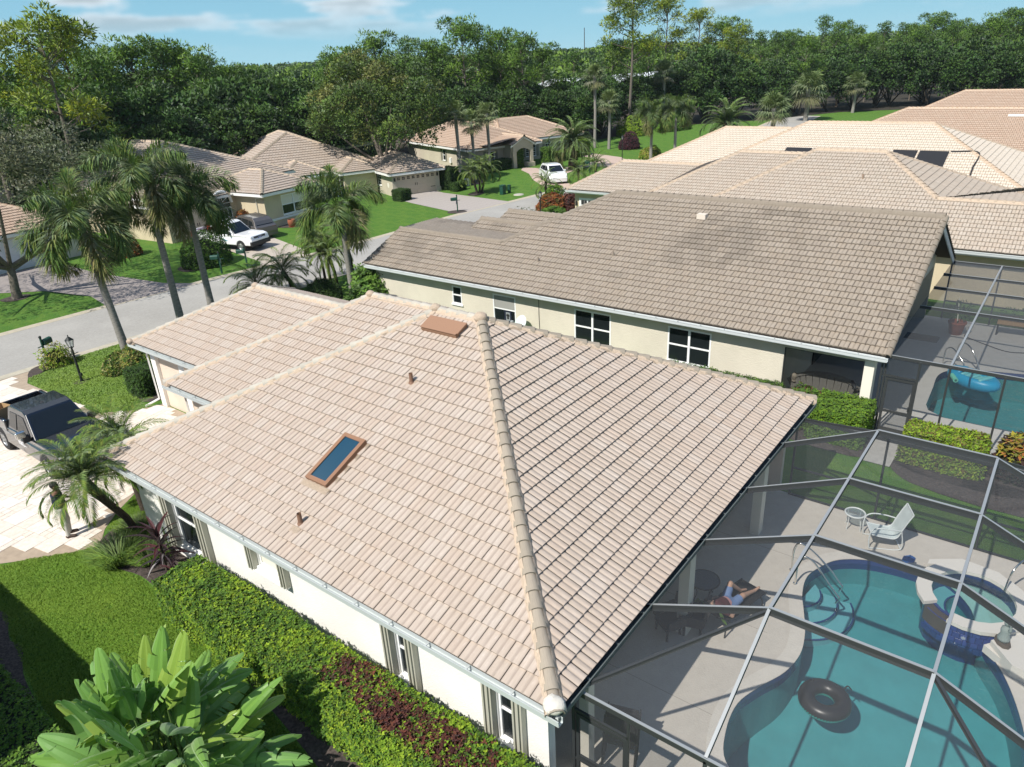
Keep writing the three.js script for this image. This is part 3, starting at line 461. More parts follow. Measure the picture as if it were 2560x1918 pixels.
  part('soffit', [bx(6.85, 2.60, -19.6, 7.22, 2.63, -4.95), bx(7.0, 2.60, -8.3, 19.9, 2.63, -4.9), bx(10.45, 2.6, -22.7, 10.87, 2.63, -19.3), bx(11.9, 2.6, -27.8, 12.3, 2.63, -22.5)], M.soffit, h);
  part('post', [rbx(7.95, 0, -5.15, 8.15, 2.6, -4.95, 0.01), rbx(12.1, 0, -5.2, 12.38, 2.6, -4.95, 0.01), rbx(16.6, 0, -5.2, 16.9, 2.6, -4.95, 0.01)], M.trimCream, h);
  part('fascia', [bx(6.76, 2.50, -19.7, 6.80, 2.72, -4.85), bx(6.76, 2.50, -4.89, 19.98, 2.72, -4.85), bx(10.37, 2.5, -22.84, 10.41, 2.72, -19.8), bx(11.79, 2.5, -27.9, 11.83, 2.72, -22.9), bx(10.41, 2.5, -22.84, 11.75, 2.72, -22.8), bx(11.83, 2.5, -27.9, 19.4, 2.72, -27.86), bx(6.8, 2.5, -19.7, 10.37, 2.72, -19.66)], M.trimWhite, h);
  gutterRun([6.755, 2.70, -19.85], [6.755, 2.70, -4.68], [-1, 0, 0], h); gutterRun([6.7, 2.70, -4.845], [19.95, 2.70, -4.845], [0, 0, 1], h, M.gutterDark);
  gutterRun([10.36, 2.70, -23.0], [10.36, 2.70, -20.2], [-1, 0, 0], h); gutterRun([11.78, 2.70, -28.1], [11.78, 2.70, -23.2], [-1, 0, 0], h);
  downspout([[10.3, 2.58, -22.95], [10.72, 2.35, -22.6], [10.78, 0.35, -22.55], [10.45, 0.12, -22.9]], h); downspout([[11.75, 2.58, -27.7], [12.05, 2.4, -27.6], [12.08, 0.3, -27.6], [11.6, 0.08, -27.9]], h);
  // windows with folded storm shutters at both sides
  const wo = { frame: 0.05 };
  windowUnit(h, 'x', 7.2, W1.a0, W1.a1, W1.y0, W1.y1, -1, wo); windowUnit(h, 'x', 7.2, W2.a0, W2.a1, W2.y0, W2.y1, -1, wo);
  windowUnit(h, 'x', 7.2, W3.a0, W3.a1, W3.y0, W3.y1, -1, { rows: 1, blind: 'all' }); windowUnit(h, 'x', 7.2, W4.a0, W4.a1, W4.y0, W4.y1, -1, { cols: 1, rows: 2 });
  const shut = (z0, z1, y0, y1) => { const g = [], n = 4; for (let i = 0; i < n; i++) { const a = z0 + (z1 - z0) * i / n, b = z0 + (z1 - z0) * (i + 1) / n; g.push(bx(7.03 + (i % 2) * 0.03, y0, a + 0.006, 7.195, y1, b - 0.006)); } return part('storm_shutter', g, M.shutter, h); };
  for (const w of [W1, W2, W3, W4]) { const s = w === W4 ? 0.3 : 0.2; shut(w.a0 - s - 0.02, w.a0 - 0.02, w.y0 - 0.06, w.y1 + 0.05); shut(w.a1 + 0.02, w.a1 + s + 0.02, w.y0 - 0.06, w.y1 + 0.05); part('shutter_track', [bx(7.05, w.y0 - 0.10, w.a0 - s, 7.195, w.y0 - 0.07, w.a1 + s), bx(7.05, w.y1 + 0.055, w.a0 - s, 7.195, w.y1 + 0.09, w.a1 + s)], M.trimWhite, h); }
  // skylight, ridge vent, plumbing vents
  const lf = V3(1, 0.429, 0).normalize(), nf = V3(-0.429, 1, 0).normalize(), zf = V3(0, 0, 1);
  const onRoof = (x, z, up = 0) => V3(x, 2.75 + 0.429 * (x - 6.72), z).addScaledVector(nf, up);
  const frameBox = (x, z, L, Wd, h0, h1) => { const g = new THREE.BoxGeometry(L, h1 - h0, Wd); g.applyMatrix4(new THREE.Matrix4().makeBasis(lf, nf, zf).setPosition(onRoof(x, z, (h0 + h1) / 2))); return g; };
  const brown = mat([0.24, 0.125, 0.07], 0.6, { bumpMap: rp(T.bumpy, 1), bumpScale: 0.002 }), SX = 9.0, SZ = -12.39, SL = 1.42, SW = 0.72;
  const sk = part('skylight', [frameBox(SX, SZ, SL, SW, 0.0, 0.11), ...[-1, 1].map((s) => frameBox(SX, SZ + s * (SW / 2 - 0.05), SL, 0.10, 0.11, 0.16)), ...[-1, 1].map((s) => frameBox(SX + s * (SL / 2 - 0.05) * lf.x, SZ, 0.10, SW - 0.2, 0.11, 0.158)), ...[-1, 1].map((s) => frameBox(SX, SZ + s * (SW / 2 - 0.005), SL - 0.02, 0.035, 0.05, 0.075))], brown, h);
  part('pane', frameBox(SX, SZ, SL - 0.2, SW - 0.2, 0.115, 0.135), pmat([0.012, 0.05, 0.085], 0.06, { ior: 1.6 }), sk);
  part('flashing', [frameBox(SX - SL * 0.5 * lf.x - 0.06, SZ, 0.18, SW + 0.16, 0.03, 0.055), frameBox(SX, SZ + SW / 2 + 0.05, SL + 0.1, 0.1, 0.03, 0.05)], mortarMat, sk);
  const rv = new THREE.CylinderGeometry(0.30, 0.30, 1.24, 18, 1, false, Math.PI * 1.19, Math.PI * 0.62); rv.rotateX(Math.PI / 2); rv.rotateZ(Math.PI); rv.scale(1, 0.62, 1); rv.translate(0, -0.03, 0);
  const rm = new THREE.Matrix4().makeBasis(lf, nf, zf).setPosition(onRoof(13.33, -12.72, 0.02));
  part('roof_vent', [frameBox(13.31, -12.72, 0.52, 1.24, 0.02, 0.13), frameBox(13.33, -12.72, 0.44, 1.30, 0.13, 0.165), frameBox(13.10, -12.72, 0.06, 1.26, 0.165, 0.18)], mat([0.27, 0.15, 0.09], 0.65), h);
  for (const [x, z] of [[11.47, -12.28], [7.45, -11.95]]) { const p = onRoof(x, z); part('vent_pipe', [limb([p, p.clone().add(V3(0, 0.30, 0))], [0.05, 0.05], 12), limb([p.clone().add(V3(0, 0.02, 0)), p.clone().add(V3(0, 0.09, 0))], [0.09, 0.055], 12)], mat([0.20, 0.11, 0.07], 0.7), h); part('flashing', frameBox(x - 0.06, z, 0.36, 0.26, 0.035, 0.05), mortarMat, h); }
}

// ================= next house: weathered grey-brown gable roof =================
const fieldGable = (pts, th = 0.2) => { const g = new THREE.BufferGeometry(), p = []; for (let i = 1; i + 1 < pts.length; i++) p.push(...[pts[0], pts[i], pts[i + 1]].map((q) => V3(...q))); g.setFromPoints(p); g.computeVertexNormals(); return metreUV(g); };
{
  const h = thing('gable_roof_house', 'cream stucco house beyond the near roof with a mildew-stained grey-brown gable roof', 'house');
  const R = new Roof(h, 'grey', { seg: 8, amp: 0.032, lift: 0.050, single: 260, stain: 0.26, seed: 9 });
  const e = 24.35, O = [e, 2.75, -28.6];
  R.face([[e, 2.75, -21.67], [e, 2.75, -28.6], [27.18, 3.964, -28.6], [27.18, 3.964, -21.67]], { origin: O });
  R.face([[e, 2.75, -3.87], [e, 2.75, -21.67], [27.18, 3.964, -21.67], [31.6, 5.86, -17.9], [31.6, 5.86, -3.87]], { origin: O });
  R.face([[27.18, 3.964, -28.6], [30.0, 2.754, -28.6], [30.0, 2.754, -21.67], [27.18, 3.964, -21.67]]);
  R.face([[27.18, 3.964, -21.67], [31.6, 5.86, -17.9], [37.6, 3.28, -17.9 - 5.13], [29.4, 3.22, -23.14]]);
  R.face([[37.6, 2.86, -17.9], [37.6, 2.86, -3.87], [31.6, 5.86, -3.87], [31.6, 5.86, -17.9]]);
  R.face([[26.0, 2.75, -21.0], [26.0, 2.75, -25.0], [29.7, 4.337, -25.0], [29.7, 4.337, -20.9]]); R.face([[33.4, 2.75, -25.0], [33.4, 2.75, -21.0], [29.7, 4.337, -20.9], [29.7, 4.337, -25.0]]);
  R.face([[28.0, 2.75, -21.3], [28.0, 2.75, -24.77], [31.8, 4.38, -24.77], [31.8, 4.38, -21.0]]);
  R.ridge([31.6, 5.87, -3.85], [31.6, 5.87, -17.9], { up: 0.03 }); R.ridge([27.18, 3.97, -21.67], [31.6, 5.86, -17.9], { up: 0.02 }); R.ridge([27.18, 3.97, -28.6], [27.18, 3.97, -21.67], { up: 0.03 });
  R.ridge([29.7, 4.34, -25.0], [29.7, 4.34, -20.9], { up: 0.03 }); R.ridge([31.8, 4.39, -24.77], [31.8, 4.39, -21.2], { up: 0.03 });
  for (const [x0, y0, x1, y1, z] of [[e, 2.75, 27.18, 3.964, -28.62], [26.5, 2.96, 29.7, 4.337, -25.02], [28.9, 3.14, 31.8, 4.38, -24.79], [e, 2.75, 31.6, 5.86, -3.85]]) R.ridge([x0, y0 + 0.01, z], [x1, y1 + 0.01, z], { r: 0.12, up: -0.02, sides: [] });
  R.done();
  const holes = [{ a0: -22.95, a1: -22.35, y0: 1.42, y1: 2.3 }, { a0: -20.45, a1: -19.15, y0: 0.95, y1: 2.28 }, { a0: -16.02, a1: -14.24, y0: 0.78, y1: 2.28 }, { a0: -11.68, a1: -9.9, y0: 0.85, y1: 2.28 }, { a0: -7.18, a1: -4.52, y0: 0.06, y1: 2.3 }];
  part('wall', wallSlab('x', 24.72, -28.2, -4.22, -0.1, 2.55, -1, holes), M.stuccoCream, h);
  part('wall', [wallSlab('z', -28.2, 24.92, 30, -0.1, 2.55, -1), bx(24.92, -0.1, -7.5, 37.1, 2.5, -7.3), bx(37.1, -0.1, -24, 37.3, 3, -4.6), bx(24.92, 2.3, -4.45, 28.2, 2.55, -4.25)], M.stuccoCream, h);
  part('gable', fieldGable([[24.9, 2.5, -4.62], [37.3, 2.5, -4.62], [37.3, 2.95, -4.62], [31.6, 5.75, -4.62], [24.9, 2.9, -4.62]]), mat([0.50, 0.50, 0.47], 0.9, { bumpMap: rp(T.stucco, 1), bumpScale: 0.004 }), h);
  part('barge_board', [bar([24.5, 2.62, -3.93], [31.6, 5.66, -3.93], 0.04, 0.22), bar([31.6, 5.66, -3.93], [37.5, 2.75, -3.93], 0.04, 0.22)], mat([0.42, 0.45, 0.46], 0.6), h);
  part('soffit', [bx(24.42, 2.54, -28.5, 24.74, 2.57, -3.95), fieldGable([[24.5, 2.62, -4.6], [24.5, 2.62, -3.95], [31.6, 5.64, -3.95], [31.6, 5.64, -4.6]])], M.soffit, h);
  gutterRun([e + 0.03, 2.69, -28.55], [e + 0.03, 2.69, -3.8], [-1, 0, 0], h, mat([0.62, 0.66, 0.67], 0.4, { metalness: 0.2 }));
  part('fascia', bx(e + 0.04, 2.5, -28.55, e + 0.08, 2.70, -3.9), M.trimWhite, h);
  const win = (k, o) => windowUnit(h, 'x', 24.72, holes[k].a0, holes[k].a1, holes[k].y0, holes[k].y1, -1, { frame: 0.06, set: 0.02, ...o });
  win(0, {}); const w2 = win(1, {}); win(2, { cols: 2 }); win(3, { cols: 2 });
  part('blind', bx(24.72, 1.65, -20.38, 24.728, 2.22, -19.22), mat([0.30, 0.30, 0.28], 0.9), w2);
  { // a framed picture hangs inside the lower pane
    const n = 64, pic = tex(n, (u, v) => { const x = (u - 0.5) * 2, y = (v - 0.5) * 2, b = Math.max(Math.abs(x) - 0.55, Math.abs(y) - 0.7); if (b > 0) return [0.10, 0.13, 0.2]; const w = Math.hypot(Math.abs(x) - 0.22, (y - 0.15) * 0.9) < 0.22 || Math.hypot(Math.abs(x) - 0.14, (y + 0.28) * 0.9) < 0.16 || Math.abs(x) < 0.04; return w && Math.abs(y) < 0.55 ? [0.12, 0.12, 0.13] : [0.55, 0.57, 0.58]; }, { srgb: true });
    const g = new THREE.PlaneGeometry(0.42, 0.56); g.rotateY(-Math.PI / 2); g.translate(24.715, 1.30, -19.62); part('window_picture', g, new THREE.MeshStandardMaterial({ map: pic, roughness: 0.5 }), w2);
  }
  // screened lanai at the corner, its column and low curved bar
  part('column', rbx(24.55, -0.05, -4.5, 24.95, 2.52, -4.18, 0.015), mat([0.74, 0.71, 0.62], 0.85), h);
  part('screen_panel', bx(24.78, 0.06, -7.15, 24.784, 2.3, -4.53), new THREE.MeshStandardMaterial({ color: 0x0d0e0f, transparent: true, opacity: 0.29, side: THREE.DoubleSide }), h);
  part('screen_frame', [bx(24.76, 0.02, -7.18, 24.82, 0.08, -4.5), bx(24.76, 2.26, -7.18, 24.82, 2.32, -4.5), bx(24.76, 0.06, -7.2, 24.82, 2.3, -7.15)], M.alumGrey, h);
  const bc = [], N = 14; for (let i = 0; i < N; i++) { const a = Math.PI * (0.08 + 0.84 * i / N), b = Math.PI * (0.08 + 0.84 * (i + 1) / N), f = (t) => [25.65 - 0.12 * Math.sin(t), -5.8 - Math.cos(t) * 1.25], h1 = (t) => 0.62 + 0.62 * Math.sin(t); const [ax, az] = f(a), [bx_, bz] = f(b); bc.push(bar([ax, h1(a) / 2, az], [bx_, h1(b) / 2, bz], 0.12, h1((a + b) / 2)), bar([ax, h1(a), az], [bx_, h1(b), bz], 0.2, 0.07)); }
  part('lanai_bar', bc, mat([0.40, 0.39, 0.35], 0.9, { map: rp(T.mott, 1) }), h);
  part('roof_jack', bx(30.05, 5.28, -13.1, 30.35, 5.5, -12.7), mat([0.62, 0.55, 0.47], 0.7), h);
  for (const [x, z] of [[26.2, -18.9], [27.2, -15.6]]) { const p = V3(x, 2.75 + 0.429 * (x - e), z); part('vent_pipe', limb([p, p.clone().add(V3(0, 0.25, 0))], [0.05, 0.05], 10), mat([0.3, 0.25, 0.2], 0.8), h); }
  part('cable', tube([[24.70, 2.5, -17.85], [24.70, 1.6, -17.86], [24.70, 0.6, -17.83]], 0.012, 6), M.black, h);
}

// ================= the houses that follow along the same side of the street =================
{
  const h = thing('hip_roof_house', 'buff tiled hip-roofed house standing just behind the grey-brown gable roof', 'house');
  const R = new Roof(h, 'buff', { seg: 6, amp: 0.026, lift: 0.040, single: 60, seed: 21 });
  const e = 39.9, O = [e, 2.75, -19.55], Q = [47.7, 6.09, -13.3], P = [47.7, 6.09, -9.42], K = [43.65, 4.36, -5.83];
  R.face([[e, 2.75, -5.83], O, Q, P, K], { origin: O }); R.face([[e, 2.75, 6], [e, 2.75, -5.83], K, [43.65, 4.36, 6]], { origin: O }); R.face([[47.4, 2.75, -2.49], [55.5, 2.75, -2.49], P, K]);
  R.face([K, [47.4, 2.75, -2.49], [47.4, 2.75, 6], [43.65, 4.36, 6]]); R.face([[55.5, 2.75, -2.49], [55.5, 2.75, -19.55], Q, P]); R.face([O, [44, 2.75, -19.55], [50.0, 5.1, -15.2], Q]);
  R.face([[44, 2.75, -19.0], [44, 2.75, -24.2], [50.35, 5.47, -19.04], [50.35, 5.47, -14.5]]); R.face([[44, 2.75, -24.2], [47, 2.75, -24.2], [51.0, 4.46, -22.0], [50.35, 5.47, -19.04]]); R.face([[56.5, 2.8, -24.2], [56.5, 2.8, -14.5], [50.35, 5.47, -14.5], [50.35, 5.47, -19.04]]);
  R.face([[47, 2.75, -21.8], [47, 2.75, -31.1], [50.9, 4.42, -28.33], [50.9, 4.42, -21.8]]); R.face([[47, 2.75, -31.1], [54.8, 2.75, -31.1], [50.9, 4.42, -28.33]]);
  R.ridge(Q, P, { up: 0.03 }); R.ridge(O, Q, { up: 0.02 }); R.ridge(K, P, { up: 0.02 }); R.ridge([43.65, 4.36, 5], K, { up: 0.03 }); R.ridge([55.5, 2.75, -2.49], P); R.ridge([44, 2.75, -24.2], [50.35, 5.47, -19.04], { up: 0.02 }); R.ridge([50.35, 5.47, -19.04], [50.35, 5.47, -14.5], { up: 0.03 }); R.ridge([47, 2.75, -31.1], [50.9, 4.42, -28.33], { up: 0.02 }); R.ridge([50.9, 4.42, -28.33], [50.9, 4.42, -21.8], { up: 0.03 });
  R.done();
  part('wall', [wallSlab('x', 40.4, -19.1, 6, -0.1, 2.55, -1), wallSlab('x', 47.5, -30.6, -24, -0.1, 2.55, -1), wallSlab('z', -30.6, 47.7, 54.3, -0.1, 2.55, -1), wallSlab('x', 44.5, -23.7, -19, -0.1, 2.55, -1), bx(47.5, -0.1, -24, 55, 2.5, -23.8)], M.stuccoYellow, h);
  part('garage_door', bx(47.44, 0, -30.2, 47.49, 2.1, -26.2), M.trimWhite, h); { const g = []; for (let i = 0; i < 6; i++) g.push(bx(47.42, 1.62, -30.0 + i * 0.62, 47.435, 1.95, -29.75 + i * 0.62), bx(47.42, 1.62, -29.72 + i * 0.62, 47.435, 1.95, -29.5 + i * 0.62)); part('door_window', g, M.black, h); }
  part('wall_lantern', [bx(47.34, 1.5, -30.48, 47.46, 1.85, -30.36)], M.black, h);
  part('fascia', [bx(e + 0.04, 2.48, -19.5, e + 0.08, 2.7, 6), bx(47.04, 2.48, -31.05, 47.08, 2.7, -21.8), bx(44.04, 2.48, -24.1, 44.08, 2.7, -19.6)], M.trimWhite, h); part('soffit', [bx(e + 0.05, 2.5, -19.5, 40.5, 2.53, 6), bx(47.06, 2.5, -31, 47.6, 2.53, -21.8)], M.soffit, h);
  gutterRun([e + 0.03, 2.69, -19.5], [e + 0.03, 2.69, 6], [-1, 0, 0], h); gutterRun([47.03, 2.69, -31.1], [47.03, 2.69, -21.8], [-1, 0, 0], h, M.gutter);
  { const c = V3(45.0, 2.75 + 0.429 * 5.1, -9.9); part('vent_pipe', limb([c, c.clone().add(V3(0, 0.28, 0))], [0.06, 0.05], 8), mat([0.3, 0.22, 0.16], 0.8), h); }
  part('pool_cage', [bx(48.2, 0, -2.4, 53, 2.7, 3)], mat([0.05, 0.055, 0.06], 0.7), h);
}
function simpleHip(h, R, x0, x1, z0, z1, y, sl, hipF, hipR) { // eaves x0..x1 and z0 (rear, towards +z) .. z1 (street); ridge along z
  const xm = (x0 + x1) / 2, ry = y + sl * (xm - x0), zr = z0 - hipR, zs = z1 + hipF;
  R.face([[x0, y, z0], [x0, y, z1], [xm, ry, zs], [xm, ry, zr]]); R.face([[x1, y, z0], [x0, y, z0], [xm, ry, zr]]); R.face([[x1, y, z1], [x1, y, z0], [xm, ry, zr], [xm, ry, zs]]); R.face([[x0, y, z1], [x1, y, z1], [xm, ry, zs]]);
  R.ridge([x0, y, z0], [xm, ry, zr], { up: 0.02 }); R.ridge([x0, y, z1], [xm, ry, zs], { up: 0.02 }); R.ridge([xm, ry, zs], [xm, ry, zr], { up: 0.03 }); R.ridge([x1, y, z0], [xm, ry, zr]);
  part('wall', [wallSlab('x', x0 + 0.5, z1 + 0.5, z0 - 0.5, -0.1, y - 0.2, -1), wallSlab('z', z0 - 0.5, x0 + 0.7, x1 - 0.7, -0.1, y - 0.2, 1), wallSlab('x', x1 - 0.5, z1 + 0.5, z0 - 0.5, -0.1, y - 0.2, 1), wallSlab('z', z1 + 0.5, x0 + 0.7, x1 - 0.7, -0.1, y - 0.2, -1)], M.stuccoCream, h);
  part('fascia', [bx(x0 + 0.03, y - 0.25, z1, x0 + 0.07, y - 0.04, z0), bx(x0 + 0.07, y - 0.25, z0 - 0.07, x1, y - 0.04, z0 - 0.03)], M.trimWhite, h);
}
{
  const h = thing('pale_roof_house', 'house with the palest cream tile roof and black solar mats near its lower edge', 'house');
  const R = new Roof(h, 'pale', { seg: 4, amp: 0.022, lift: 0.045, single: 0, seed: 33 });
  simpleHip(h, R, 57, 72.4, -2.8, -25.7, 2.75, 0.429, 6.75, 7.0);
  R.face([[61, 2.75, -22], [61, 2.75, -32], [67, 5.32, -26.9], [67, 5.32, -20]]); R.ridge([61, 2.75, -32], [67, 5.32, -26.9], { up: 0.02 }); R.ridge([67, 5.32, -26.9], [67, 5.32, -21], { up: 0.03 });
  R.done();
  const mt = mat([0.012, 0.012, 0.014], 0.7), pl = (x) => 2.75 + 0.429 * (x - 57) + 0.10;
  const panel = (xa, xb, za, zb) => { const g = bar([(xa + xb) / 2, (pl(xa) + pl(xb)) / 2, za], [(xa + xb) / 2, (pl(xa) + pl(xb)) / 2, zb], (xb - xa) * 1.088, 0.03, V3(-0.429, 1, 0).normalize()); return part('solar_mat', g, mt, h); };
  panel(59.3, 60.9, -19.3, -17.35); panel(59.3, 60.9, -17.2, -15.2); panel(58.2, 61.0, -11.6, -10.0); panel(58.2, 61.0, -9.85, -8.0);
  part('pipe_run', tube([[61.0, pl(61.0), -7.9], [61.0, pl(61.0), -6.25], [59.2, pl(59.2), -6.2], [57.6, pl(57.6), -6.15]], 0.05, 6, 30), M.black, h);
}
{
  const h = thing('rose_roof_house', 'long low house with a rosy tan tile roof behind the pale roof', 'house');
  const R = new Roof(h, 'rose', { seg: 4, amp: 0.022, lift: 0.045, single: 0, seed: 41 });
  simpleHip(h, R, 75, 90, 12, -22, 2.75, 0.40, 7, 7); R.done();
  part('skylight', bx(80.9, 5.2, -6.6, 81.6, 5.35, -5.0), M.trimWhite, h);
}
{
  const h = thing('tan_roof_house', 'tan roofed house higher up the row with a palm standing behind its left end', 'house');
  const R = new Roof(h, 'rose', { seg: 4, amp: 0.022, lift: 0.045, single: 0, seed: 43 });
  simpleHip(h, R, 94, 110, 8, -20, 2.75, 0.42, 7, 7); R.done();
}
{
  const h = thing('far_roof_house', 'farthest tan tile roof of the row, cut by the right edge of the picture', 'house');
  const R = new Roof(h, 'rose', { seg: 4, amp: 0.022, lift: 0.045, single: 0, seed: 47 });
  simpleHip(h, R, 114, 130, 22, -13, 2.85, 0.42, 7, 7); R.done();
}
// ================= pools, decks and their screen enclosures =================
const deckMat = (c) => mat(c, 0.95, { map: rp(T.speck, 0.9), bumpMap: rp(T.bumpy, 1.3), bumpScale: 0.004 });
function screenMat(op = 0.29) { return new THREE.MeshStandardMaterial({ color: lin(0.066, 0.072, 0.078), roughness: 0.7, transparent: true, opacity: op, side: THREE.DoubleSide, depthWrite: false }); }
const meshRoof = screenMat(0.29), meshWall = screenMat(0.29);
const waterMat = pmat([0.62, 0.90, 0.91], 0.0, { transmission: 1, thickness: 0, ior: 1.33, normalMap: rp(T.water, 0.42), normalScale: new THREE.Vector2(0.8, 0.8) });
function poolShell(outline, depthAt, y, tileM, floorM, name) {
  // walls then a floor meshed from a grid clipped to the outline by fanning rings inwards
  const n = outline.length; let cx = 0, cz = 0; for (const [x, z] of outline) { cx += x / n; cz += z / n; }
  const wallT = new Tri(), wallP = new Tri(), rings = 7, pos = [], idx = [];
  for (let i = 0; i < n; i++) { const [x0, z0] = outline[i], [x1, z1] = outline[(i + 1) % n], d0 = depthAt(x0, z0), d1 = depthAt(x1, z1), l = Math.hypot(x1 - x0, z1 - z0), nx = -(z1 - z0) / l, nz = (x1 - x0) / l; const q = (T_, ya, yb0, yb1) => { const v = [[x0, ya, z0], [x1, ya, z1], [x1, yb1, z1], [x0, yb0, z0]]; for (const k of [0, 1, 2, 0, 2, 3]) T_.v(v[k], [nx, 0, nz], [i * 0.3, v[k][1]]); }; q(wallT, y, y - 0.30, y - 0.30); q(wallP, y - 0.30, -d0, -d1); }
  for (let r = 0; r <= rings; r++) for (let i = 0; i < n; i++) { const f = r / rings, x = mixn(outline[i][0], cx, f), z = mixn(outline[i][1], cz, f); pos.push(x, -depthAt(x, z), z); if (r < rings) { const a = r * n + i, b = r * n + (i + 1) % n, c = a + n, d = b + n; idx.push(a, c, b, b, c, d); } }
  const g = new THREE.BufferGeometry(); g.setAttribute('position', new THREE.Float32BufferAttribute(pos, 3)); g.setIndex(idx); g.computeVertexNormals(); const gg = metreUV(g);
  return { tile: wallT.geo(), wall: wallP.geo(), floor: gg };
}
const navy = mat([0.030, 0.058, 0.20], 0.25, { map: rp(T.mott, 5) }), plaster = mat([0.125, 0.335, 0.35], 0.9, { map: rp(T.soft, 0.8) });
{
  const p = thing('swimming_pool', 'free-form blue swimming pool with rounded steps under the near screen cage', 'pool');
  const depth = (x, z) => 0.75 + 0.75 * sstep(15.2, 10.5, x);
  const s = poolShell(poolA, depth, 0.03, navy, plaster);
  part('waterline_tile', s.tile, navy, p); part('pool_wall', s.wall, plaster, p); part('pool_floor', s.floor, plaster, p);
  part('water_surface', sheet(poolA, -0.10), waterMat, p);
  const stepM = mat([0.27, 0.42, 0.45], 0.9), cx = 15.35, cz = -3.6;
  for (const [r, y] of [[0.85, -0.28], [1.35, -0.46], [1.85, -0.62]]) { const o = []; for (let i = 0; i <= 24; i++) { const a = -0.35 + (Math.PI * 0.72) * i / 24 + 0.2; o.push([cx - Math.cos(a) * r * 0.72, cz + Math.sin(a) * r * 0.78]); } const st = part('step', sheet([...o, [cx + 0.5, cz + 0.4], [cx - 0.2, cz + 0.3]], y, [], 0.3), stepM, p); part('step_edge', tube(o.slice(2).map(([a, b]) => [a, y + 0.006, b]), 0.022, 6, 40), navy, st); }
  const t = thing('pool_deck', 'pale speckled concrete deck round the near pool', 'deck'); t.userData = { kind: 'structure' };
  part('deck_slab', sheet([[7.45, -8.4], [19.1, -8.4], [19.1, 2.6], [7.45, 2.6]], 0.035, [poolA], 0.0), deckMat([0.60, 0.555, 0.485]), t);
  const c2 = poolA.map(([x, z], i) => { const [a, b] = poolA[(i + 1) % poolA.length], [c, d] = poolA[(i + poolA.length - 1) % poolA.length], l = Math.hypot(a - c, b - d); return [x + (b - d) / l * 0.32, z - (a - c) / l * 0.32]; });
  const area = poolA.reduce((q, [x, z], i) => { const [a, b] = poolA[(i + 1) % poolA.length]; return q + x * b - a * z; }, 0);
  const c3 = area > 0 ? c2 : poolA.map(([x, z], i) => [2 * x - c2[i][0], 2 * z - c2[i][1]]);
  part('coping', sheet(c3, 0.046, [poolA]), deckMat([0.66, 0.62, 0.55]), t);
  { const g = []; for (const x of [10.4, 13.2, 16.2]) g.push(bx(x, 0.036, -8.3, x + 0.008, 0.0375, -3.5)); part('control_joint', g, mat([0.2, 0.19, 0.17], 1), t).userData.kind = 'stuff'; }
  // raised spa with a spillway into the pool
  const spa = thing('spa', 'round raised spa with dark blue tile front and white rim beside the pool', 'spa');
  const ex = 16.55, ez = 0.02, ring = (rx, rz, n = 48) => { const o = []; for (let i = 0; i < n; i++) { const a = i / n * 2 * Math.PI; o.push([ex + Math.cos(a) * rx, ez + Math.sin(a) * rz]); } return o; };
  const rimO = ring(1.22, 1.12), rimI = ring(0.92, 0.82);
  const gap = (o) => o.filter(([x, z]) => true);
  const arcs = (a0, a1, y, h, r0, r1) => { const o = [], n = 20; for (let i = 0; i <= n; i++) { const a = a0 + (a1 - a0) * i / n; o.push([ex + Math.cos(a) * r1 * 1.06, ez + Math.sin(a) * r1]); } for (let i = n; i >= 0; i--) { const a = a0 + (a1 - a0) * i / n; o.push([ex + Math.cos(a) * r0 * 1.08, ez + Math.sin(a) * r0]); } return sheet(o, y, [], h); };
  const S0 = Math.PI * 1.10, S1 = Math.PI * 1.27;
  const rim = mat([0.66, 0.63, 0.57], 0.9, { bumpMap: rp(T.bumpy, 2), bumpScale: 0.004 });
  part('rim', arcs(S1, S0 + 2 * Math.PI, 0.41, 0.09, 0.84, 1.16), rim, spa); part('spillway', arcs(S0, S1, 0.30, 0.35, 0.86, 1.12), mat([0.10, 0.085, 0.07], 0.4, { bumpMap: rp(T.bumpy, 4), bumpScale: 0.03 }), spa);
  part('inner_wall', arcs(0, 2 * Math.PI, 0.33, 1.1, 0.86, 0.93), navy, spa);
  { // front tiles laid one by one in three courses, a few with a pale star
    const tm = [0, 1, 2].map((k) => mat([0.028 + k * 0.006, 0.05 + k * 0.01, 0.19 + k * 0.03], 0.22)), star = mat([0.42, 0.46, 0.52], 0.5);
    for (let j = 0; j < 4; j++) for (let i = 0; i < 24; i++) {
      const a0 = S1 - Math.PI * 1.02 + (i + (j % 2) * 0.5) * (Math.PI * 1.02 / 24), a = a0, r = 1.11, w = Math.PI * 1.02 / 24 * r * 1.03 - 0.012; if (a < Math.PI * 0.25 || a > S1 - 0.03) continue;
      const m = part('tile', rbx(-w / 2, 0, -0.02, w / 2, 0.145, 0.0, 0.006, 1), tm[(i * 7 + j * 3) % 3], spa); m.position.set(ex + Math.cos(a) * r * 1.06, 0.32 - 0.155 * (j + 1), ez + Math.sin(a) * r); m.rotation.y = Math.PI / 2 - a;
      if (j === 1 && i % 4 === 1) part('tile_star', [0, 1, 2, 3].map((k) => { const q = new THREE.BoxGeometry(0.1, 0.012, 0.004); q.rotateZ(k * Math.PI / 4); q.translate(0, 0.07, 0.004); return q; }), star, m);
    }
  }
  part('spa_floor', sheet(ring(0.95, 0.86), -0.45), plaster, spa); part('spa_bench', arcs(Math.PI * 0.9, Math.PI * 2.3, -0.05, 0.4, 0.5, 0.88), mat([0.22, 0.38, 0.41], 0.9), spa); part('bench_edge', tube(Array.from({ length: 20 }, (_, i) => { const a = Math.PI * (0.9 + 1.4 * i / 19); return [ex + Math.cos(a) * 0.54, -0.04, ez + Math.sin(a) * 0.5]; }), 0.02, 6, 50), navy, spa);
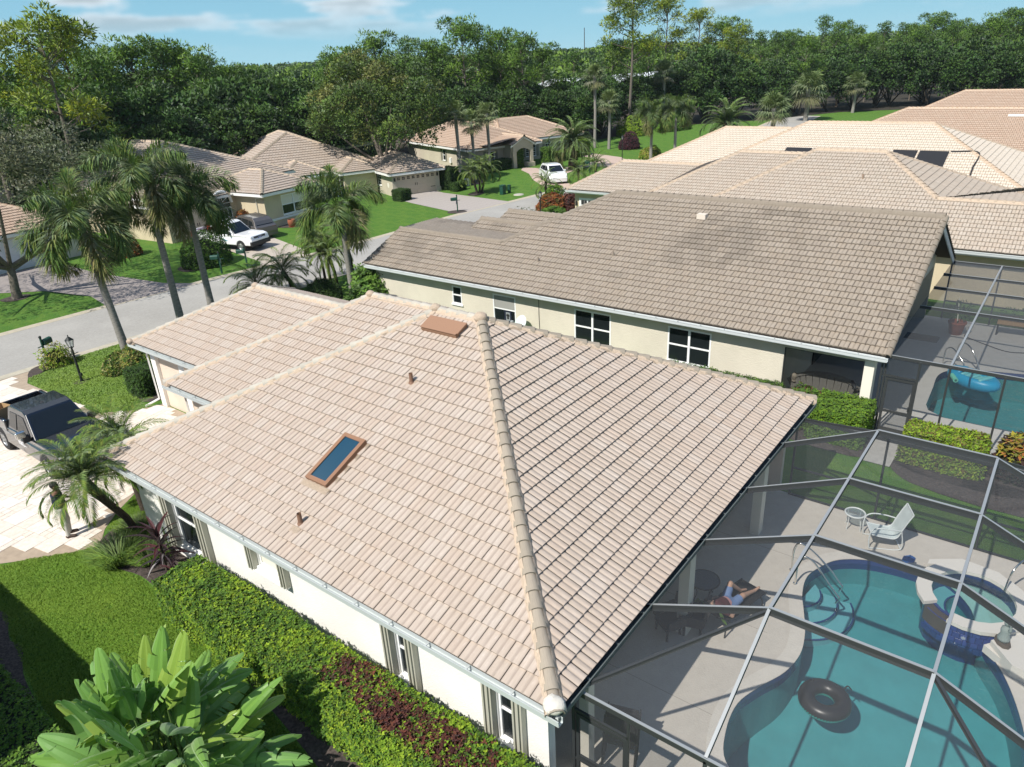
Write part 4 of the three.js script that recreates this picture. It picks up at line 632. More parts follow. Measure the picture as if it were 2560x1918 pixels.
  part('water_surface', sheet(ring(0.98, 0.88), 0.27), waterMat, spa);
  part('surround', sheet([[15.0, 0.75], [15.6, 1.05], [16.4, 1.2], [17.4, 1.1], [18.1, 0.4], [18.2, -0.4], [17.75, -1.05], [17.55, -1.05], [17.9, -0.3], [17.8, 0.4], [17.3, 0.9], [16.5, 1.08], [15.8, 0.85], [15.25, 0.42]], 0.20, [], 0.19), rim, spa);
  part('surround', [sheet([[14.75, 0.95], [15.3, 0.52], [15.9, 1.0], [17.0, 1.35], [17.6, 2.5], [14.4, 2.5]], 0.34, [], 0.32)], rim, spa);
  part('spa_rail', [tube([[17.75, 0.3, 0.95], [17.72, 1.0, 0.92], [17.55, 1.12, 0.8], [17.2, 0.95, 0.62], [17.1, 0.4, 0.56]], 0.022, 8, 30)], M.chrome, spa);
  // handrails
  const rail = thing('pool_handrail', 'pair of bent steel handrails over the rounded pool steps', 'handrail');
  const hr = (z0, z1, x) => tube([[x, 0.03, z0], [x - 0.03, 0.75, z0 + 0.02], [x - 0.04, 0.93, z0 + 0.12], [x, 0.86, z0 + 0.32], [x + 0.02, 0.45, z1 - 0.35], [x + 0.03, 0.16, z1 - 0.1], [x + 0.03, 0.05, z1], [x + 0.03, -0.12, z1 - 0.06]], 0.024, 10, 50);
  part('rail_tube', hr(-3.76, -2.55, 15.66), M.chrome, rail); part('rail_tube', hr(-3.52, -2.5, 15.2), M.chrome, rail); part('escutcheon', [cyl(0.06, 0.05, 0.03, 14, 15.66, 0.036, -3.76)], M.chrome, rail); part('escutcheon', [cyl(0.06, 0.05, 0.03, 14, 15.2, 0.036, -3.52)], M.chrome, rail);
}
// ---- the near cage ----
{
  const c = thing('screen_enclosure', 'grey aluminium screen cage with mansard roof over the near pool', 'screen enclosure');
  const H = 3.58, E = 2.52, xs = [7.45, 9.85, 12.24, 14.64, 17.2, 19.05], zE = -4.93, z1 = -2.62, z2 = -0.2, zF = 2.12;
  const yAt = (k) => (k === 0 || k === 5 ? E : H), B = 0.055, W = 0.05, mt = M.alumGrey;
  const beam = (a, b, h = 0.14) => { const m = part('beam', bar(a, b, 0.055, h), mt, c); part('beam_cap', bar(V3(...a).add(V3(0, h / 2 + 0.004, 0)), V3(...b).add(V3(0, h / 2 + 0.004, 0)), 0.05, 0.008), M.alumTop, m); return m; };
  for (let k = 1; k < 5; k++) { beam([xs[k], E, zE], [xs[k], H, z1], 0.13); beam([xs[k], H, z1], [xs[k], H, z2], 0.15); beam([xs[k], H, z2], [xs[k], E, zF], 0.13); }
  const purlin = (z) => { for (let k = 0; k < 5; k++) { const m = part('purlin', bar([xs[k], yAt(k) + 0.02, z], [xs[k + 1], yAt(k + 1) + 0.02, z], 0.055, 0.075), mt, c); part('beam_cap', bar([xs[k], yAt(k) + 0.062, z], [xs[k + 1], yAt(k + 1) + 0.062, z], 0.052, 0.008), M.alumTop, m); } };
  purlin(z1); purlin(z2);
  beam([xs[0], E, zE], [xs[0], E, zF], 0.10); beam([xs[5], E, zE], [xs[5], E, zF], 0.10); beam([xs[0], E, zF], [xs[5], E, zF], 0.10);
  for (const [a, b] of [[[xs[1], H, z1], [xs[0], E, zE]], [[xs[1], H, z2], [xs[0], E, zF]], [[xs[4], H, z1], [xs[5], E, zE]], [[xs[4], H, z2], [xs[5], E, zF]]]) part('brace', bar(a, b, 0.05, 0.075), mt, c);
  const post = (x, z, s = 0.055) => part('post', rbx(x - s / 2, 0.03, z - s / 2, x + s / 2, E, z + s / 2, 0.006, 1), mt, c);
  post(xs[0], zE, 0.06); post(xs[0], -3.9, 0.045); post(xs[0], z1); post(xs[0], z2); post(xs[0], zF, 0.06);
  for (const z of [zE, z1, z2, zF]) post(xs[5], z); for (let k = 1; k < 5; k++) post(xs[k], zF);
  for (const x of [xs[0], xs[5]]) part('chair_rail', bar([x, 0.95, zE], [x, 0.95, zF], 0.045, 0.05), mt, c);
  part('sill_rail', [bar([xs[0], 0.06, -3.9], [xs[0], 0.06, zF], 0.05, 0.05)], mt, c); part('sill_rail', [bar([xs[5], 0.06, zE], [xs[5], 0.06, zF], 0.05, 0.05)], mt, c); part('sill_rail', [bar([xs[0], 0.06, zF], [xs[5], 0.06, zF], 0.05, 0.05)], mt, c);
  // screen door at the near end
  const d = part('screen_door', [bx(7.43, 0.06, -4.88, 7.47, 2.04, -4.82), bx(7.43, 0.06, -3.98, 7.47, 2.04, -3.92), bx(7.43, 1.97, -4.82, 7.47, 2.04, -3.98), bx(7.43, 0.06, -4.82, 7.47, 0.16, -3.98), bx(7.43, 1.0, -4.82, 7.47, 1.07, -3.98)], mt, c); part('door_mesh', bx(7.449, 0.16, -4.82, 7.451, 1.97, -3.98), meshWall, d); part('door_header', bar([7.45, 2.1, zE], [7.45, 2.1, -3.9], 0.045, 0.05), mt, c);
  const quad = (pts, m) => { const g = fieldGable(pts); const p = part('screen', g, m, c); p.castShadow = true; return p; };
  for (let k = 0; k < 5; k++) {
    const a = xs[k], b = xs[k + 1], ya = yAt(k), yb = yAt(k + 1);
    if (k === 0) { quad([[a, E, zE], [b, E, zE], [b, H, z1]], meshRoof); quad([[a, E, zE], [b, H, z1], [a, E, z1]], meshRoof); } else if (k === 4) { quad([[a, E, zE], [b, E, zE], [a, H, z1]], meshRoof); quad([[b, E, zE], [b, E, z1], [a, H, z1]], meshRoof); } else quad([[a, E, zE], [b, E, zE], [b, H, z1], [a, H, z1]], meshRoof);
    quad([[a, ya, z1], [b, yb, z1], [b, yb, z2], [a, ya, z2]], meshRoof);
    if (k === 0) { quad([[a, E, z2], [b, H, z2], [a, E, zF]], meshRoof); quad([[b, H, z2], [b, E, zF], [a, E, zF]], meshRoof); } else if (k === 4) { quad([[a, H, z2], [b, E, z2], [b, E, zF]], meshRoof); quad([[a, H, z2], [b, E, zF], [a, E, zF]], meshRoof); } else quad([[a, H, z2], [b, H, z2], [b, E, zF], [a, E, zF]], meshRoof);
    quad([[a, 0.05, zF], [b, 0.05, zF], [b, E, zF], [a, E, zF]], meshWall);
  }
  for (const [a, b] of [[-3.9, z1], [z1, z2], [z2, zF]]) quad([[xs[0], 0.05, a], [xs[0], 0.05, b], [xs[0], E, b], [xs[0], E, a]], meshWall);
  quad([[xs[0], 2.1, zE], [xs[0], 2.1, -3.9], [xs[0], E, -3.9], [xs[0], E, zE]], meshWall);
  for (const [a, b] of [[zE, z1], [z1, z2], [z2, zF]]) quad([[xs[5], 0.05, a], [xs[5], 0.05, b], [xs[5], E, b], [xs[5], E, a]], meshWall);
}
// ---- the neighbour's pool and cage ----
{
  const p = thing('swimming_pool', 'straight-sided turquoise pool of the neighbouring house with a lounger float', 'pool');
  const s = poolShell(poolB, () => 1.2, 0.03, navy, plaster); part('waterline_tile', s.tile, navy, p); part('pool_wall', s.wall, plaster, p); part('pool_floor', s.floor, plaster, p); part('water_surface', sheet(poolB, -0.1), waterMat, p);
  const t = thing('pool_deck', '', ''); t.userData = { kind: 'structure' };
  part('deck_slab', sheet([[24.4, -7.3], [37.6, -7.3], [37.6, 5], [24.4, 5]], 0.035, [poolB]), deckMat([0.58, 0.57, 0.53]), t);
  const r = thing('pool_handrail', 'single steel handrail at the corner of the neighbouring pool', 'handrail'); part('rail_tube', tube([[32.2, 0.03, -2.6], [32.1, 0.8, -2.55], [31.9, 0.98, -2.4], [31.6, 0.9, -2.1], [31.3, 0.4, -1.75], [31.15, 0.1, -1.6]], 0.028, 10, 40), M.chrome, r); part('rail_tube', tube([[31.6, 0.03, -2.95], [31.5, 0.75, -2.9], [31.3, 0.9, -2.7], [30.9, 0.5, -2.2], [30.8, 0.1, -2.05]], 0.028, 10, 40), M.chrome, r);
  const c = thing('screen_enclosure', 'flat-topped dark screen cage behind the grey-brown gable roof', 'screen enclosure');
  const mt = M.alumGrey, xs = [24.5, 30.2, 33.0, 35.2, 37.5], zs = [-3.95, -2.05, 0.4, 3.0], Y = 2.72;
  xs.forEach((x) => { const m = part('beam', bar([x, Y, zs[0]], [x, Y, zs[3]], 0.05, 0.11), mt, c); part('beam_cap', bar([x, Y + 0.06, zs[0]], [x, Y + 0.06, zs[3]], 0.048, 0.008), M.alumTop, m); });
  for (const z of [-2.05, 0.4]) part('purlin', bar([24.5, Y + 0.02, z], [37.5, Y + 0.02, z], 0.06, 0.09), M.alumTop, c);
  const post = (x, z) => part('post', rbx(x - 0.03, 0.03, z - 0.03, x + 0.03, Y, z + 0.03, 0.006, 1), mt, c);
  for (const z of zs) { post(24.5, z); post(37.5, z); } post(24.5, -3.85); post(24.5, -2.88); post(24.5, -0.6);
  part('chair_rail', bar([24.5, 0.06, -2.88], [24.5, 0.06, 3], 0.05, 0.06), mt, c); part('chair_rail', bar([37.5, 0.9, -3.95], [37.5, 0.9, 3], 0.05, 0.06), mt, c);
  const d = part('screen_door', [bx(24.47, 0.06, -3.80, 24.53, 2.0, -3.72), bx(24.47, 0.06, -2.98, 24.53, 2.0, -2.9), bx(24.47, 1.92, -3.72, 24.53, 2.0, -2.98), bx(24.47, 0.06, -3.72, 24.53, 0.2, -2.98), bx(24.47, 0.78, -3.72, 24.53, 0.85, -2.98), bx(24.42, 0.95, -3.0, 24.47, 1.1, -2.96)], mt, c); part('door_mesh', bx(24.499, 0.2, -3.72, 24.501, 1.92, -2.98), meshWall, d); part('door_header', bar([24.5, 2.06, -3.9], [24.5, 2.06, -2.88], 0.05, 0.06), mt, c);
  const quad = (pts, m) => part('screen', fieldGable(pts), m, c), deep = screenMat(0.46), deeper = screenMat(0.62);
  for (let k = 0; k < 4; k++) for (let j = 0; j < 3; j++) quad([[xs[k], Y, zs[j]], [xs[k + 1], Y, zs[j]], [xs[k + 1], Y, zs[j + 1]], [xs[k], Y, zs[j + 1]]], k ? deeper : deep);
  for (const [a, b, y] of [[-3.9, -2.88, 2.08], [-2.88, -0.6, 0.06], [-0.6, 3, 0.06]]) quad([[24.5, y, a], [24.5, y, b], [24.5, Y, b], [24.5, Y, a]], meshWall);
  for (let j = 0; j < 3; j++) quad([[37.5, 0.06, zs[j]], [37.5, 0.06, zs[j + 1]], [37.5, Y, zs[j + 1]], [37.5, Y, zs[j]]], meshWall);
  part('door', bx(29.0, 0.04, -7.28, 31.6, 2.2, -7.24), M.glassDark, c);
}
// ================= plants: builders =================
const leafMat = (tr = 0.3, o = {}) => new THREE.MeshPhysicalMaterial({ color: 0xffffff, vertexColors: true, roughness: 0.95, transmission: tr, thickness: 0, specularIntensity: 0.5, side: THREE.DoubleSide, ...o });
const LM = { leaf: leafMat(0.3), gloss: leafMat(0.25, { clearcoat: 0.5, clearcoatRoughness: 0.4 }), palm: leafMat(0.22, { clearcoat: 0.25, clearcoatRoughness: 0.45 }), pine: leafMat(0.3) };
const jit = (c, r, k = 0.25) => { const q = 1 + (r() - 0.5) * 2 * k, h = (r() - 0.5) * k * 0.5; return [c[0] * q * (1 + h), c[1] * q, c[2] * q * (1 - h)]; };
const pickC = (arr, r, k) => jit(arr[Math.floor(r() * arr.length)], r, k);
function randDir(r) { const z = r() * 2 - 1, a = r() * 6.2832, s = Math.sqrt(1 - z * z); return V3(Math.cos(a) * s, z, Math.sin(a) * s); }
// one leaf: a folded lozenge of length l and width w from p along d, lying across n
function leaf(t, p, d, n, l, w, c, soft) {
  const s = d.clone().cross(n); if (s.lengthSq() < 1e-6) s.set(1, 0, 0).cross(d); s.normalize(); const nn = s.clone().cross(d).normalize();
  const m = p.clone().addScaledVector(d, l * 0.45).addScaledVector(nn, -l * 0.06), e = p.clone().addScaledVector(d, l).addScaledVector(nn, -l * 0.10), a = m.clone().addScaledVector(s, w / 2).addScaledVector(nn, w * 0.16), b = m.clone().addScaledVector(s, -w / 2).addScaledVector(nn, w * 0.16);
  const N = soft ? soft.clone().multiplyScalar(0.85).add(nn.y * soft.y < -0.2 ? nn.clone().negate().multiplyScalar(0.6) : nn.clone().multiplyScalar(0.6)).normalize() : nn;
  const A = (v) => [v.x, v.y, v.z], q = [N.x, N.y, N.z];
  t.v(A(p), q, [0, 0], c); t.v(A(a), q, [1, 0.5], c); t.v(A(e), q, [0, 1], c); t.v(A(p), q, [0, 0], c); t.v(A(e), q, [0, 1], c); t.v(A(b), q, [-1, 0.5], c);
}
// a crown of leaf clumps: each clump a ball of leaves, darker kinds and lighter kinds of leaf mixed per clump
function crownGeo(clumps, seed, { size = 0.3, asp = 0.45, cols, per = 50, k = 0.22, up = 0.35, shell = 0.6, hole = 0 }) {
  const r = RNG(seed), t = new Tri();
  for (const [x, y, z, R] of clumps) {
    const base = pickC(cols, r, k * 0.7), n = Math.round(per * (R * R)), C = V3(x, y, z);
    for (let i = 0; i < n; i++) {
      const d = randDir(r); if (d.y < -0.35 && r() < 0.65) d.y = -d.y; if (hole && r() < hole) continue;
      const rr = R * (shell + (1 - shell) * Math.sqrt(r())) * (0.82 + 0.36 * vnoise(d.x * 2.2 + x, d.z * 2.2 + d.y * 2 + z, 0, seed)), p = C.clone().add(V3(d.x * rr, d.y * rr * 0.78, d.z * rr));
      const dir = randDir(r).multiplyScalar(0.75).add(d).normalize(), nn = randDir(r).add(V3(0, up * 2, 0)).normalize();
      leaf(t, p, dir, nn, size * (0.65 + 0.7 * r()), size * asp * (0.7 + 0.6 * r()), jit(base, r, k), d.clone().add(V3(0, 0.45, 0)).normalize());
    }
  }
  return t.geo();
}
// ---- slash pine: bare leaning trunk, bent limbs, flat-topped tufts of long needles
function pineProto(seed, { H = 14, bare = 0.5, spread = 2.6, n = 22, cols, per = 34, size = 0.42 }) {
  const r = RNG(seed), lean = (r() - 0.5) * 0.9, lz = (r() - 0.5) * 0.9, axis = (f) => V3(lean * f * f + 0.14 * Math.sin(f * 5 + seed), H * f, lz * f * f + 0.14 * Math.cos(f * 4 + seed));
  const tp = []; for (let i = 0; i <= 8; i++) tp.push(axis(i / 8 * 0.96)); const trunk = [limb(tp, tp.map((_, i) => mixn(0.20, 0.045, i / 8) * H / 14), 7)], clumps = [];
  for (let i = 0; i < n; i++) {
    const f = mixn(bare, 0.98, Math.pow(r(), 0.8)), a = i * 2.4 + r() * 1.3, w = spread * (0.35 + 0.65 * Math.sin(Math.PI * Math.min(1, Math.max(0.12, (f - bare) / (1 - bare) * 0.75 + 0.22)))) * (0.55 + 0.6 * r()), s = axis(f * 0.94), e = axis(f).add(V3(Math.cos(a) * w, 0.25 + r() * 0.9, Math.sin(a) * w));
    trunk.push(limb([s, s.clone().lerp(e, 0.55).add(V3(0, -0.12, 0)), e], [0.055, 0.04, 0.015], 4)); const k = 1 + Math.floor(r() * 2.4);
    for (let j = 0; j < k; j++) { const q = e.clone().add(V3((r() - 0.5) * 1.3, (r() - 0.3) * 0.6, (r() - 0.5) * 1.3)); clumps.push([q.x, q.y, q.z, 0.62 + r() * 0.5]); }
  }
  const top = axis(1); clumps.push([top.x, top.y - 0.3, top.z, 0.95], [top.x + 0.7, top.y - 0.8, top.z + 0.3, 0.95], [top.x - 0.7, top.y - 0.9, top.z - 0.4, 0.95]);
  return { trunk: merged(trunk), crown: crownGeo(clumps, seed + 5, { size, asp: 0.30, cols, per: per * 3.9, k: 0.2, up: 0.5, shell: 0.35 }) };
}
function broadProto(seed, { H = 9, R = 3.6, trunkH = 2.2, n = 55, cols, per = 30, size = 0.36, rMin = 0.6, rMax = 1.25, flat = 0.75, hole = 0, limbs = 7, asp = 0.5, tr = 0.28 }) {
  const r = RNG(seed), clumps = [], trunk = [], cy = trunkH + (H - trunkH) * 0.5, ry = (H - trunkH) * 0.5;
  const base = []; for (let i = 0; i <= 3; i++) base.push(V3(0.1 * Math.sin(i + seed), trunkH * i / 3, 0.1 * Math.cos(i * 1.4 + seed))); trunk.push(limb(base, [tr * 1.25, tr, tr * 0.92, tr * 0.85], 8));
  for (let i = 0; i < n; i++) { const d = randDir(r); if (d.y < -0.5) d.y *= -0.6; const q = 0.55 + 0.42 * Math.cbrt(r()), lump = 0.82 + 0.36 * vnoise(d.x * 1.7 + seed, d.z * 1.7 + d.y, 0, seed); clumps.push([d.x * R * q * lump, cy + d.y * ry * q * lump, d.z * R * q * lump, mixn(rMin, rMax, r())]); }
  for (let i = 0; i < limbs; i++) { const c = clumps[Math.floor(r() * clumps.length)], s = base[3].clone().add(V3(0, -0.2 * r(), 0)), e = V3(c[0], c[1], c[2]), m = s.clone().lerp(e, 0.5).add(V3((r() - 0.5) * 0.5, -0.25, (r() - 0.5) * 0.5)); trunk.push(limb([s, m, e], [tr * 0.55, tr * 0.32, 0.03], 6)); }
  return { trunk: merged(trunk), crown: crownGeo(clumps, seed + 3, { size, asp, cols, per, k: 0.24, hole }) };
}
function tree(name, proto, label, category, pos, { turn = 0, scale = 1, group, bark = M.bark, mat: lm = LM.leaf } = {}) {
  const t = thing(name, label, category, pos, turn, group); part('trunk', proto.trunk, bark, t); part('crown', proto.crown, lm, t); t.scale.setScalar(scale); return t;
}
// ---- palms
function frondFeather(seed, { L = 2.4, rise = 0.9, droop = 1.5, n = 46, leafL = 0.55, w = 0.035, vee = 0.5, col, plume = 0, tip = 0.5, bare = 0.1, rach = 0.02, sag = 0.5 }) {
  const r = RNG(seed), t = new Tri(), pts = [], S = 24; let p = V3(0, 0, 0), ang = rise;
  for (let i = 0; i <= S; i++) { pts.push(p.clone()); p = p.clone().add(V3(Math.cos(ang) * L / S, Math.sin(ang) * L / S, 0)); ang -= droop / S * (0.5 + i / S); }
  const at = (f) => { const x = Math.min(S - 1e-4, f * S), i = Math.floor(x); return pts[i].clone().lerp(pts[i + 1], x - i); }, dirAt = (f) => at(Math.min(1, f + 0.03)).sub(at(Math.max(0, f - 0.03))).normalize();
  const rc = [0.30, 0.30, 0.10]; // rachis as a thin strip of two crossed blades
  for (let i = 0; i < S; i++) { const a = pts[i], b = pts[i + 1], q = rach * (1 - i / S * 0.8); for (const s of [V3(0, 0, q), V3(0, q, 0)]) { const n = s.z ? [0, 1, 0] : [0, 0, 1]; const A = a.clone().add(s), B = a.clone().sub(s), C = b.clone().sub(s), D = b.clone().add(s); for (const v of [A, B, C, A, C, D]) t.v([v.x, v.y, v.z], n, [0, 0], rc.map((k, j) => mixn(k * 0.5, col[0][j], 0.35))); } }
  for (let i = 0; i < n; i++) {
    const f = bare + (1 - bare) * (i + 0.5) / n, o = at(f), d = dirAt(f), up = V3(-d.y, d.x, 0), len = leafL * (Math.sin(Math.PI * Math.min(1, 0.22 + 0.72 * f)) * 0.9 + 0.12) * (0.85 + 0.3 * r());
    const around = plume ? 4 : 2;
    for (let k = 0; k < around; k++) {
      const sgn = k % 2 ? 1 : -1, phi = plume ? r() * Math.PI * 2 : sgn * (Math.PI / 2 - vee * (0.6 + 0.8 * r()));
      const side = up.clone().multiplyScalar(Math.cos(phi)).add(V3(0, 0, Math.sin(phi)));
      const dd = side.multiplyScalar(plume ? 0.85 : 0.78).addScaledVector(d, plume ? 0.55 : mixn(0.5, 0.95, f)).normalize();
      const c = pickC(col, r, 0.22), q1 = o.clone().addScaledVector(dd, len * 0.55).add(V3(0, -len * 0.10 * sag, 0)), q2 = o.clone().addScaledVector(dd, len).add(V3(0, -len * 0.55 * sag, 0));
      const sd = dd.clone().cross(V3(0, 1, 0)).add(V3(1e-3, 0, 0)).normalize().multiplyScalar(w / 2), nn = sd.clone().cross(dd).normalize(); if (nn.y < 0) nn.negate(); const N = [nn.x, nn.y, nn.z], V = (v) => t.v([v.x, v.y, v.z], N, [0, 0], c);
      V(o.clone()); V(q1.clone().add(sd)); V(q1.clone().sub(sd)); V(q1.clone().add(sd)); V(q2); V(q1.clone().sub(sd));
    }
  }
  return t.geo();
}
function frondFan(seed, { pet = 0.9, R = 0.85, n = 26, rise = 0.6, col, w = 0.07, arc = 4.2 }) {
  const r = RNG(seed), t = new Tri(), e = V3(Math.cos(rise) * pet, Math.sin(rise) * pet, 0), d0 = e.clone().normalize(), c0 = [0.12, 0.15, 0.04];
  for (const s of [V3(0, 0, 0.014), V3(0, 0.014, 0)]) for (const v of [s.clone(), s.clone().negate(), e.clone().sub(s), s.clone(), e.clone().sub(s), e.clone().add(s)]) t.v([v.x, v.y, v.z], s.z ? [0, 1, 0] : [0, 0, 1], [0, 0], c0);
  const up = V3(-d0.y, d0.x, 0);
  for (let i = 0; i < n; i++) {
    const a = (i / (n - 1) - 0.5) * arc, dd = d0.clone().multiplyScalar(Math.cos(a)).add(V3(0, 0, Math.sin(a))).addScaledVector(up, -0.1 + 0.12 * (i % 2)).normalize(), L = R * (0.75 + 0.25 * Math.cos(a * 0.6)) * (0.88 + 0.24 * r()), c = pickC(col, r, 0.2);
    const q1 = e.clone().addScaledVector(dd, L * 0.55), q2 = e.clone().addScaledVector(dd, L).add(V3(0, -L * 0.32 * (0.5 + r()), 0)), sd = dd.clone().cross(up).normalize().multiplyScalar(w / 2), N = [up.x * 0.5, up.y * 0.5 + 0.7, up.z * 0.5], V = (v) => t.v([v.x, v.y, v.z], N, [0, 0], c);
    V(e.clone()); V(q1.clone().add(sd)); V(q1.clone().sub(sd)); V(q1.clone().add(sd)); V(q2); V(q1.clone().sub(sd));
  }
  return t.geo();
}
// fronds: [geometry variants from upright to hanging]; laid round the head in a spiral
function palm(name, label, pos, { trunk, radii, seg = 10, fronds, count, group, bark = M.palmBark, seed = 1, tilt = 0.12, scale = 1, extra, cat = 'palm tree', size = 0.15, low = 0, part: fname = 'frond' }) {
  const t = thing(name, label, cat, pos, 0, group), r = RNG(seed), head = V3(...trunk[trunk.length - 1]); part('trunk', limb(trunk, radii, seg), bark, t); if (extra) extra(t, head);
  for (let i = 0; i < count; i++) {
    const f = i / Math.max(1, count - 1), g = fronds[Math.min(fronds.length - 1, Math.floor((f * 0.92 + r() * 0.08) * fronds.length))], m = part(fname, g, LM.palm, t);
    m.position.copy(head).add(V3(0, -low * f, 0)); m.rotation.set((r() - 0.5) * tilt, i * 2.39996 + (r() - 0.5) * 0.5 + seed, (r() - 0.5) * tilt * 1.5, 'YXZ'); m.scale.setScalar(1 - size / 2 + r() * size);
  }
  t.scale.setScalar(scale); return t;
}
// ---- clipped hedges and shrubs: leaves on and just under the surface of a body, over a dark twiggy core
const hedgeLeaf = (() => { const mk = (s, l, w) => { const r = RNG(s), t = new Tri(); for (let i = 0; i < 3; i++) { const a = i * 2.1 + r(), d = V3(Math.cos(a), 0.35 + 0.5 * r(), Math.sin(a)).normalize(); leaf(t, V3(0, 0, 0), d, V3(0, 1, 0), l * (0.8 + 0.4 * r()), w, [1, 1, 1]); } return t.geo(); }; return { small: mk(3, 0.062, 0.038), mid: mk(5, 0.10, 0.055), big: mk(7, 0.17, 0.10), long: mk(9, 0.26, 0.06) }; })();
const coreMat = mat([0.012, 0.018, 0.008], 1, { bumpMap: rp(T.mulch, 3), bumpScale: 0.03 });
function foliage(parent, samples, geo, n, seed, colorAt, { push = 0.03, spread = 1, m = LM.leaf, scale = [0.75, 1.3], up = 0.6 } = {}) {
  const im = new THREE.InstancedMesh(geo, m, n); im.userData.kind = 'stuff'; const r = RNG(seed), q = new THREE.Quaternion(), Mx = new THREE.Matrix4(), col = new THREE.Color(); im.name = 'foliage'; im.castShadow = im.receiveShadow = true;
  for (let i = 0; i < n; i++) {
    const { p, n: nn } = samples(r); const d = nn.clone().add(V3(0, up, 0)).add(randDir(r).multiplyScalar(0.75 * spread)).normalize();
    q.setFromUnitVectors(V3(0, 1, 0), d); q.multiply(new THREE.Quaternion().setFromAxisAngle(V3(0, 1, 0), r() * 6.28)); p.addScaledVector(nn, (r() - 0.62) * push * 2);
    const s = mixn(scale[0], scale[1], r()); Mx.compose(p, q, V3(s, s, s)); im.setMatrixAt(i, Mx); const c = colorAt(p, r); im.setColorAt(i, col.setRGB(...c));
  }
  parent.add(im); return im;
}
function boxSampler(x0, y0, z0, x1, y1, z1, bump = 0.05, s = 1) {
  const f = [[0, 1, (x1 - x0) * (z1 - z0)], [1, 1, (y1 - y0) * (z1 - z0)], [1, -1, (y1 - y0) * (z1 - z0)], [2, 1, (x1 - x0) * (y1 - y0)], [2, -1, (x1 - x0) * (y1 - y0)]], tot = f.reduce((a, b) => a + b[2], 0);
  return (r) => {
    let k = r() * tot, i = 0; while (k > f[i][2] && i < 4) { k -= f[i][2]; i++; } const [ax, sg] = f[i], x = mixn(x0, x1, r()), y = mixn(y0, y1, r()), z = mixn(z0, z1, r()), b = (vnoise(x * 2.2 + y, z * 2.2 + y * 2, 0, s) - 0.5) * 2 * bump;
    if (ax === 0) return { p: V3(x, y1 + b, z), n: V3(0, 1, 0) }; if (ax === 1) return { p: V3((sg > 0 ? x1 : x0) + sg * b, y, z), n: V3(sg, 0, 0) }; return { p: V3(x, y, (sg > 0 ? z1 : z0) + sg * b), n: V3(0, 0, sg) };
  };
}
function blobSampler(rx, ry, rz, y0 = 0, lump = 0.25, s = 1) { return (r) => { const d = randDir(r); if (d.y < 0) d.y *= -1; if (r() < 0.25) d.y *= 0.3; d.normalize(); const k = 1 - lump / 2 + lump * vnoise(d.x * 2.4 + s, d.z * 2.4 + d.y * 2, 0, s); return { p: V3(d.x * rx * k, y0 + d.y * ry * k, d.z * rz * k), n: d.clone() }; }; }
function hedge(name, label, [x0, z0, x1, z1], h, n, cols, { geo = 'small', seed = 1, bump = 0.05, colorAt, group, cat = 'hedge', push = 0.05, m } = {}) {
  const cx = (x0 + x1) / 2, cz = (z0 + z1) / 2, t = thing(name, label, cat, [cx, 0, cz], 0, group), a = (x1 - x0) / 2, b = (z1 - z0) / 2;
  part('stem_core', rbx(-a + 0.07, 0, -b + 0.07, a - 0.07, h - 0.07, b - 0.07, 0.05, 1), coreMat, t);
  foliage(t, boxSampler(-a, 0.02, -b, a, h, b, bump, seed), hedgeLeaf[geo], n, seed, colorAt ? (p, r) => colorAt(p.x + cx, p.y, p.z + cz, r) : (p, r) => pickC(cols, r, 0.3), { push, m }); return t;
}
function shrub(name, label, [x, z], [rx, ry, rz], n, cols, { geo = 'mid', seed = 1, lump = 0.35, y0 = 0.1, group, cat = 'shrub', push = 0.08, colorAt, up = 0.6, m } = {}) {
  const t = thing(name, label, cat, [x, 0, z], 0, group), c = new THREE.IcosahedronGeometry(1, 2); c.scale(rx * 0.72, ry * 0.72, rz * 0.72); c.translate(0, y0 + ry * 0.08, 0);
  part('stem_core', c, coreMat, t); foliage(t, blobSampler(rx, ry, rz, y0, lump, seed), hedgeLeaf[geo], n, seed, colorAt ?? ((p, r) => pickC(cols, r, 0.32)), { push, up, m }); return t;
}
const G = { lime: [[0.19, 0.305, 0.018], [0.15, 0.255, 0.016], [0.24, 0.34, 0.022]], green: [[0.085, 0.175, 0.018], [0.062, 0.14, 0.016], [0.11, 0.21, 0.020]], dark: [[0.038, 0.085, 0.015], [0.048, 0.10, 0.016], [0.028, 0.066, 0.012]], red: [[0.10, 0.030, 0.022], [0.07, 0.022, 0.02], [0.13, 0.045, 0.025]], orange: [[0.30, 0.10, 0.02], [0.22, 0.06, 0.018], [0.12, 0.10, 0.02]], yellow: [[0.28, 0.27, 0.05], [0.20, 0.22, 0.04], [0.33, 0.30, 0.08]], purple: [[0.055, 0.016, 0.025], [0.04, 0.012, 0.02], [0.08, 0.022, 0.03]] };
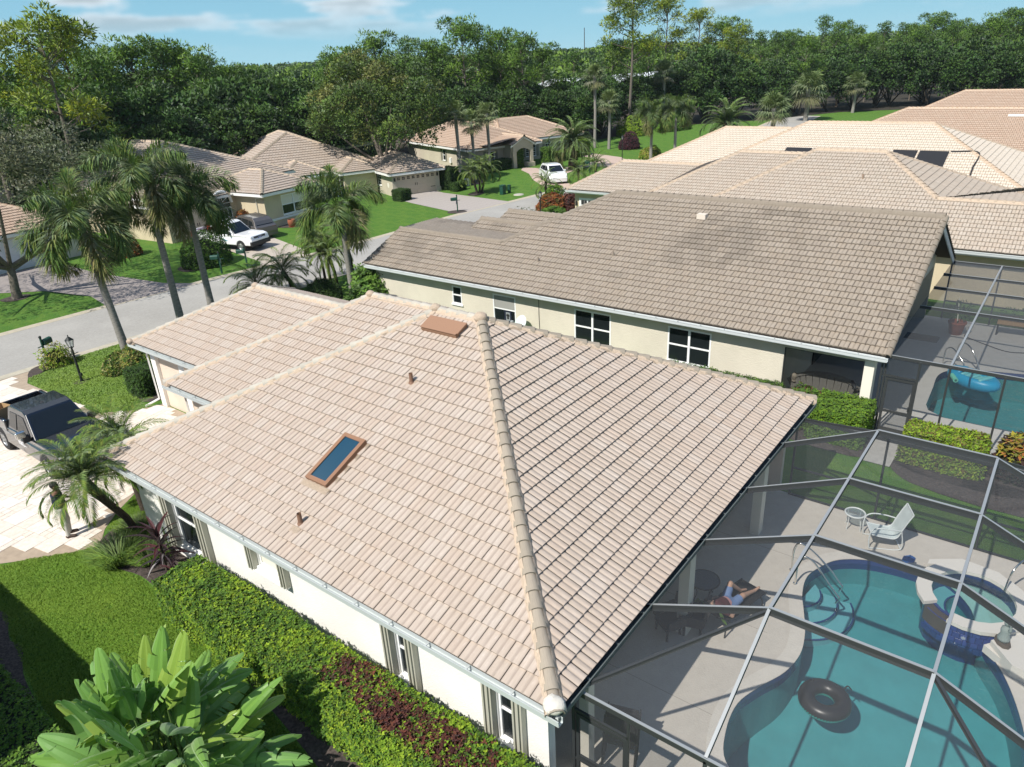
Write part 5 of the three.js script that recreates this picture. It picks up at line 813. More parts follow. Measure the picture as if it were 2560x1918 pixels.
// ---- large leaves
// a paddle leaf: midrib fold, curved blade, splits along the side veins; curl bends the tip down
function birdLeaf(seed, L, W, curl) {
  const r = RNG(seed), t = new Tri(), S = 16, lobes = [];
  const mid = (f) => { const a = -curl * f; return V3(Math.sin(curl * f + 1e-4) / (curl + 1e-4) * L, -(1 - Math.cos(curl * f)) / (curl + 1e-4) * L, 0).add(V3(0, 0, 0)); };
  const wAt = (f) => W * 0.5 * Math.pow(Math.min(1, f / 0.2 + 0.12), 0.6) * Math.pow(Math.max(0.002, 1 - Math.pow(f, 2.6)), 0.75);
  for (const s of [-1, 1]) {
    let droop = 0, gap = 0; const fold = 0.2 + 0.65 * r(), wave = r() * 6;
    for (let i = 0; i < S; i++) {
      const f0 = i / S, f1 = (i + 1) / S; if (r() < 0.2) { droop = (r() - 0.3) * 1.1; gap = 0.012 + 0.035 * r(); } else gap = 0;
      const P = (f, u) => { const m = mid(f), w = wAt(f) * u, sl = 0.10 * u * L * 0.35, ang = fold - droop * u - u * u * 0.55 + 0.12 * Math.sin(f * 9 + wave) * u, mm = mid(Math.min(1, f + sl / L)); return V3(mm.x, mm.y + Math.sin(ang) * w, s * Math.cos(ang) * w); };
      for (const [u0, u1] of [[0, 0.35], [0.35, 0.7], [0.7, 1]]) {
        const g0 = gap * u0, g1 = gap * u1, a = P(f0 + g0, u0), b = P(f1, u0), c = P(f1, u1), d = P(f0 + g1, u1), n = b.clone().sub(a).cross(d.clone().sub(a)).normalize(); if (n.y < 0) n.negate();
        const N = [n.x, n.y, n.z]; for (const [v, f, u] of [[a, f0, u0], [b, f1, u0], [c, f1, u1], [a, f0, u0], [c, f1, u1], [d, f0, u1]]) t.v([v.x, v.y, v.z], N, [f * L * 6, 0.5 + s * u * 0.5]);
      }
    }
  }
  for (let i = 0; i < S; i++) { const a = mid(i / S), b = mid((i + 1) / S), w = 0.014 * (1 - i / S * 0.7); for (const v of [[a.x, a.y + 0.004, w], [a.x, a.y + 0.004, -w], [b.x, b.y + 0.004, -w], [a.x, a.y + 0.004, w], [b.x, b.y + 0.004, -w], [b.x, b.y + 0.004, w]]) t.v(v, [0, 1, 0], [0, 0.5]); }
  return t.geo();
}
const veinT = tex(256, (u, v) => { const e = Math.abs(v - 0.5) * 2, s = 0.5 + 0.5 * Math.sin((u * 22 + e * 2.0) * 6.2832); const edge = sstep(0.86, 1, e), n = fbm(u * 8, v * 8, 8, 4, 5); return [0.82 + 0.10 * s + 0.25 * edge * n + (e < 0.05 ? 0.5 : 0), 0.86 + 0.07 * s + (e < 0.05 ? 0.14 : 0), 0.80 + 0.05 * s]; });
const bopMats = [[0.15, 0.32, 0.032], [0.20, 0.38, 0.05], [0.11, 0.26, 0.028], [0.24, 0.37, 0.035], [0.17, 0.35, 0.07]].map((c) => new THREE.MeshPhysicalMaterial({ color: lin(...c), map: rp(veinT, 0.35, 1), bumpMap: rp(veinT, 0.35, 1), bumpScale: 0.004, roughness: 0.9, transmission: 0.28, thickness: 0, clearcoat: 0.7, clearcoatRoughness: 0.3, side: THREE.DoubleSide }));
const bopStem = mat([0.09, 0.15, 0.04], 0.5);
function strapGeo(k) { // an arching strap leaf
  const t = new Tri(), S = 7, L = k < 4 ? 0.55 : 0.72, W = k < 4 ? 0.04 : 0.085, rise = 0.5 + (k % 4) * 0.22, P = (i, s) => { const f = i / S, a = rise - f * (1.2 + (k % 4) * 0.25) * f, x = L * f * Math.cos(rise * (1 - f * 0.5)), y = L * f * Math.sin(rise) - f * f * L * 0.55; return [x, y + Math.abs(s) * 0.012, s * W * 0.5 * Math.sin(Math.PI * (0.14 + 0.86 * f * 0.985))]; };
  for (let i = 0; i < S; i++) for (const s of [-1, 1]) { const a = P(i, 0), b = P(i + 1, 0), c = P(i + 1, s), d = P(i, s), n = [0.2, 1, -s * 0.3]; for (const v of [a, b, c, a, c, d]) t.v(v, n, [v[0], v[2]]); }
  return t.geo();
}
const strapMats = [[0.26, 0.28, 0.12], [0.030, 0.010, 0.015], [0.020, 0.009, 0.011], [0.065, 0.018, 0.022]].map((c) => pmat(c, 0.42, { transmission: 0.15, thickness: 0 }));
// ================= plants near the house =================
{ // the long clipped hedge along the sunlit wall: lime tops, part of it turned copper red
  hedge('clipped_hedge', 'long clipped lime green hedge with copper red patch along the white side wall', [5.6, -15.7, 6.78, -3.6], 1.08, 46000, null, { seed: 5, bump: 0.09, push: 0.06, colorAt: (x, y, z, r) => { const band = sstep(-10.6, -9.4, z) * (1 - sstep(0.28, 0.5, Math.abs(x - 6.2 + (z + 8) * 0.03 + (vnoise(z * 1.3, 4, 0, 8) - 0.5) * 0.5))) * sstep(0.3, 0.9, y) * (0.1 + 1.0 * vnoise(z * 1.6, x * 2, 0, 66)); if (r() < band) return pickC(G.red, r, 0.35); const v = vnoise(x * 1.6, z * 1.6 + y, 0, 23); return r() < v * 1.1 ? pickC(G.lime, r, 0.3) : pickC(G.green, r, 0.3); } });
  hedge('clipped_hedge', 'shaded clipped hedge at the lower left edge of the picture', [0.7, -18.6, 2.35, -12.6], 0.9, 9000, G.green, { seed: 6, bump: 0.1 });
  hedge('clipped_hedge', 'low dark green hedge under the double windows of the neighbouring cream wall', [23.85, -11.4, 24.55, -7.0], 0.95, 9000, [...G.green, ...G.dark], { seed: 7, bump: 0.1, push: 0.08 });
  hedge('clipped_hedge', 'tall clipped green hedge block before the neighbouring lanai column', [22.75, -5.6, 24.35, -3.95], 1.15, 11000, [G.green[0], G.green[2], G.lime[1]], { seed: 8, bump: 0.08, push: 0.07 });
  shrub('shrub', 'loose reddish tipped shrub between two hedges below the lanai screen', [23.9, -6.1], [0.75, 1.1, 0.7], 2600, [...G.green, G.red[0]], { seed: 4 });
  hedge('clipped_hedge', 'yellow-green ixora hedge in front of the neighbouring pool screen', [22.75, -2.7, 23.9, -0.65], 0.95, 10000, [...G.lime, G.yellow[1], G.lime[0], [0.13, 0.10, 0.03]], { seed: 9, bump: 0.09, push: 0.07, geo: 'mid' });
  { const t = shrub('croton', 'dark croton bush with yellow top leaves beside the neighbouring pool screen', [23.6, 0.25], [0.55, 1.15, 0.6], 1500, null, { geo: 'big', seed: 12, colorAt: (p, r) => p.y > 0.75 && r() < 0.65 ? pickC([[0.30, 0.26, 0.03], [0.20, 0.22, 0.03], [0.30, 0.12, 0.03]], r, 0.3) : pickC([[0.03, 0.02, 0.015], [0.05, 0.025, 0.018], [0.03, 0.035, 0.012]], r, 0.3) }); const st = []; for (let i = 0; i < 5; i++) st.push(limb([[0, 0, 0], [(i - 2) * 0.12, 0.5, ((i * 7) % 5 - 2) * 0.1], [(i - 2) * 0.22, 1.0, ((i * 3) % 5 - 2) * 0.18]], [0.02, 0.015, 0.008], 5)); part('stem', st, M.darkBark, t).userData.kind = 'stuff'; }
  { const t = thing('strap_leaf_plant', 'pale strap-leaved plant at the foot of the croton by the screen', 'plant', [23.4, 0, 1.0]), r = RNG(3); for (let i = 0; i < 22; i++) { const m = part('leaf', strapGeo(i % 4), strapMats[0], t); m.rotation.set(0, i * 2.4, 0); m.scale.setScalar(0.8 + 0.3 * r()); } }
  // ornamental grass and purple cordyline at the corner bed
  for (const [x, z, s, lab] of [[6.05, -18.9, 1.15, 'large mound of fine green ornamental grass beside the paved drive'], [6.55, -18.15, 0.85, 'smaller yellowish mound of ornamental grass next to purple cordyline'], [7.0, -19.6, 0.95, 'shaded mound of grass at the foot of the leaning palm']]) {
    const t = thing('grass_clump', lab, 'ornamental grass', [x, 0, z]), r = RNG(Math.round(x * 100)), g = new Tri();
    for (let i = 0; i < 1500; i++) { const a = r() * 6.28, q = Math.sqrt(r()) * 0.38, d = V3(Math.cos(a), 1.1 + r(), Math.sin(a)).normalize(), p = V3(Math.cos(a) * q, 0, Math.sin(a) * q), L = 0.42 + 0.38 * r(), w = 0.011, c = pickC([[0.12, 0.22, 0.03], [0.17, 0.26, 0.04], [0.09, 0.17, 0.03]], r, 0.3), s1 = d.clone().cross(randDir(r)).normalize().multiplyScalar(w / 2), m = p.clone().addScaledVector(d, L * 0.6), e = m.clone().add(V3(d.x * L * 0.5, d.y * L * 0.12, d.z * L * 0.5)), N = [d.x * 0.6, 0.8, d.z * 0.6]; for (const v of [p.clone().add(s1), p.clone().sub(s1), m.clone().add(s1), m.clone().add(s1), p.clone().sub(s1), m.clone().sub(s1), m.clone().add(s1), m.clone().sub(s1), e]) g.v([v.x, v.y, v.z], N, [0, 0], c); }
    part('blades', g.geo(), LM.leaf, t).userData.kind = 'stuff'; t.scale.setScalar(s);
  }
  for (const [x, z, s, n, lab] of [[6.5, -17.15, 1.0, 34, 'purple cordyline with dark strap leaves at the corner window'], [6.3, -16.3, 0.6, 20, 'short purple cordyline at the end of the lime hedge']]) {
    const t = thing('cordyline', lab, 'plant', [x, 0, z]), r = RNG(n); part('stem', [limb([[0, 0, 0], [0.05, 0.6, 0.02], [0.02, 1.25, -0.03]], [0.035, 0.03, 0.025], 7)], M.darkBark, t);
    for (let i = 0; i < n; i++) { const m = part('leaf', strapGeo(4 + i % 4), strapMats[1 + i % 3], t); m.position.set(0.03, mixn(0.45, 1.3, i / n), 0); m.rotation.set(0, i * 2.4, mixn(-0.5, 0.55, i / n), 'YXZ'); m.scale.setScalar(0.85 + 0.5 * r()); } t.scale.setScalar(s);
  }
  { const t = thing('banana_shoot', 'single upright pale green leaf behind the purple cordyline', 'plant', [6.95, 0, -17.75]); const m = part('leaf', birdLeaf(71, 0.85, 0.24, 0), bopMats[1], t); m.position.set(0, 1.0, 0); m.rotation.z = 1.45; part('stem', limb([[0, 0, 0], [0, 1.02, 0]], [0.03, 0.02], 6), bopStem, t); }
}
// ---- leaning date palms at the front corner
const dateCols = [[0.095, 0.17, 0.022], [0.13, 0.205, 0.026], [0.07, 0.135, 0.02], [0.17, 0.215, 0.03]];
const dateFr = [1.35, 1.05, 0.75, 0.45, 0.1].map((rise, i) => frondFeather(300 + i, { L: 1.62, rise, droop: 1.5 + 0.25 * i, n: 46, leafL: 0.36, w: 0.026, vee: 0.35, col: dateCols, bare: 0.14, rach: 0.014, sag: 0.7 }));
palm('date_palm', 'leaning pygmy date palm over the paved drive, its trunk crossing the grass', [7.05, 0, -19.85], { trunk: [[0, 0, 0], [-0.2, 0.65, 0.12], [-0.6, 1.45, 0.3], [-0.95, 2.2, 0.42], [-1.08, 2.55, 0.47]], radii: [0.11, 0.10, 0.11, 0.14, 0.12], fronds: dateFr.slice(0, 4), count: 38, bark: M.darkBark, seed: 2, tilt: 0.3, scale: 0.96, low: 0.2 });
palm('date_palm', 'pygmy date palm between the dark pickup truck and the tiled roof corner', [7.75, 0, -20.75], { trunk: [[0, 0, 0], [0.02, 0.65, -0.15], [0.1, 1.4, -0.4], [0.16, 2.0, -0.55]], radii: [0.10, 0.09, 0.10, 0.12], fronds: dateFr, count: 40, bark: M.darkBark, seed: 7, tilt: 0.3, scale: 1.05, low: 0.25 });
// ---- bird-of-paradise clump in the foreground
{
  const t = thing('bird_of_paradise', 'large clump of giant bird of paradise with torn paddle leaves in the foreground', 'plant', [3.05, 0, -10.75]), r = RNG(17), stems = [];
  const N = 98;
  for (let i = 0; i < N; i++) {
    const f = i / N, a = i * 2.39996 + (r() - 0.5) * 0.7, out = mixn(0.15, 1.15, Math.pow(f, 0.75)) * (0.75 + 0.45 * r()), hgt = mixn(2.35, 0.7, f) * (0.85 + 0.3 * r()), b0 = r() * 6.28, bq = 0.85 * Math.sqrt(r()), b = V3(Math.cos(b0) * bq, 0, Math.sin(b0) * bq), e = V3(b.x * 0.8 + Math.cos(a) * out * 0.72, hgt * (0.8 + 0.3 * r()), b.z * 0.8 + Math.sin(a) * out * 0.72);
    stems.push(limb([b, b.clone().lerp(e, 0.5).add(V3(0, 0.2, 0)), e], [0.035, 0.026, 0.016], 6));
    const L = mixn(1.5, 1.05, r()), W = mixn(0.36, 0.58, r()), m = part('leaf', birdLeaf(100 + i, L, W, mixn(0.15, 1.1, f) * (0.7 + 0.6 * r())), bopMats[i % 5], t);
    m.position.copy(e); m.rotation.set((r() - 0.5) * 2.0, -a + (r() - 0.5) * 1.1, mixn(1.35, 0.2, Math.pow(f, 0.9)) + (r() - 0.5) * 0.5, 'YZX');
  }
  part('stem', stems, bopStem, t).userData.kind = 'stuff';
}
// ---- foxtail palms: smooth ringed trunks, green crownshafts, bottle-brush fronds
const foxCols = [[0.085, 0.155, 0.030], [0.11, 0.185, 0.034], [0.065, 0.125, 0.027], [0.16, 0.20, 0.04]];
const foxFr = [1.3, 1.0, 0.75, 0.45, 0.05].map((rise, i) => frondFeather(400 + i, { L: 3.05, rise, droop: 2.1 + 0.42 * i, n: 100, leafL: 0.92, w: 0.05, plume: 1, col: i > 3 ? [[0.19, 0.205, 0.06], [0.15, 0.175, 0.05], [0.22, 0.20, 0.08]] : foxCols, bare: 0.16, rach: 0.022, sag: 0.6 }));
const crownshaft = (t, head, H = 1.05, r0 = 0.13) => part('crownshaft', limb([head.clone().add(V3(0, -0.1, 0)), head.clone().add(V3(0.0, H * 0.5, 0)), head.clone().add(V3(0, H, 0))], [r0, r0 * 0.92, r0 * 0.5], 12), mat([0.12, 0.185, 0.085], 0.5), t);
function foxtail(label, [x, z], H, lean, seed, count = 11, scale = 1) {
  return palm('foxtail_palm', label, [x, 0, z], { trunk: [[0, 0, 0], [lean[0] * 0.3, H * 0.3, lean[1] * 0.3], [lean[0] * 0.7, H * 0.7, lean[1] * 0.7], [lean[0], H, lean[1]], [lean[0], H + 0.9, lean[1]]], radii: [0.21, 0.17, 0.15, 0.125, 0.06], fronds: foxFr, count, seed, tilt: 0.25, scale, seg: 14, low: 0.2, extra: (t, head) => crownshaft(t, head.clone().add(V3(0, -0.9, 0))) });
}
foxtail('nearest foxtail palm with long pale trunk beside the variegated shrubs', [13.95, -33.85], 5.5, [-0.3, -0.2], 1, 13);
foxtail('middle one of the three foxtail palms with its upright bright new frond', [17.55, -35.3], 6.8, [-0.15, 0.1], 3, 13);
foxtail('right-hand one of the three foxtail palms above the street and white pickup', [19.45, -35.5], 5.5, [-0.1, 0.1], 5, 12);
foxtail('solitary foxtail palm in the gap between the two tiled houses', [24.75, -30.3], 4.6, [-0.15, 0.1], 7, 9);
for (const [x, z, h, s, lab] of [[23.0, -35.9, 0.9, 1.25, 'low bushy date palm nearest the garage roof peak'], [24.9, -35.9, 1.0, 1.35, 'wide dark date palm before the grey street edge'], [27.8, -36.0, 2.9, 0.95, 'date palm with a bare bent trunk standing against the street'], [26.4, -33.6, 2.1, 1.1, 'date palm just left of the solitary foxtail trunk'], [28.2, -34.2, 3.1, 1.0, 'tall thin date palm right of the solitary foxtail trunk'], [26.6, -34.9, 3.2, 0.9, 'slender date palm behind the solitary foxtail trunk']])
  palm('date_palm', lab, [x, 0, z], { trunk: [[0, 0, 0], [-0.1, h * 0.5, 0.05], [-0.35, h, 0.0]], radii: [0.10, 0.08, 0.11], fronds: dateFr, count: 34, bark: M.darkBark, seed: Math.round(x * 7), tilt: 0.3, scale: s, low: 0.2 });
shrub('fig_shrub', 'glossy broad-leaved shrub against the end of the cream wall', [25.0, -28.7], [1.25, 2.0, 1.3], 2600, [...G.green, G.green[2]], { geo: 'big', seed: 31, lump: 0.6, y0: 0.3, m: LM.gloss, push: 0.25 });
shrub('fig_shrub', 'second glossy shrub, lower and nearer the near roof peak', [23.4, -28.0], [1.0, 1.5, 1.0], 1900, [...G.green], { geo: 'big', seed: 32, lump: 0.6, y0: 0.2, m: LM.gloss, push: 0.25 });
shrub('shrub', 'dark rounded shrub under the date palms of the side garden', [24.8, -33.0], [1.0, 0.95, 0.9], 2200, G.dark, { seed: 33 });
shrub('shrub', 'pale yellow-green airy shrub at the street beyond the grey roof', [35.5, -33.6], [1.1, 1.5, 1.1], 1500, [...G.yellow, G.lime[0]], { geo: 'mid', seed: 34, lump: 0.7, push: 0.35 });
shrub('shrub', 'grey-green airy shrub behind the small stepped gables', [43.5, -32.2], [1.1, 1.6, 1.1], 1300, [[0.10, 0.12, 0.06], [0.08, 0.10, 0.05]], { geo: 'mid', seed: 35, lump: 0.7, push: 0.35 });
// ---- front garden
shrub('variegated_shrub', 'cream and green variegated shrubs round the nearest foxtail trunk', [13.7, -32.7], [1.35, 0.78, 0.9], 4200, [...G.green, ...G.yellow, [0.34, 0.32, 0.14]], { geo: 'mid', seed: 41, lump: 0.5 });
shrub('variegated_shrub', 'variegated shrub right of the nearest foxtail trunk', [15.3, -33.3], [0.9, 0.75, 0.8], 2300, [...G.green, ...G.yellow], { geo: 'mid', seed: 42, lump: 0.5 });
hedge('clipped_hedge', 'small dark clipped hedge beside the garage downspout', [12.0, -30.0, 13.2, -28.8], 1.05, 5200, [...G.dark, G.green[1]], { seed: 43, bump: 0.12, push: 0.1 });
shrub('shrub', 'bright yellow-green shrub around the foot of the green mailbox', [11.75, -36.2], [0.55, 0.85, 0.5], 700, [...G.yellow, ...G.lime], { geo: 'mid', seed: 44, lump: 0.7, push: 0.2 });
// ---- mown grass seen close: short blades in tufts over the near lawns
{
  const tuft = (s) => { const r = RNG(s), t = new Tri(); for (let i = 0; i < 7; i++) { const a = r() * 6.28, d = V3(Math.cos(a) * 0.6, 1, Math.sin(a) * 0.6).normalize(), p = V3((r() - 0.5) * 0.05, 0, (r() - 0.5) * 0.05), s1 = d.clone().cross(randDir(r)).normalize().multiplyScalar(0.0035), e = p.clone().addScaledVector(d, 0.035 + 0.035 * r()), m = p.clone().lerp(e, 0.6).addScaledVector(V3(0, 1, 0), 0.006); const N = [d.x * 0.4, 1, d.z * 0.4]; for (const v of [p.clone().add(s1), p.clone().sub(s1), m.clone().add(s1), m.clone().add(s1), p.clone().sub(s1), m.clone().sub(s1), m.clone().add(s1), m.clone().sub(s1), e]) t.v([v.x, v.y, v.z], N, [0, 0], [1, 1, 1]); } return t.geo(); };
  const poly = (P) => (x, z) => { let c = false; for (let i = 0, j = P.length - 1; i < P.length; j = i++) { const [a, b] = P[i], [p, q] = P[j]; if ((b > z) !== (q > z) && x < (p - a) * (z - b) / (q - b) + a) c = !c; } return c; };
  const areas = [[poly([[4.6, -21.15], [5.5, -20.35], [6.0, -20.05], [5.72, -19.2], [6.0, -17.7], [5.95, -16.5], [5.9, -15.3], [5.95, -14.4], [5.7, -13.2], [5.45, -11.8], [5.2, -10.2], [4.85, -8], [3, -6.5], [1.6, -9], [1.0, -12.4], [1.7, -12.6], [2.3, -14], [2.6, -15.4], [2.85, -16.8], [3.05, -18], [3.3, -19.5], [2.6, -22.2]]), [1, -22.5, 6.2, -6.5], 90000, 1], [poly([[10.05, -35.0], [10.3, -35.65], [12.2, -35.9], [12.3, -36.5], [18, -36.2], [20, -36], [20, -33.5], [16.3, -33.5], [15.3, -32.1], [13.3, -31.6], [12.2, -29.8], [11.6, -28.2], [10.4, -29.1], [10.2, -31.3]]), [10, -36.5, 20, -28], 45000, 1.4], [poly([[7.3, -21.3], [8.0, -21.8], [8.3, -22.0], [7.5, -19.4], [7.3, -19.3], [6.6, -20.7]]), [6.5, -22, 8.4, -19.2], 3500, 1.2]];
  areas.forEach(([inside, [x0, z0, x1, z1], n, sc], k) => {
    const im = new THREE.InstancedMesh(tuft(60 + k), LM.leaf, n), r = RNG(600 + k), Mx = new THREE.Matrix4(), col = new THREE.Color(); im.name = numbered('grass'); let c = 0;
    for (let i = 0; i < n * 6 && c < n; i++) { const x = mixn(x0, x1, r()), z = mixn(z0, z1, r()); if (!inside(x, z)) continue; const s = sc * (0.5 + 0.45 * r()); Mx.compose(V3(x, 0, z), new THREE.Quaternion().setFromAxisAngle(V3(0, 1, 0), r() * 6.28), V3(s, s * (0.8 + 0.5 * vnoise(x * 2, z * 2, 0, 7)), s)); im.setMatrixAt(c, Mx); const m = vnoise(x * 0.8, z * 0.8, 0, 3) * 0.6 + r() * 0.5; im.setColorAt(c, col.setRGB(0.13 + 0.10 * m, 0.27 + 0.08 * m, 0.018 + 0.016 * m)); c++; }
    im.count = c; scene.add(im); tag(im, ['short mown grass of the side lawn with a shaded left half', 'short mown grass of the front lawn by the lamp post', 'patch of mown grass between the drive and the house corner'][k], 'grass'); im.userData.kind = 'stuff';
  });
}
// ================= houses across the street =================
function hipBlock(h, R, x0, x1, z0, z1, y, sl, { run = 'z', front = 1, back = 1, ov = 0.5 } = {}) { // walls x0..x1, z0 (street side) .. z1 (behind, smaller); eaves overhang by ov
  const X0 = x0 - ov, X1 = x1 + ov, Z0 = z0 + ov, Z1 = z1 - ov, half = (run === 'z' ? X1 - X0 : Z0 - Z1) / 2, ry = y + sl * half;
  const c = [[X0, y, Z0], [X1, y, Z0], [X1, y, Z1], [X0, y, Z1]];
  if (run === 'z') {
    const xm = (X0 + X1) / 2, a = [xm, ry, Z0 - half * front], b = [xm, ry, Z1 + half * back];
    R.face([c[0], c[3], b, a]); R.face([c[1], c[0], a]); R.face([c[2], c[1], a, b]); if (back) R.face([c[3], c[2], b]);
    if (front) { R.ridge(c[0], a, { up: 0.02 }); R.ridge(c[1], a, { up: 0.02 }); } if (back) R.ridge(c[3], b, { up: 0.02 }); R.ridge(a, b, { up: 0.03 });
  } else {
    const zm = (Z0 + Z1) / 2, a = [X0 + half * front, ry, zm], b = [X1 - half * back, ry, zm];
    R.face([c[0], c[1], b, a]); R.face([c[3], c[0], a]); R.face([c[1], c[2], b]); R.face([c[2], c[3], a, b]);
    R.ridge(c[0], a, { up: 0.02 }); R.ridge(c[3], a, { up: 0.02 }); R.ridge(c[1], b, { up: 0.02 }); R.ridge(a, b, { up: 0.03 });
  }
  const f = (A, B) => bar(V3(...A).add(V3(0, -0.15, 0)), V3(...B).add(V3(0, -0.15, 0)), 0.05, 0.22);
  part('fascia', [f([X0 + 0.04, y, Z0 - 0.05], [X0 + 0.04, y, Z1]), f([X0, y, Z0 - 0.04], [X1, y, Z0 - 0.04]), f([X1 - 0.04, y, Z0 - 0.05], [X1 - 0.04, y, Z1])], M.trimWhite, h);
  part('soffit', [bx(X0 + 0.06, y - 0.26, Z1, x0 + 0.02, y - 0.24, Z0), bx(x0, y - 0.26, z0 - 0.02, X1 - 0.06, y - 0.24, Z0 - 0.06), bx(x1 - 0.02, y - 0.26, Z1, X1 - 0.06, y - 0.24, z0)], M.soffit, h);
  return { y: y - 0.24, ry };
}
function garageDoor(h, x0, x1, z, H, glazed) {
  const m = part('garage_door', bx(x0, 0.02, z - 0.04, x1, H, z), mat([0.50, 0.43, 0.33], 0.6), h), rows = 4, cols = 8, g = [];
  for (let r = 0; r < rows; r++) for (let c = 0; c < cols; c++) { const a = x0 + (x1 - x0) * c / cols + 0.05, b = x0 + (x1 - x0) * (c + 1) / cols - 0.05; part('panel', rbx(a, 0.06 + H * r / rows, z - 0.01, b, H * (r + 1) / rows - 0.04, z + 0.015, 0.01, 1), m.material, m); if (glazed && r === rows - 1) for (let k = 0; k < 2; k++) for (let q = 0; q < 2; q++) g.push(bx(a + 0.06 + k * (b - a - 0.12) / 2 + 0.015, H * 0.80 + q * 0.15 + 0.015, z + 0.015, a + 0.06 + (k + 1) * (b - a - 0.12) / 2 - 0.015, H * 0.80 + (q + 1) * 0.15 - 0.015, z + 0.022)); }
  if (g.length) { const w = part('door_window', g, M.black, m); w.userData.kind = 'stuff'; }
  part('hinge', [bx(x0 + 0.05, 0.5, z + 0.016, x0 + 0.55, 0.55, z + 0.028)], M.black, m); part('hinge', [bx(x1 - 0.55, 0.5, z + 0.016, x1 - 0.05, 0.55, z + 0.028)], M.black, m); part('handle', bx((x0 + x1) / 2 - 0.12, 0.85, z + 0.016, (x0 + x1) / 2 - 0.07, 1.1, z + 0.04), M.black, m); part('handle', bx((x0 + x1) / 2 + 0.07, 0.85, z + 0.016, (x0 + x1) / 2 + 0.12, 1.1, z + 0.04), M.black, m);
  return m;
}
const lantern = (h, x, y, z) => part('wall_lantern', [bx(x - 0.07, y, z, x + 0.07, y + 0.26, z + 0.12), bx(x - 0.03, y + 0.26, z + 0.02, x + 0.03, y + 0.36, z + 0.08), bx(x - 0.09, y + 0.255, z - 0.0, x + 0.09, y + 0.275, z + 0.14)], M.black, h);
{
  const h = thing('stucco_house', 'yellow stucco house across the street behind the foxtail palms, with an arched entry and bay', 'house', [35.3, 0, -52.7], 6 * D2R);
  const R = new Roof(h, 'pink', { seg: 4, amp: 0.02, lift: 0.05, single: 0, seed: 61 });
  hipBlock(h, R, 0, 5.4, 0, -7, 2.95, 0.43, {}); hipBlock(h, R, -6.2, 8.4, -6, -25, 3.35, 0.42, {}); hipBlock(h, R, -6.5, -1.2, -3.6, -9, 2.9, 0.43, {}); R.done();
  const bw = { a0: 1.8, a1: 4.5, y0: 0.85, y1: 2.45 };
  part('wall', [wallSlab('z', 0, 0, 5.4, -0.1, 2.7, 1, [bw]), wallSlab('x', 0, -6.8, -0.2, -0.1, 2.7, -1), wallSlab('x', 5.4, -7, -0.2, -0.1, 2.7, 1)], M.stuccoYellow, h);
  windowUnit(h, 'z', 0, bw.a0, bw.a1, bw.y0, bw.y1, 1, { cols: 2, rows: 2, blind: 'top', frame: 0.07 });
  part('wall_band', [rbx(-0.08, 0.55, -2.0, 5.5, 0.72, 0.1, 0.02, 1), rbx(-0.1, -0.1, -0.1, 0.55, 0.55, 0.12, 0.02, 1)], M.trimWhite, h);
  part('wall', [wallSlab('x', -6.2, -24.5, -6.2, -0.1, 3.1, -1), wallSlab('z', -6, -1.2, 0, -0.1, 3.1, 1, []), wallSlab('z', -6, 5.4, 8.4, -0.1, 3.1, 1), wallSlab('x', -6.5, -9, -3.8, -0.1, 2.65, -1), wallSlab('z', -3.6, -6.5, -1.2, -0.1, 2.65, 1, []), wallSlab('x', -1.2, -6, -3.8, -0.1, 2.65, 1)], M.stuccoYellow, h);
  garageDoor(h, -6.1, -1.7, -3.56, 2.1, false);
  // arched fan window over the gate, a white screen gate below
  part('arch_wall', wallSlab('z', -5.0, -1.2, 0, 0, 3.5, 1, []), M.stuccoYellow, h); const e = part('entry_arch', [(() => { const g = new THREE.TorusGeometry(1.0, 0.12, 8, 24, Math.PI); g.translate(-1.55, 2.15, -3.3); return g; })()], M.trimWhite, h);
  part('entry_wall', wallSlab('z', -3.42, -3.2, 0, 0, 3.3, 1, [{ a0: -2.55, a1: -0.55, y0: 0.02, y1: 3.15, arch: true }]), M.stuccoYellow, h);
  const fan = []; for (let k = 0; k <= 6; k++) { const a = Math.PI * k / 6; fan.push(bar([-1.55 + Math.cos(a) * 0.3, 2.15 + Math.sin(a) * 0.3, -3.5], [-1.55 + Math.cos(a) * 0.95, 2.15 + Math.sin(a) * 0.95, -3.5], 0.05, 0.05)); } const dk = new THREE.CircleGeometry(1, 24, 0, Math.PI); dk.translate(-1.55, 2.15, -3.56);
  part('fan_window', fan, M.vinyl, h); part('pane', dk, M.glassDark, h); part('dark_screen', bx(-2.55, 0.1, -3.58, -0.55, 2.1, -3.56), M.screenDark, h);
  const gt = []; for (let k = 0; k < 6; k++) gt.push(bx(-2.5 + k * 0.38, 0.1, -3.5, -2.45 + k * 0.38, 1.75, -3.46)); gt.push(bx(-2.55, 1.72, -3.5, -0.55, 1.8, -3.46), bx(-2.55, 0.1, -3.5, -0.55, 0.18, -3.46), bx(-2.55, 0.9, -3.5, -0.55, 0.96, -3.46)); part('screen_gate', gt, M.vinyl, h);
  downspout([[-0.45, 2.7, 0.5], [-0.06, 2.45, -0.9], [-0.06, 0.1, -0.9]], h, M.trimCream);
}
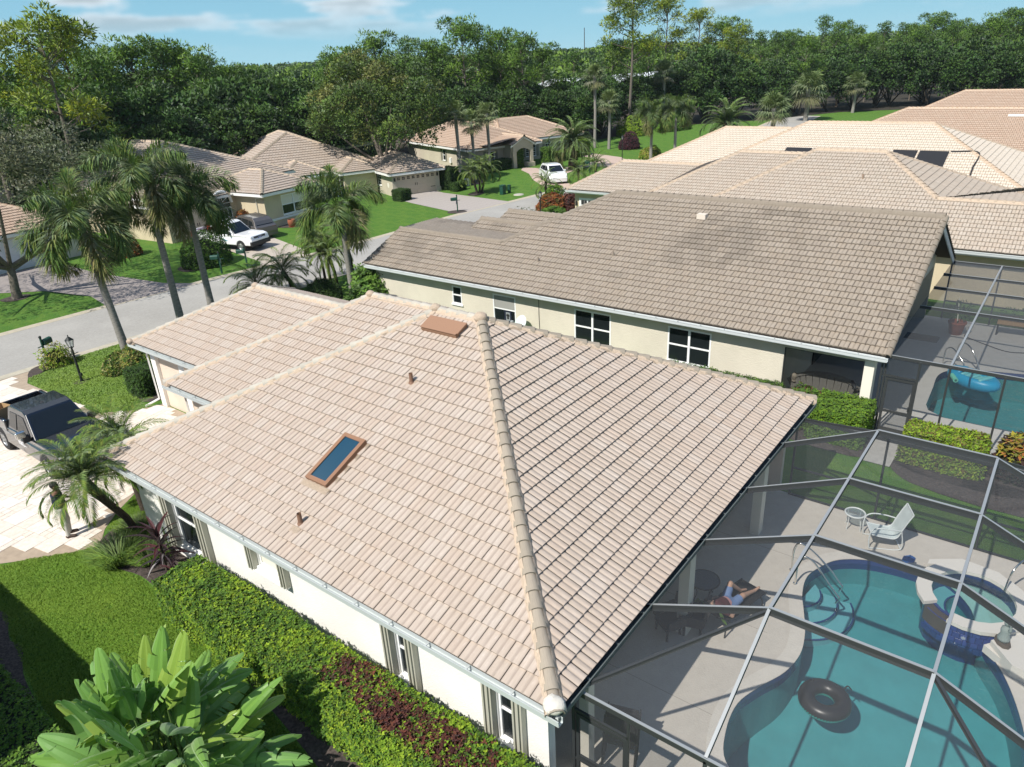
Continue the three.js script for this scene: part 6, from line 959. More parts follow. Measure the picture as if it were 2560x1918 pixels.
{
  const h = thing('stucco_house', 'peach tiled house across the street with a tan carriage garage door under the big oak', 'house', [50.7, 0, -53.8], -21.5 * D2R);
  const R = new Roof(h, 'pink', { seg: 4, amp: 0.02, lift: 0.05, single: 0, seed: 62 });
  hipBlock(h, R, 0, 5.1, 0, -8.5, 2.28, 0.44, {}); hipBlock(h, R, -13.4, 0.4, -7, -21, 2.75, 0.44, { front: 0.62 }); hipBlock(h, R, -9.3, -5.2, -4.2, -9, 2.5, 0.44, {}); hipBlock(h, R, -3.6, 0, -3.6, -9, 2.4, 0.44, {}); R.done();
  const w1 = { a0: -3.9, a1: -2.9, y0: 0.8, y1: 1.9 };
  part('wall', [wallSlab('x', 0, -8, -0.2, -0.1, 2.06, -1, [w1]), wallSlab('x', 5.1, -8, -0.2, -0.1, 2.06, 1), wallSlab('z', 0, 0, 5.1, -0.1, 2.06, 1, [{ a0: 0.42, a1: 4.62, y0: 0.0, y1: 1.9 }])], M.stuccoTan, h);
  part('wall', [wallSlab('x', -9.3, -8, -4.4, -0.1, 2.26, -1), wallSlab('z', -4.2, -9.3, -5.2, -0.1, 2.26, 1, [{ a0: -7.9, a1: -6.7, y0: 0.6, y1: 2.0, arch: true }]), wallSlab('z', -7, -13.4, -9.3, -0.1, 2.5, 1), wallSlab('z', -7, -5.2, 0, -0.1, 2.5, 1), wallSlab('x', -13.4, -20, -7.2, -0.1, 2.5, -1), wallSlab('z', -3.6, -3.6, -0.2, -0.1, 2.15, 1)], M.stuccoYellow, h);
  windowUnit(h, 'x', 0, w1.a0, w1.a1, w1.y0, w1.y1, -1, { bars: 2 }); windowUnit(h, 'z', -4.2, -7.85, -6.75, 0.65, 1.95, 1, { rows: 1 });
  garageDoor(h, 0.42, 4.62, -0.02, 1.88, true); lantern(h, 0.24, 1.45, 0.0); lantern(h, 4.86, 1.5, 0.0);
  part('wall_plinth', [rbx(4.66, -0.05, 0.0, 5.18, 0.42, 0.08, 0.01, 1), rbx(-0.06, -0.05, -0.1, 0.4, 0.3, 0.08, 0.01, 1)], M.stuccoTan, h);
  { const g = []; for (let i = 0; i < 3; i++) g.push(bx(2.3 + i * 0.16, 1.93, 0.005, 2.4 + i * 0.16, 2.05, 0.02)); part('house_number', g, M.black, h); }
  { const g = []; for (let i = 0; i < 5; i++) g.push(bx(-4.9 + i * 0.36, 0.0, -4.4, -4.85 + i * 0.36, 2.1, -4.36)); g.push(bx(-4.95, 2.05, -4.4, -3.4, 2.12, -4.36)); part('screen_gate', g, M.vinyl, h); const md = new THREE.CircleGeometry(0.26, 20); md.rotateY(-Math.PI / 2); md.translate(-0.012, 1.0, -1.1); part('wall_medallion', md, M.trimCream, h); }
}
{
  const h = thing('stucco_house', 'tan house across the street with a gabled entry portico, arched windows and rosy roof', 'house', [66.8, 0, -57.6], -20 * D2R);
  const R = new Roof(h, 'rose', { seg: 4, amp: 0.02, lift: 0.05, single: 0, seed: 63 });
  hipBlock(h, R, 0, 9.6, 0, -17, 2.5, 0.42, {}); hipBlock(h, R, 6.4, 18, -2.5, -12, 2.6, 0.42, { run: 'x', front: 0.5 });
  // gabled portico
  const px0 = 4.7, px1 = 7.5, pz = 2.3, py = 2.75, pr = 3.45, pm = (px0 + px1) / 2;
  R.face([[px0 - 0.3, py - 0.1, -4], [px0 - 0.3, py - 0.1, pz + 0.3], [pm, pr + 0.12, pz + 0.3], [pm, pr + 0.12, -4]]); R.face([[px1 + 0.3, py - 0.1, pz + 0.3], [px1 + 0.3, py - 0.1, -4], [pm, pr + 0.12, -4], [pm, pr + 0.12, pz + 0.3]]); R.ridge([pm, pr + 0.14, pz + 0.3], [pm, pr + 0.14, -4], { up: 0.02 });
  R.face([[1.5, 2.75, -6], [1.5, 2.75, pz - 0.4], [pm - 0.6, 3.15, pz - 0.4], [pm - 0.6, 3.6, -6]]); R.done();
  { const s = new THREE.Shape(); s.moveTo(px0, 0); s.lineTo(px0, py); s.lineTo(pm, pr); s.lineTo(px1, py); s.lineTo(px1, 0); s.lineTo(px1 - 0.4, 0); s.lineTo(px1 - 0.4, 1.8); s.quadraticCurveTo(pm, 2.6, px0 + 0.45, 1.8); s.lineTo(px0 + 0.45, 0); s.lineTo(px0, 0); const g = plain(new THREE.ExtrudeGeometry(s, { depth: 0.35, bevelEnabled: false, curveSegments: 12 })); g.translate(0, 0, pz - 0.35); part('portico', metreUV(g), M.stuccoTan, h); const s2 = new THREE.Shape(); s2.moveTo(px0 - 0.4, py - 0.2); s2.lineTo(pm, pr + 0.1); s2.lineTo(px1 + 0.4, py - 0.2); s2.lineTo(px1 + 0.4, py - 0.42); s2.lineTo(pm, pr - 0.12); s2.lineTo(px0 - 0.4, py - 0.42); const g2 = plain(new THREE.ExtrudeGeometry(s2, { depth: 0.1, bevelEnabled: false })); g2.translate(0, 0, pz + 0.02); part('barge_board', metreUV(g2), M.trimWhite, h); }
  part('column', [bx(px0, 0, -0.2, px0 + 0.35, 2.6, pz - 0.4)], M.stuccoTan, h);
  const A = { a0: -6.6, a1: -5.9, y0: 0.75, y1: 2.0 }, B = { a0: 2.4, a1: 3.5, y0: 0.75, y1: 1.95 }, C = { a0: 9.6, a1: 11.2, y0: 0.45, y1: 2.2, arch: true }, D = { a0: 12.6, a1: 13.5, y0: 0.45, y1: 2.2, arch: true }, E = { a0: 5.6, a1: 6.6, y0: 0.2, y1: 2.1, arch: true };
  part('wall', [wallSlab('x', 0, -16.5, -0.2, -0.1, 2.26, -1, [A]), wallSlab('z', 0, 0, 4.7, -0.1, 2.26, 1, [B]), wallSlab('z', -0.6, 4.7, 8, -0.1, 2.5, 1, [E])], M.stuccoTan, h); part('wall', [wallSlab('z', -2.5, 8, 18, -0.1, 2.36, 1, [C, D]), wallSlab('x', 18, -12, -2.7, -0.1, 2.36, 1), wallSlab('x', 8, -2.5, -0.8, -0.1, 2.36, 1)], M.stuccoTan, h);
  windowUnit(h, 'x', 0, A.a0, A.a1, A.y0, A.y1, -1, {}); windowUnit(h, 'z', 0, B.a0, B.a1, B.y0, B.y1, 1, { bars: 2 });
  for (const [w, c] of [[C, 2], [D, 1], [E, 1]]) { const z = w === E ? -0.6 : -2.5, m = windowUnit(h, 'z', z, w.a0 + 0.02, w.a1 - 0.02, w.y0, w.y1 - (w.a1 - w.a0) / 2, 1, { cols: c, rows: 2, bars: 2, frame: 0.06 }); const r = (w.a1 - w.a0) / 2, g = new THREE.TorusGeometry(r - 0.03, 0.05, 6, 20, Math.PI); g.translate((w.a0 + w.a1) / 2, w.y1 - r, z - 0.07); const fb = [g]; for (const a of [0.25, 0.5, 0.75]) fb.push(bar([(w.a0 + w.a1) / 2, w.y1 - r, z - 0.07], [(w.a0 + w.a1) / 2 + Math.cos(a * Math.PI) * r * 0.95, w.y1 - r + Math.sin(a * Math.PI) * r * 0.95, z - 0.07], 0.03, 0.03)); part('fan_frame', fb, M.vinyl, h); const d = new THREE.CircleGeometry(r, 20, 0, Math.PI); d.translate((w.a0 + w.a1) / 2, w.y1 - r, z - 0.1); part('pane', d, M.glassDark, h); }
  for (const [w, z, ax] of [[A, 0, 'x'], [B, 0, 'z'], [C, -2.5, 'z'], [D, -2.5, 'z']]) for (const s of [0, 1]) { const a = s ? w.a1 + 0.06 : w.a0 - 0.4; part('shutter', ax === 'x' ? bx(-0.05, w.y0 - 0.05, a, 0.0 - 0.004, w.y1 + 0.05, a + 0.34) : bx(a, w.y0 - 0.05, z + 0.004, a + 0.34, w.y1 - (w.arch ? 0.5 : 0) + 0.05, z + 0.05), mat([0.20, 0.195, 0.16], 0.6), h); }
  part('entry_door', bx(6.85, 0.05, -0.62, 7.8, 2.2, -0.58), M.black, h); part('planter', bx(6.6, 0, 1.6, 7.6, 0.5, 2.5), M.stuccoTan, h);
  for (const [x, z] of [[0.6, 0.4]]) part('utility_box', [bx(-0.2, 0.6, -4.6, -0.01, 1.2, -4.2)], M.trimWhite, h);
}
{ // the house at the far left, its pale garage door showing under the fronds
  const h = thing('stucco_house', 'house at the left edge with a white garage door under palm fronds', 'house', [15.4, 0, -58.2], 4 * D2R);
  const R = new Roof(h, 'rose', { seg: 4, amp: 0.02, lift: 0.05, single: 0, seed: 64 }); hipBlock(h, R, 0, 7.6, 0, -12, 2.6, 0.42, {}); R.done();
  part('wall', [wallSlab('z', 0, 0, 7.6, -0.1, 2.36, 1, [{ a0: 0.9, a1: 5.9, y0: 0, y1: 2.15 }]), wallSlab('x', 0, -12, -0.2, -0.1, 2.36, -1), wallSlab('x', 7.6, -12, -0.2, -0.1, 2.36, 1)], M.stuccoCream, h);
  const g = part('garage_door', bx(0.9, 0.0, -0.1, 5.9, 2.15, -0.06), mat([0.62, 0.65, 0.68], 0.5), h); for (let r = 0; r < 4; r++) for (let c = 0; c < 4; c++) part('panel', rbx(1.0 + c * 1.22, 0.08 + r * 0.52, -0.07, 2.1 + c * 1.22, 0.5 + r * 0.52, -0.035, 0.012, 1), g.material, g);
}
{ // the neighbour on the near side, just left of the picture; its roof shades half of the side lawn
  const h = thing('shading_house', 'neighbouring house left of the picture whose roof shades the side lawn', 'house');
  const R = new Roof(h, 'pink', { seg: 4, amp: 0.02, lift: 0.05, single: 0, seed: 65 }); R.face([[1.35, 2.9, -13.6], [1.35, 2.9, -30], [-5.2, 5.7, -23], [-5.2, 5.7, -18.5]]); R.face([[1.35, 2.9, -13.6], [-5.2, 5.7, -18.5], [-11.7, 2.9, -13.6]]); R.face([[-11.7, 2.9, -13.6], [-5.2, 5.7, -18.5], [-5.2, 5.7, -23], [-11.7, 2.9, -30]]); R.face([[1.35, 2.9, -30], [-11.7, 2.9, -30], [-5.2, 5.7, -23]]); R.done();
  part('wall', [bx(0.65, -0.1, -29.4, 0.85, 2.75, -14.2), bx(-11, -0.1, -14.4, 0.64, 2.75, -14.2)], M.stuccoPeach, h);
}
// long pale metal roofs of sheds behind the trees
for (const [x, z, L, W, rot, y, lab] of [[92, -92, 34, 12, 20, 5.2, 'long white metal shed roof seen through the trees at the centre'], [66, -118, 22, 11, 15, 5.5, 'white metal shed roof between the pines left of the big oak'], [30, -100, 26, 12, 5, 5.0, 'pale shed roof behind the far left pines'], [143, -84, 30, 11, 18, 6.2, 'white metal shed roof behind the two tall pines'], [52, -104, 20, 10, 10, 3.6, 'pale shed wall low behind the dark trees']]) {
  const t = thing('metal_shed', lab, 'shed', [x, 0, z], -rot * D2R), s = new THREE.Shape([[-W / 2, 0], [W / 2, 0], [0, W * 0.12]].map((p) => new THREE.Vector2(...p))), g = plain(new THREE.ExtrudeGeometry(s, { depth: L, bevelEnabled: false })); g.rotateY(Math.PI / 2); g.translate(-L / 2, y, 0); part('roof', metreUV(g), mat([0.66, 0.70, 0.74], 0.5), t); part('wall', bx(-L / 2 + 0.3, 0, -W / 2 + 0.3, L / 2 - 0.3, y, W / 2 - 0.3), mat([0.42, 0.38, 0.33], 0.8), t);
}
// ================= vehicles: x forward, z to the right =================
const tyre = mat([0.018, 0.018, 0.019], 0.85), rimM = mat([0.5, 0.51, 0.52], 0.35, { metalness: 0.8 }), lampM = pmat([0.75, 0.77, 0.78], 0.1, { clearcoat: 1 }), redLamp = pmat([0.35, 0.012, 0.012], 0.15, { clearcoat: 1 }), carGlass = pmat([0.010, 0.013, 0.015], 0.05, { ior: 1.52 });
const paint = (c, m = 0, r = 0.35) => pmat(c, r, { metalness: m, clearcoat: 1, clearcoatRoughness: 0.04 });
function wheel(parent, x, z, r, w, spokes = 5) {
  const s = z > 0 ? 1 : -1, prof = [[r * 0.62, -w / 2], [r * 0.93, -w / 2], [r, -w * 0.34], [r, w * 0.34], [r * 0.93, w / 2], [r * 0.62, w / 2]], g = lathe(prof, 28); g.rotateX(Math.PI / 2); g.translate(x, r, z);
  const m = part('wheel', g, tyre, parent), d = lathe([[0.02, w * 0.30], [r * 0.2, w * 0.30], [r * 0.22, w * 0.2], [r * 0.55, w * 0.18], [r * 0.63, w * 0.44], [r * 0.66, w * 0.46], [r * 0.63, 0]], 28); d.rotateX(s * Math.PI / 2); d.translate(x, r, z);
  const b = []; for (let i = 0; i < spokes; i++) { const a = i / spokes * 6.2832; b.push(bar([x + Math.cos(a) * r * 0.15, r + Math.sin(a) * r * 0.15, z + s * w * 0.30], [x + Math.cos(a) * r * 0.6, r + Math.sin(a) * r * 0.6, z + s * w * 0.36], r * 0.17, 0.03, V3(0, 0, 1))); }
  part('rim', [d, ...b], rimM, m); return m;
}
function sideShape(pts, wheels, r) { // outline of the body side with round wheel arches cut from its underside; pts run along the top from rear to front
  const s = new THREE.Shape(); s.moveTo(pts[0][0], pts[0][1]); for (const p of pts.slice(1)) s.lineTo(p[0], p[1]);
  for (const x of wheels.slice().sort((a, b) => b - a)) { const y0 = pts[0][1], R = r * 1.16, c = Math.asin(Math.min(0.95, Math.max(-0.95, (y0 - r) / R))); s.lineTo(x + R * Math.cos(c), y0); s.absarc(x, r, R, c, Math.PI - c, false); }
  s.lineTo(pts[0][0], pts[0][1]); return s;
}
function slabBody(shape, W, bev = 0.06, curve = 10) { const g = plain(new THREE.ExtrudeGeometry(shape, { depth: W - 2 * bev, bevelEnabled: true, bevelSize: bev, bevelThickness: bev, bevelSegments: 4, curveSegments: curve })); g.translate(0, 0, -(W - 2 * bev) / 2); return g; }
function taper(g, y0, y1, k, nose) { const p = g.attributes.position; for (let i = 0; i < p.count; i++) { const f = Math.min(1, Math.max(0, (p.getY(i) - y0) / (y1 - y0))); let z = p.getZ(i) * (1 - k * f); if (nose) { const e = sstep(nose[0], nose[1], p.getX(i)); z *= 1 - nose[2] * e; } p.setZ(i, z); } g.computeVertexNormals(); return g; }
function car(name, label, cat, pos, turn, o) {
  const t = thing(name, label, cat, pos, turn), W = o.W, body = taper(slabBody(sideShape(o.side, o.wheels, o.r), W, 0.07), 0.5, o.hood + 0.1, 0.05, o.nose);
  const cab = taper(slabBody(new THREE.Shape(o.cab.map((p) => new THREE.Vector2(...p))), W - 0.12, 0.05), o.hood - 0.05, o.roof, 0.22);
  part('body', body, o.paint, t); part('cabin', cab, o.paint, t);
  const half = (y) => (W - 0.12) / 2 * (1 - 0.22 * Math.min(1, Math.max(0, (y - o.hood + 0.05) / (o.roof - o.hood + 0.05))));
  for (const s of [-1, 1]) for (const win of o.windows) { const g = plain(new THREE.ExtrudeGeometry(new THREE.Shape(win.map((p) => new THREE.Vector2(...p))), { depth: 0.012, bevelEnabled: false })), p = g.attributes.position; for (let i = 0; i < p.count; i++) p.setZ(i, s * (half(p.getY(i)) + 0.004 + p.getZ(i))); g.computeVertexNormals(); part('side_window', g, carGlass, t); }
  const pane = (a, b, name, inset = 0.10) => { const n = V3(-(b[1] - a[1]), b[0] - a[0], 0).normalize(); if (n.y < 0) n.negate(); const P = (q, f, s) => V3(q[0], q[1], s * (half(q[1]) - inset)).addScaledVector(n, 0.052 * f), la = (f) => [mixn(a[0], b[0], f), mixn(a[1], b[1], f)]; const q0 = la(0.06), q1 = la(0.94), g = fieldGable([P(q0, 1.1, -1), P(q0, 1.1, 1), P(q1, 1.1, 1), P(q1, 1.1, -1)]); return part(name, g, carGlass, t); };
  pane(o.screen[0], o.screen[1], 'windshield'); if (o.rear) pane(o.rear[0], o.rear[1], 'rear_window', 0.16);
  for (const x of o.wheels) for (const s of [-1, 1]) wheel(t, x, s * (W / 2 - 0.13), o.r, 0.24);
  for (const s of [-1, 1]) { part('mirror', [rbx(o.mir[0] - 0.06, o.mir[1], s * (W / 2 + 0.05) - 0.11, o.mir[0] + 0.06, o.mir[1] + o.mir[2], s * (W / 2 + 0.05) + 0.11, 0.03, 2), bx(o.mir[0] - 0.02, o.mir[1] + 0.03, s * (W / 2 - 0.08) - 0.05, o.mir[0] + 0.02, o.mir[1] + 0.08, s * (W / 2 - 0.08) + 0.06)], o.mirM ?? o.paint, t); part('door_handle', [bx(o.mir[0] - 1.0, o.mir[1] - 0.1, s * (W / 2 + 0.004) - 0.012, o.mir[0] - 0.82, o.mir[1] - 0.07, s * (W / 2 + 0.004) + 0.012)], o.paint, t); }
  part('underbody', bx(o.side[0][0] + 0.3, 0.28, -W / 2 + 0.25, o.L / 2 - 0.3, 0.5, W / 2 - 0.25), M.black, t);
  return t;
}
function textPlate(w, h, draw, px = 256) { const c = document.createElement('canvas'); c.width = px; c.height = Math.round(px * h / w); const g = c.getContext('2d'); draw(g, c.width, c.height); const tx = new THREE.CanvasTexture(c); tx.colorSpace = THREE.SRGBColorSpace; return new THREE.MeshStandardMaterial({ map: tx, roughness: 0.4, transparent: true }); }
function pickup(name, label, pos, turn, o) {
  const t = car(name, label, 'pickup truck', pos, turn, { W: 1.98, L: 5.85, r: 0.40, wheels: [-1.78, 1.86], hood: 1.12, roof: 1.92, nose: [1.9, 2.95, 0.06], side: [[-2.9, 0.52], [-2.92, 0.62], [-2.92, 0.62], [-2.9, 1.0], [-0.95, 1.06], [1.0, 1.16], [2.45, 1.14], [2.78, 1.05], [2.86, 0.8], [2.84, 0.52]], cab: [[-1.02, 1.05], [-0.92, 1.80], [-0.75, 1.9], [0.25, 1.92], [0.5, 1.86], [1.32, 1.13]], windows: [[[-0.82, 1.22], [-0.76, 1.74], [-0.22, 1.77], [-0.22, 1.2]], [[-0.12, 1.2], [-0.12, 1.77], [0.34, 1.77], [0.95, 1.2]]], screen: [[0.5, 1.86], [1.32, 1.15]], rear: [[-0.92, 1.80], [-1.02, 1.12]], mir: [0.98, 1.16, 0.26], ...o });
  const P = o.paint, bl = o.bed ?? M.black; // open bed: side walls, tailgate and liner
  for (const s of [-1, 1]) part('bed_wall', rbx(-2.9, 0.95, s * 0.99 - (s > 0 ? 0.13 : 0), -1.05, 1.36, s * 0.99 + (s > 0 ? 0 : 0.13), 0.035, 2), P, t);
  part('tailgate', rbx(-2.94, 0.7, -0.86, -2.84, 1.36, 0.86, 0.03, 2), P, t); part('bed_liner', [bx(-2.83, 1.07, -0.85, -1.06, 1.085, 0.85), bx(-1.08, 1.08, -0.86, -1.04, 1.40, 0.86)], bl, t);
  for (const s of [-1, 1]) { part('headlight', rbx(2.72, 0.86, s * 0.74 - 0.16, 2.87, 1.06, s * 0.74 + 0.16, 0.03, 2), lampM, t); part('tail_light', rbx(-2.96, 0.85, s * 0.92 - 0.06, -2.86, 1.22, s * 0.92 + 0.06, 0.02, 2), redLamp, t); }
  const gr = part('grille', [rbx(2.80, 0.80, -0.58, 2.885, 1.06, 0.58, 0.02, 2)], M.black, t); { const b = []; for (let i = 0; i < 3; i++) b.push(bx(2.87, 0.84 + i * 0.075, -0.55, 2.90, 0.862 + i * 0.075, 0.55)); part('grille_bar', b, o.barM ?? mat([0.06, 0.06, 0.062], 0.4), gr); }
  part('front_bumper', [rbx(2.76, 0.42, -0.97, 2.97, 0.74, 0.97, 0.06, 3)], o.bumper ?? M.black, t); part('rear_bumper', rbx(-3.02, 0.5, -0.92, -2.88, 0.72, 0.92, 0.04, 2), o.bumper ?? M.black, t);
  part('wiper', [bar([1.25, 1.20, 0.1], [1.02, 1.42, 0.62], 0.02, 0.02), bar([1.25, 1.20, -0.55], [1.02, 1.42, -0.05], 0.02, 0.02)], M.black, t);
  return t;
}
{
  const t = pickup('pickup_truck', 'white pickup truck with dark grille on the paved drive across the street', [30.05, 0, -49.9], -78 * D2R, { paint: paint([0.78, 0.79, 0.80]), mirM: M.black, barM: mat([0.05, 0.05, 0.05], 0.4) });
  const e = new THREE.CircleGeometry(0.11, 24); e.scale(1.9, 0.85, 1); e.rotateY(Math.PI / 2); e.translate(2.906, 0.93, 0); part('emblem', e, textPlate(0.4, 0.18, (g, w, h) => { g.fillStyle = '#e8ebf2'; g.beginPath(); g.ellipse(w / 2, h / 2, w / 2, h / 2, 0, 0, 7); g.fill(); g.fillStyle = '#1c3f8f'; g.beginPath(); g.ellipse(w / 2, h / 2, w / 2 - 9, h / 2 - 9, 0, 0, 7); g.fill(); g.fillStyle = '#fff'; g.font = 'italic bold 58px serif'; g.textAlign = 'center'; g.textBaseline = 'middle'; g.fillText('Ford', w / 2, h / 2); }), t);
  const sw = new THREE.PlaneGeometry(0.9, 0.32); sw.translate(0.3, 0.86, 1.0); part('door_graphic', sw, textPlate(0.9, 0.32, (g, w, h) => { g.clearRect(0, 0, w, h); g.strokeStyle = '#4aa7c9'; g.lineWidth = 12; g.beginPath(); g.moveTo(8, 20); g.quadraticCurveTo(w * 0.4, h * 0.5, w * 0.9, h * 0.8); g.stroke(); g.strokeStyle = '#9fd0e0'; g.lineWidth = 7; g.beginPath(); g.moveTo(8, 45); g.quadraticCurveTo(w * 0.4, h * 0.75, w * 0.8, h * 0.95); g.stroke(); }), t);
  part('tool_box', rbx(-2.5, 1.1, -0.7, -2.0, 1.5, -0.2, 0.03, 2), mat([0.45, 0.05, 0.03], 0.5), t);
}
{
  const t = pickup('pickup_truck', 'dark navy pickup truck with open bed on the pale pavers by the near house', [7.95, 0, -27.15], -90 * D2R, { paint: paint([0.007, 0.009, 0.014], 0, 0.25), W: 2.02, r: 0.44, mirM: M.black, bumper: mat([0.30, 0.31, 0.32], 0.3, { metalness: 0.7 }) });
  part('mirror_cap', [rbx(0.92, 1.36, 1.04, 1.06, 1.60, 1.34, 0.04, 2)], M.chrome, t); part('mirror_arm', [bar([0.98, 1.22, 0.9], [0.98, 1.40, 1.2], 0.06, 0.06), bar([0.98, 1.2, -0.9], [0.98, 1.28, -1.32], 0.06, 0.09)], M.black, t);
  part('roof_antenna', rbx(-0.05, 1.93, -0.06, 0.12, 1.975, 0.06, 0.015, 2), M.black, t);
  const p = new THREE.PlaneGeometry(0.95, 0.28); p.translate(0.35, 0.86, 1.025); part('door_lettering', p, textPlate(0.95, 0.28, (g, w, h) => { g.clearRect(0, 0, w, h); g.fillStyle = '#dfe2e6'; g.font = 'bold 66px sans-serif'; g.textBaseline = 'middle'; g.fillText('RMI', 8, h * 0.5); g.font = 'bold 26px sans-serif'; g.fillText('Inc.', 140, h * 0.62); }), t);
  const q = p.clone(); q.rotateY(Math.PI); q.translate(0.7, 0, 0); part('door_lettering', q, t.children[t.children.length - 1].material, t);
  const b = new THREE.PlaneGeometry(0.3, 0.09); b.rotateX(-1.3); b.translate(1.55, 1.13, -0.9); part('fender_badge', b, textPlate(0.3, 0.09, (g, w, h) => { g.fillStyle = '#c9ccd2'; g.fillRect(0, 0, w, h); g.fillStyle = '#a02030'; g.fillRect(w * 0.4, h * 0.2, w * 0.5, h * 0.6); }), t);
  const bxs = thing('cardboard_box', 'open brown cardboard box in the bed of the dark pickup', 'box', [7.25, 1.09, -29.25], 0.2); part('carton', [bx(-0.25, 0, -0.3, 0.25, 0.45, -0.29), bx(-0.25, 0, 0.29, 0.25, 0.45, 0.3), bx(-0.25, 0, -0.28, -0.24, 0.45, 0.28), bx(0.24, 0, -0.28, 0.25, 0.45, 0.28), bx(-0.24, 0, -0.28, 0.24, 0.01, 0.28)], mat([0.40, 0.26, 0.13], 0.9), bxs); part('flap', bar([-0.25, 0.45, 0], [-0.45, 0.52, 0], 0.58, 0.01), mat([0.44, 0.29, 0.15], 0.9), bxs);
}
const suvSide = [[-2.35, 0.34], [-2.38, 0.62], [-2.33, 0.95], [-2.2, 1.05], [1.1, 1.06], [2.0, 0.98], [2.28, 0.85], [2.36, 0.6], [2.33, 0.32]], suvCab = [[-2.22, 1.03], [-2.0, 1.42], [-1.72, 1.62], [-0.5, 1.70], [0.15, 1.68], [0.4, 1.62], [1.28, 1.03]];
const suvO = { W: 1.9, L: 4.75, r: 0.36, wheels: [-1.42, 1.42], hood: 1.05, roof: 1.70, nose: [1.5, 2.4, 0.14], side: suvSide, cab: suvCab, windows: [[[-1.95, 1.14], [-1.72, 1.44], [-1.25, 1.52], [-1.25, 1.12]], [[-1.17, 1.12], [-1.17, 1.53], [-0.28, 1.58], [-0.28, 1.11]], [[-0.2, 1.11], [-0.2, 1.58], [0.3, 1.56], [0.92, 1.11]]], screen: [[0.42, 1.62], [1.26, 1.06]], rear: [[-1.74, 1.61], [-2.2, 1.08]], mir: [0.86, 1.06, 0.16] };
for (const [lab, pos, turn, P, white] of [['white sport utility car parked on the curved pink drive', [64.45, 0, -44.15], -130, paint([0.80, 0.81, 0.82]), true], ['taupe grey sport utility car parked beside the white pickup, seen from behind', [33.15, 0, -51.9], 86, paint([0.135, 0.122, 0.112], 0.5), false]]) {
  const t = car('suv', lab, 'car', pos, turn * D2R, { ...suvO, paint: P });
  for (const s of [-1, 1]) { part('headlight', rbx(2.02, 0.72, s * 0.66 - 0.16, 2.26, 0.88, s * 0.66 + 0.14, 0.05, 2), lampM, t); part('tail_light', rbx(-2.40, 0.86, s * 0.66 - 0.22, -2.26, 1.0, s * 0.66 + 0.2, 0.04, 2), redLamp, t); part('roof_rail', bar([-1.6, 1.70, s * 0.62], [0.1, 1.735, s * 0.64], 0.04, 0.04), M.black, t); }
  part('grille', rbx(2.20, 0.58, -0.48, 2.345, 0.80, 0.48, 0.05, 2), M.black, t); part('lower_bumper', [rbx(2.15, 0.26, -0.82, 2.40, 0.46, 0.82, 0.06, 2)], M.black, t); part('rear_bumper', [rbx(-2.44, 0.30, -0.84, -2.2, 0.52, 0.84, 0.06, 2)], white ? M.black : mat([0.11, 0.1, 0.095], 0.5), t); part('licence_plate', bx(-2.41, 0.66, -0.16, -2.385, 0.80, 0.16), mat([0.6, 0.62, 0.6], 0.5), t); part('sill_trim', [bx(-1.0, 0.26, -0.95, 1.0, 0.36, -0.90)], M.black, t); part('sill_trim', [bx(-1.0, 0.26, 0.90, 1.0, 0.36, 0.95)], M.black, t);
}
// ================= street furniture and things round the pools =================
const postGreen = mat([0.010, 0.060, 0.040], 0.45), lampBlack = mat([0.012, 0.016, 0.015], 0.5);
function mailbox(label, pos, turn, flag) {
  const t = thing('mailbox', label, 'mailbox', pos, turn, 'green mailboxes along the street');
  part('post', [cyl(0.055, 0.05, 1.35, 12, 0, 0, 0)], postGreen, t); part('finial', (() => { const g = new THREE.SphereGeometry(0.065, 12, 8); g.translate(0, 1.40, 0); return g; })(), lampBlack, t); part('cross_bar', bar([-0.28, 0.98, 0], [0.34, 0.98, 0], 0.035, 0.035), postGreen, t);
  const s = new THREE.Shape(); s.moveTo(-0.11, 0); s.lineTo(0.11, 0); s.lineTo(0.11, 0.13); s.absarc(0, 0.13, 0.11, 0, Math.PI, false); s.lineTo(-0.11, 0); const g = plain(new THREE.ExtrudeGeometry(s, { depth: 0.46, bevelEnabled: true, bevelSize: 0.012, bevelThickness: 0.012, bevelSegments: 2, curveSegments: 10 })); g.rotateY(Math.PI / 2); g.translate(0.06, 1.0, 0); part('box', metreUV(g), postGreen, t); part('door', rbx(0.525, 1.0, -0.1, 0.545, 1.22, 0.1, 0.01, 1), lampBlack, t);
  if (flag) part('notice', bx(-0.02, 0.62, 0.06, 0.02, 0.9, 0.26), mat(flag, 0.7), t); return t;
}
mailbox('green mailbox on a round post in the yellow shrub at the near kerb', [11.5, 0, -36.55], 0.5);
mailbox('green mailbox with a pink paper hanging from it, before the white pickup', [27.0, 0, -43.55], 2.4, [0.75, 0.5, 0.5]);
mailbox('dark green mailbox near the round bush across the street', [25.2, 0, -43.75], 2.4, [0.4, 0.42, 0.42]);
mailbox('green mailbox on a mulch mound before the drive of the carriage garage', [47.6, 0, -42.75], 2.6, [0.30, 0.22, 0.42]);
mailbox('small green mailbox beside the white sport utility car', [70.7, 0, -43.6], 2.2);
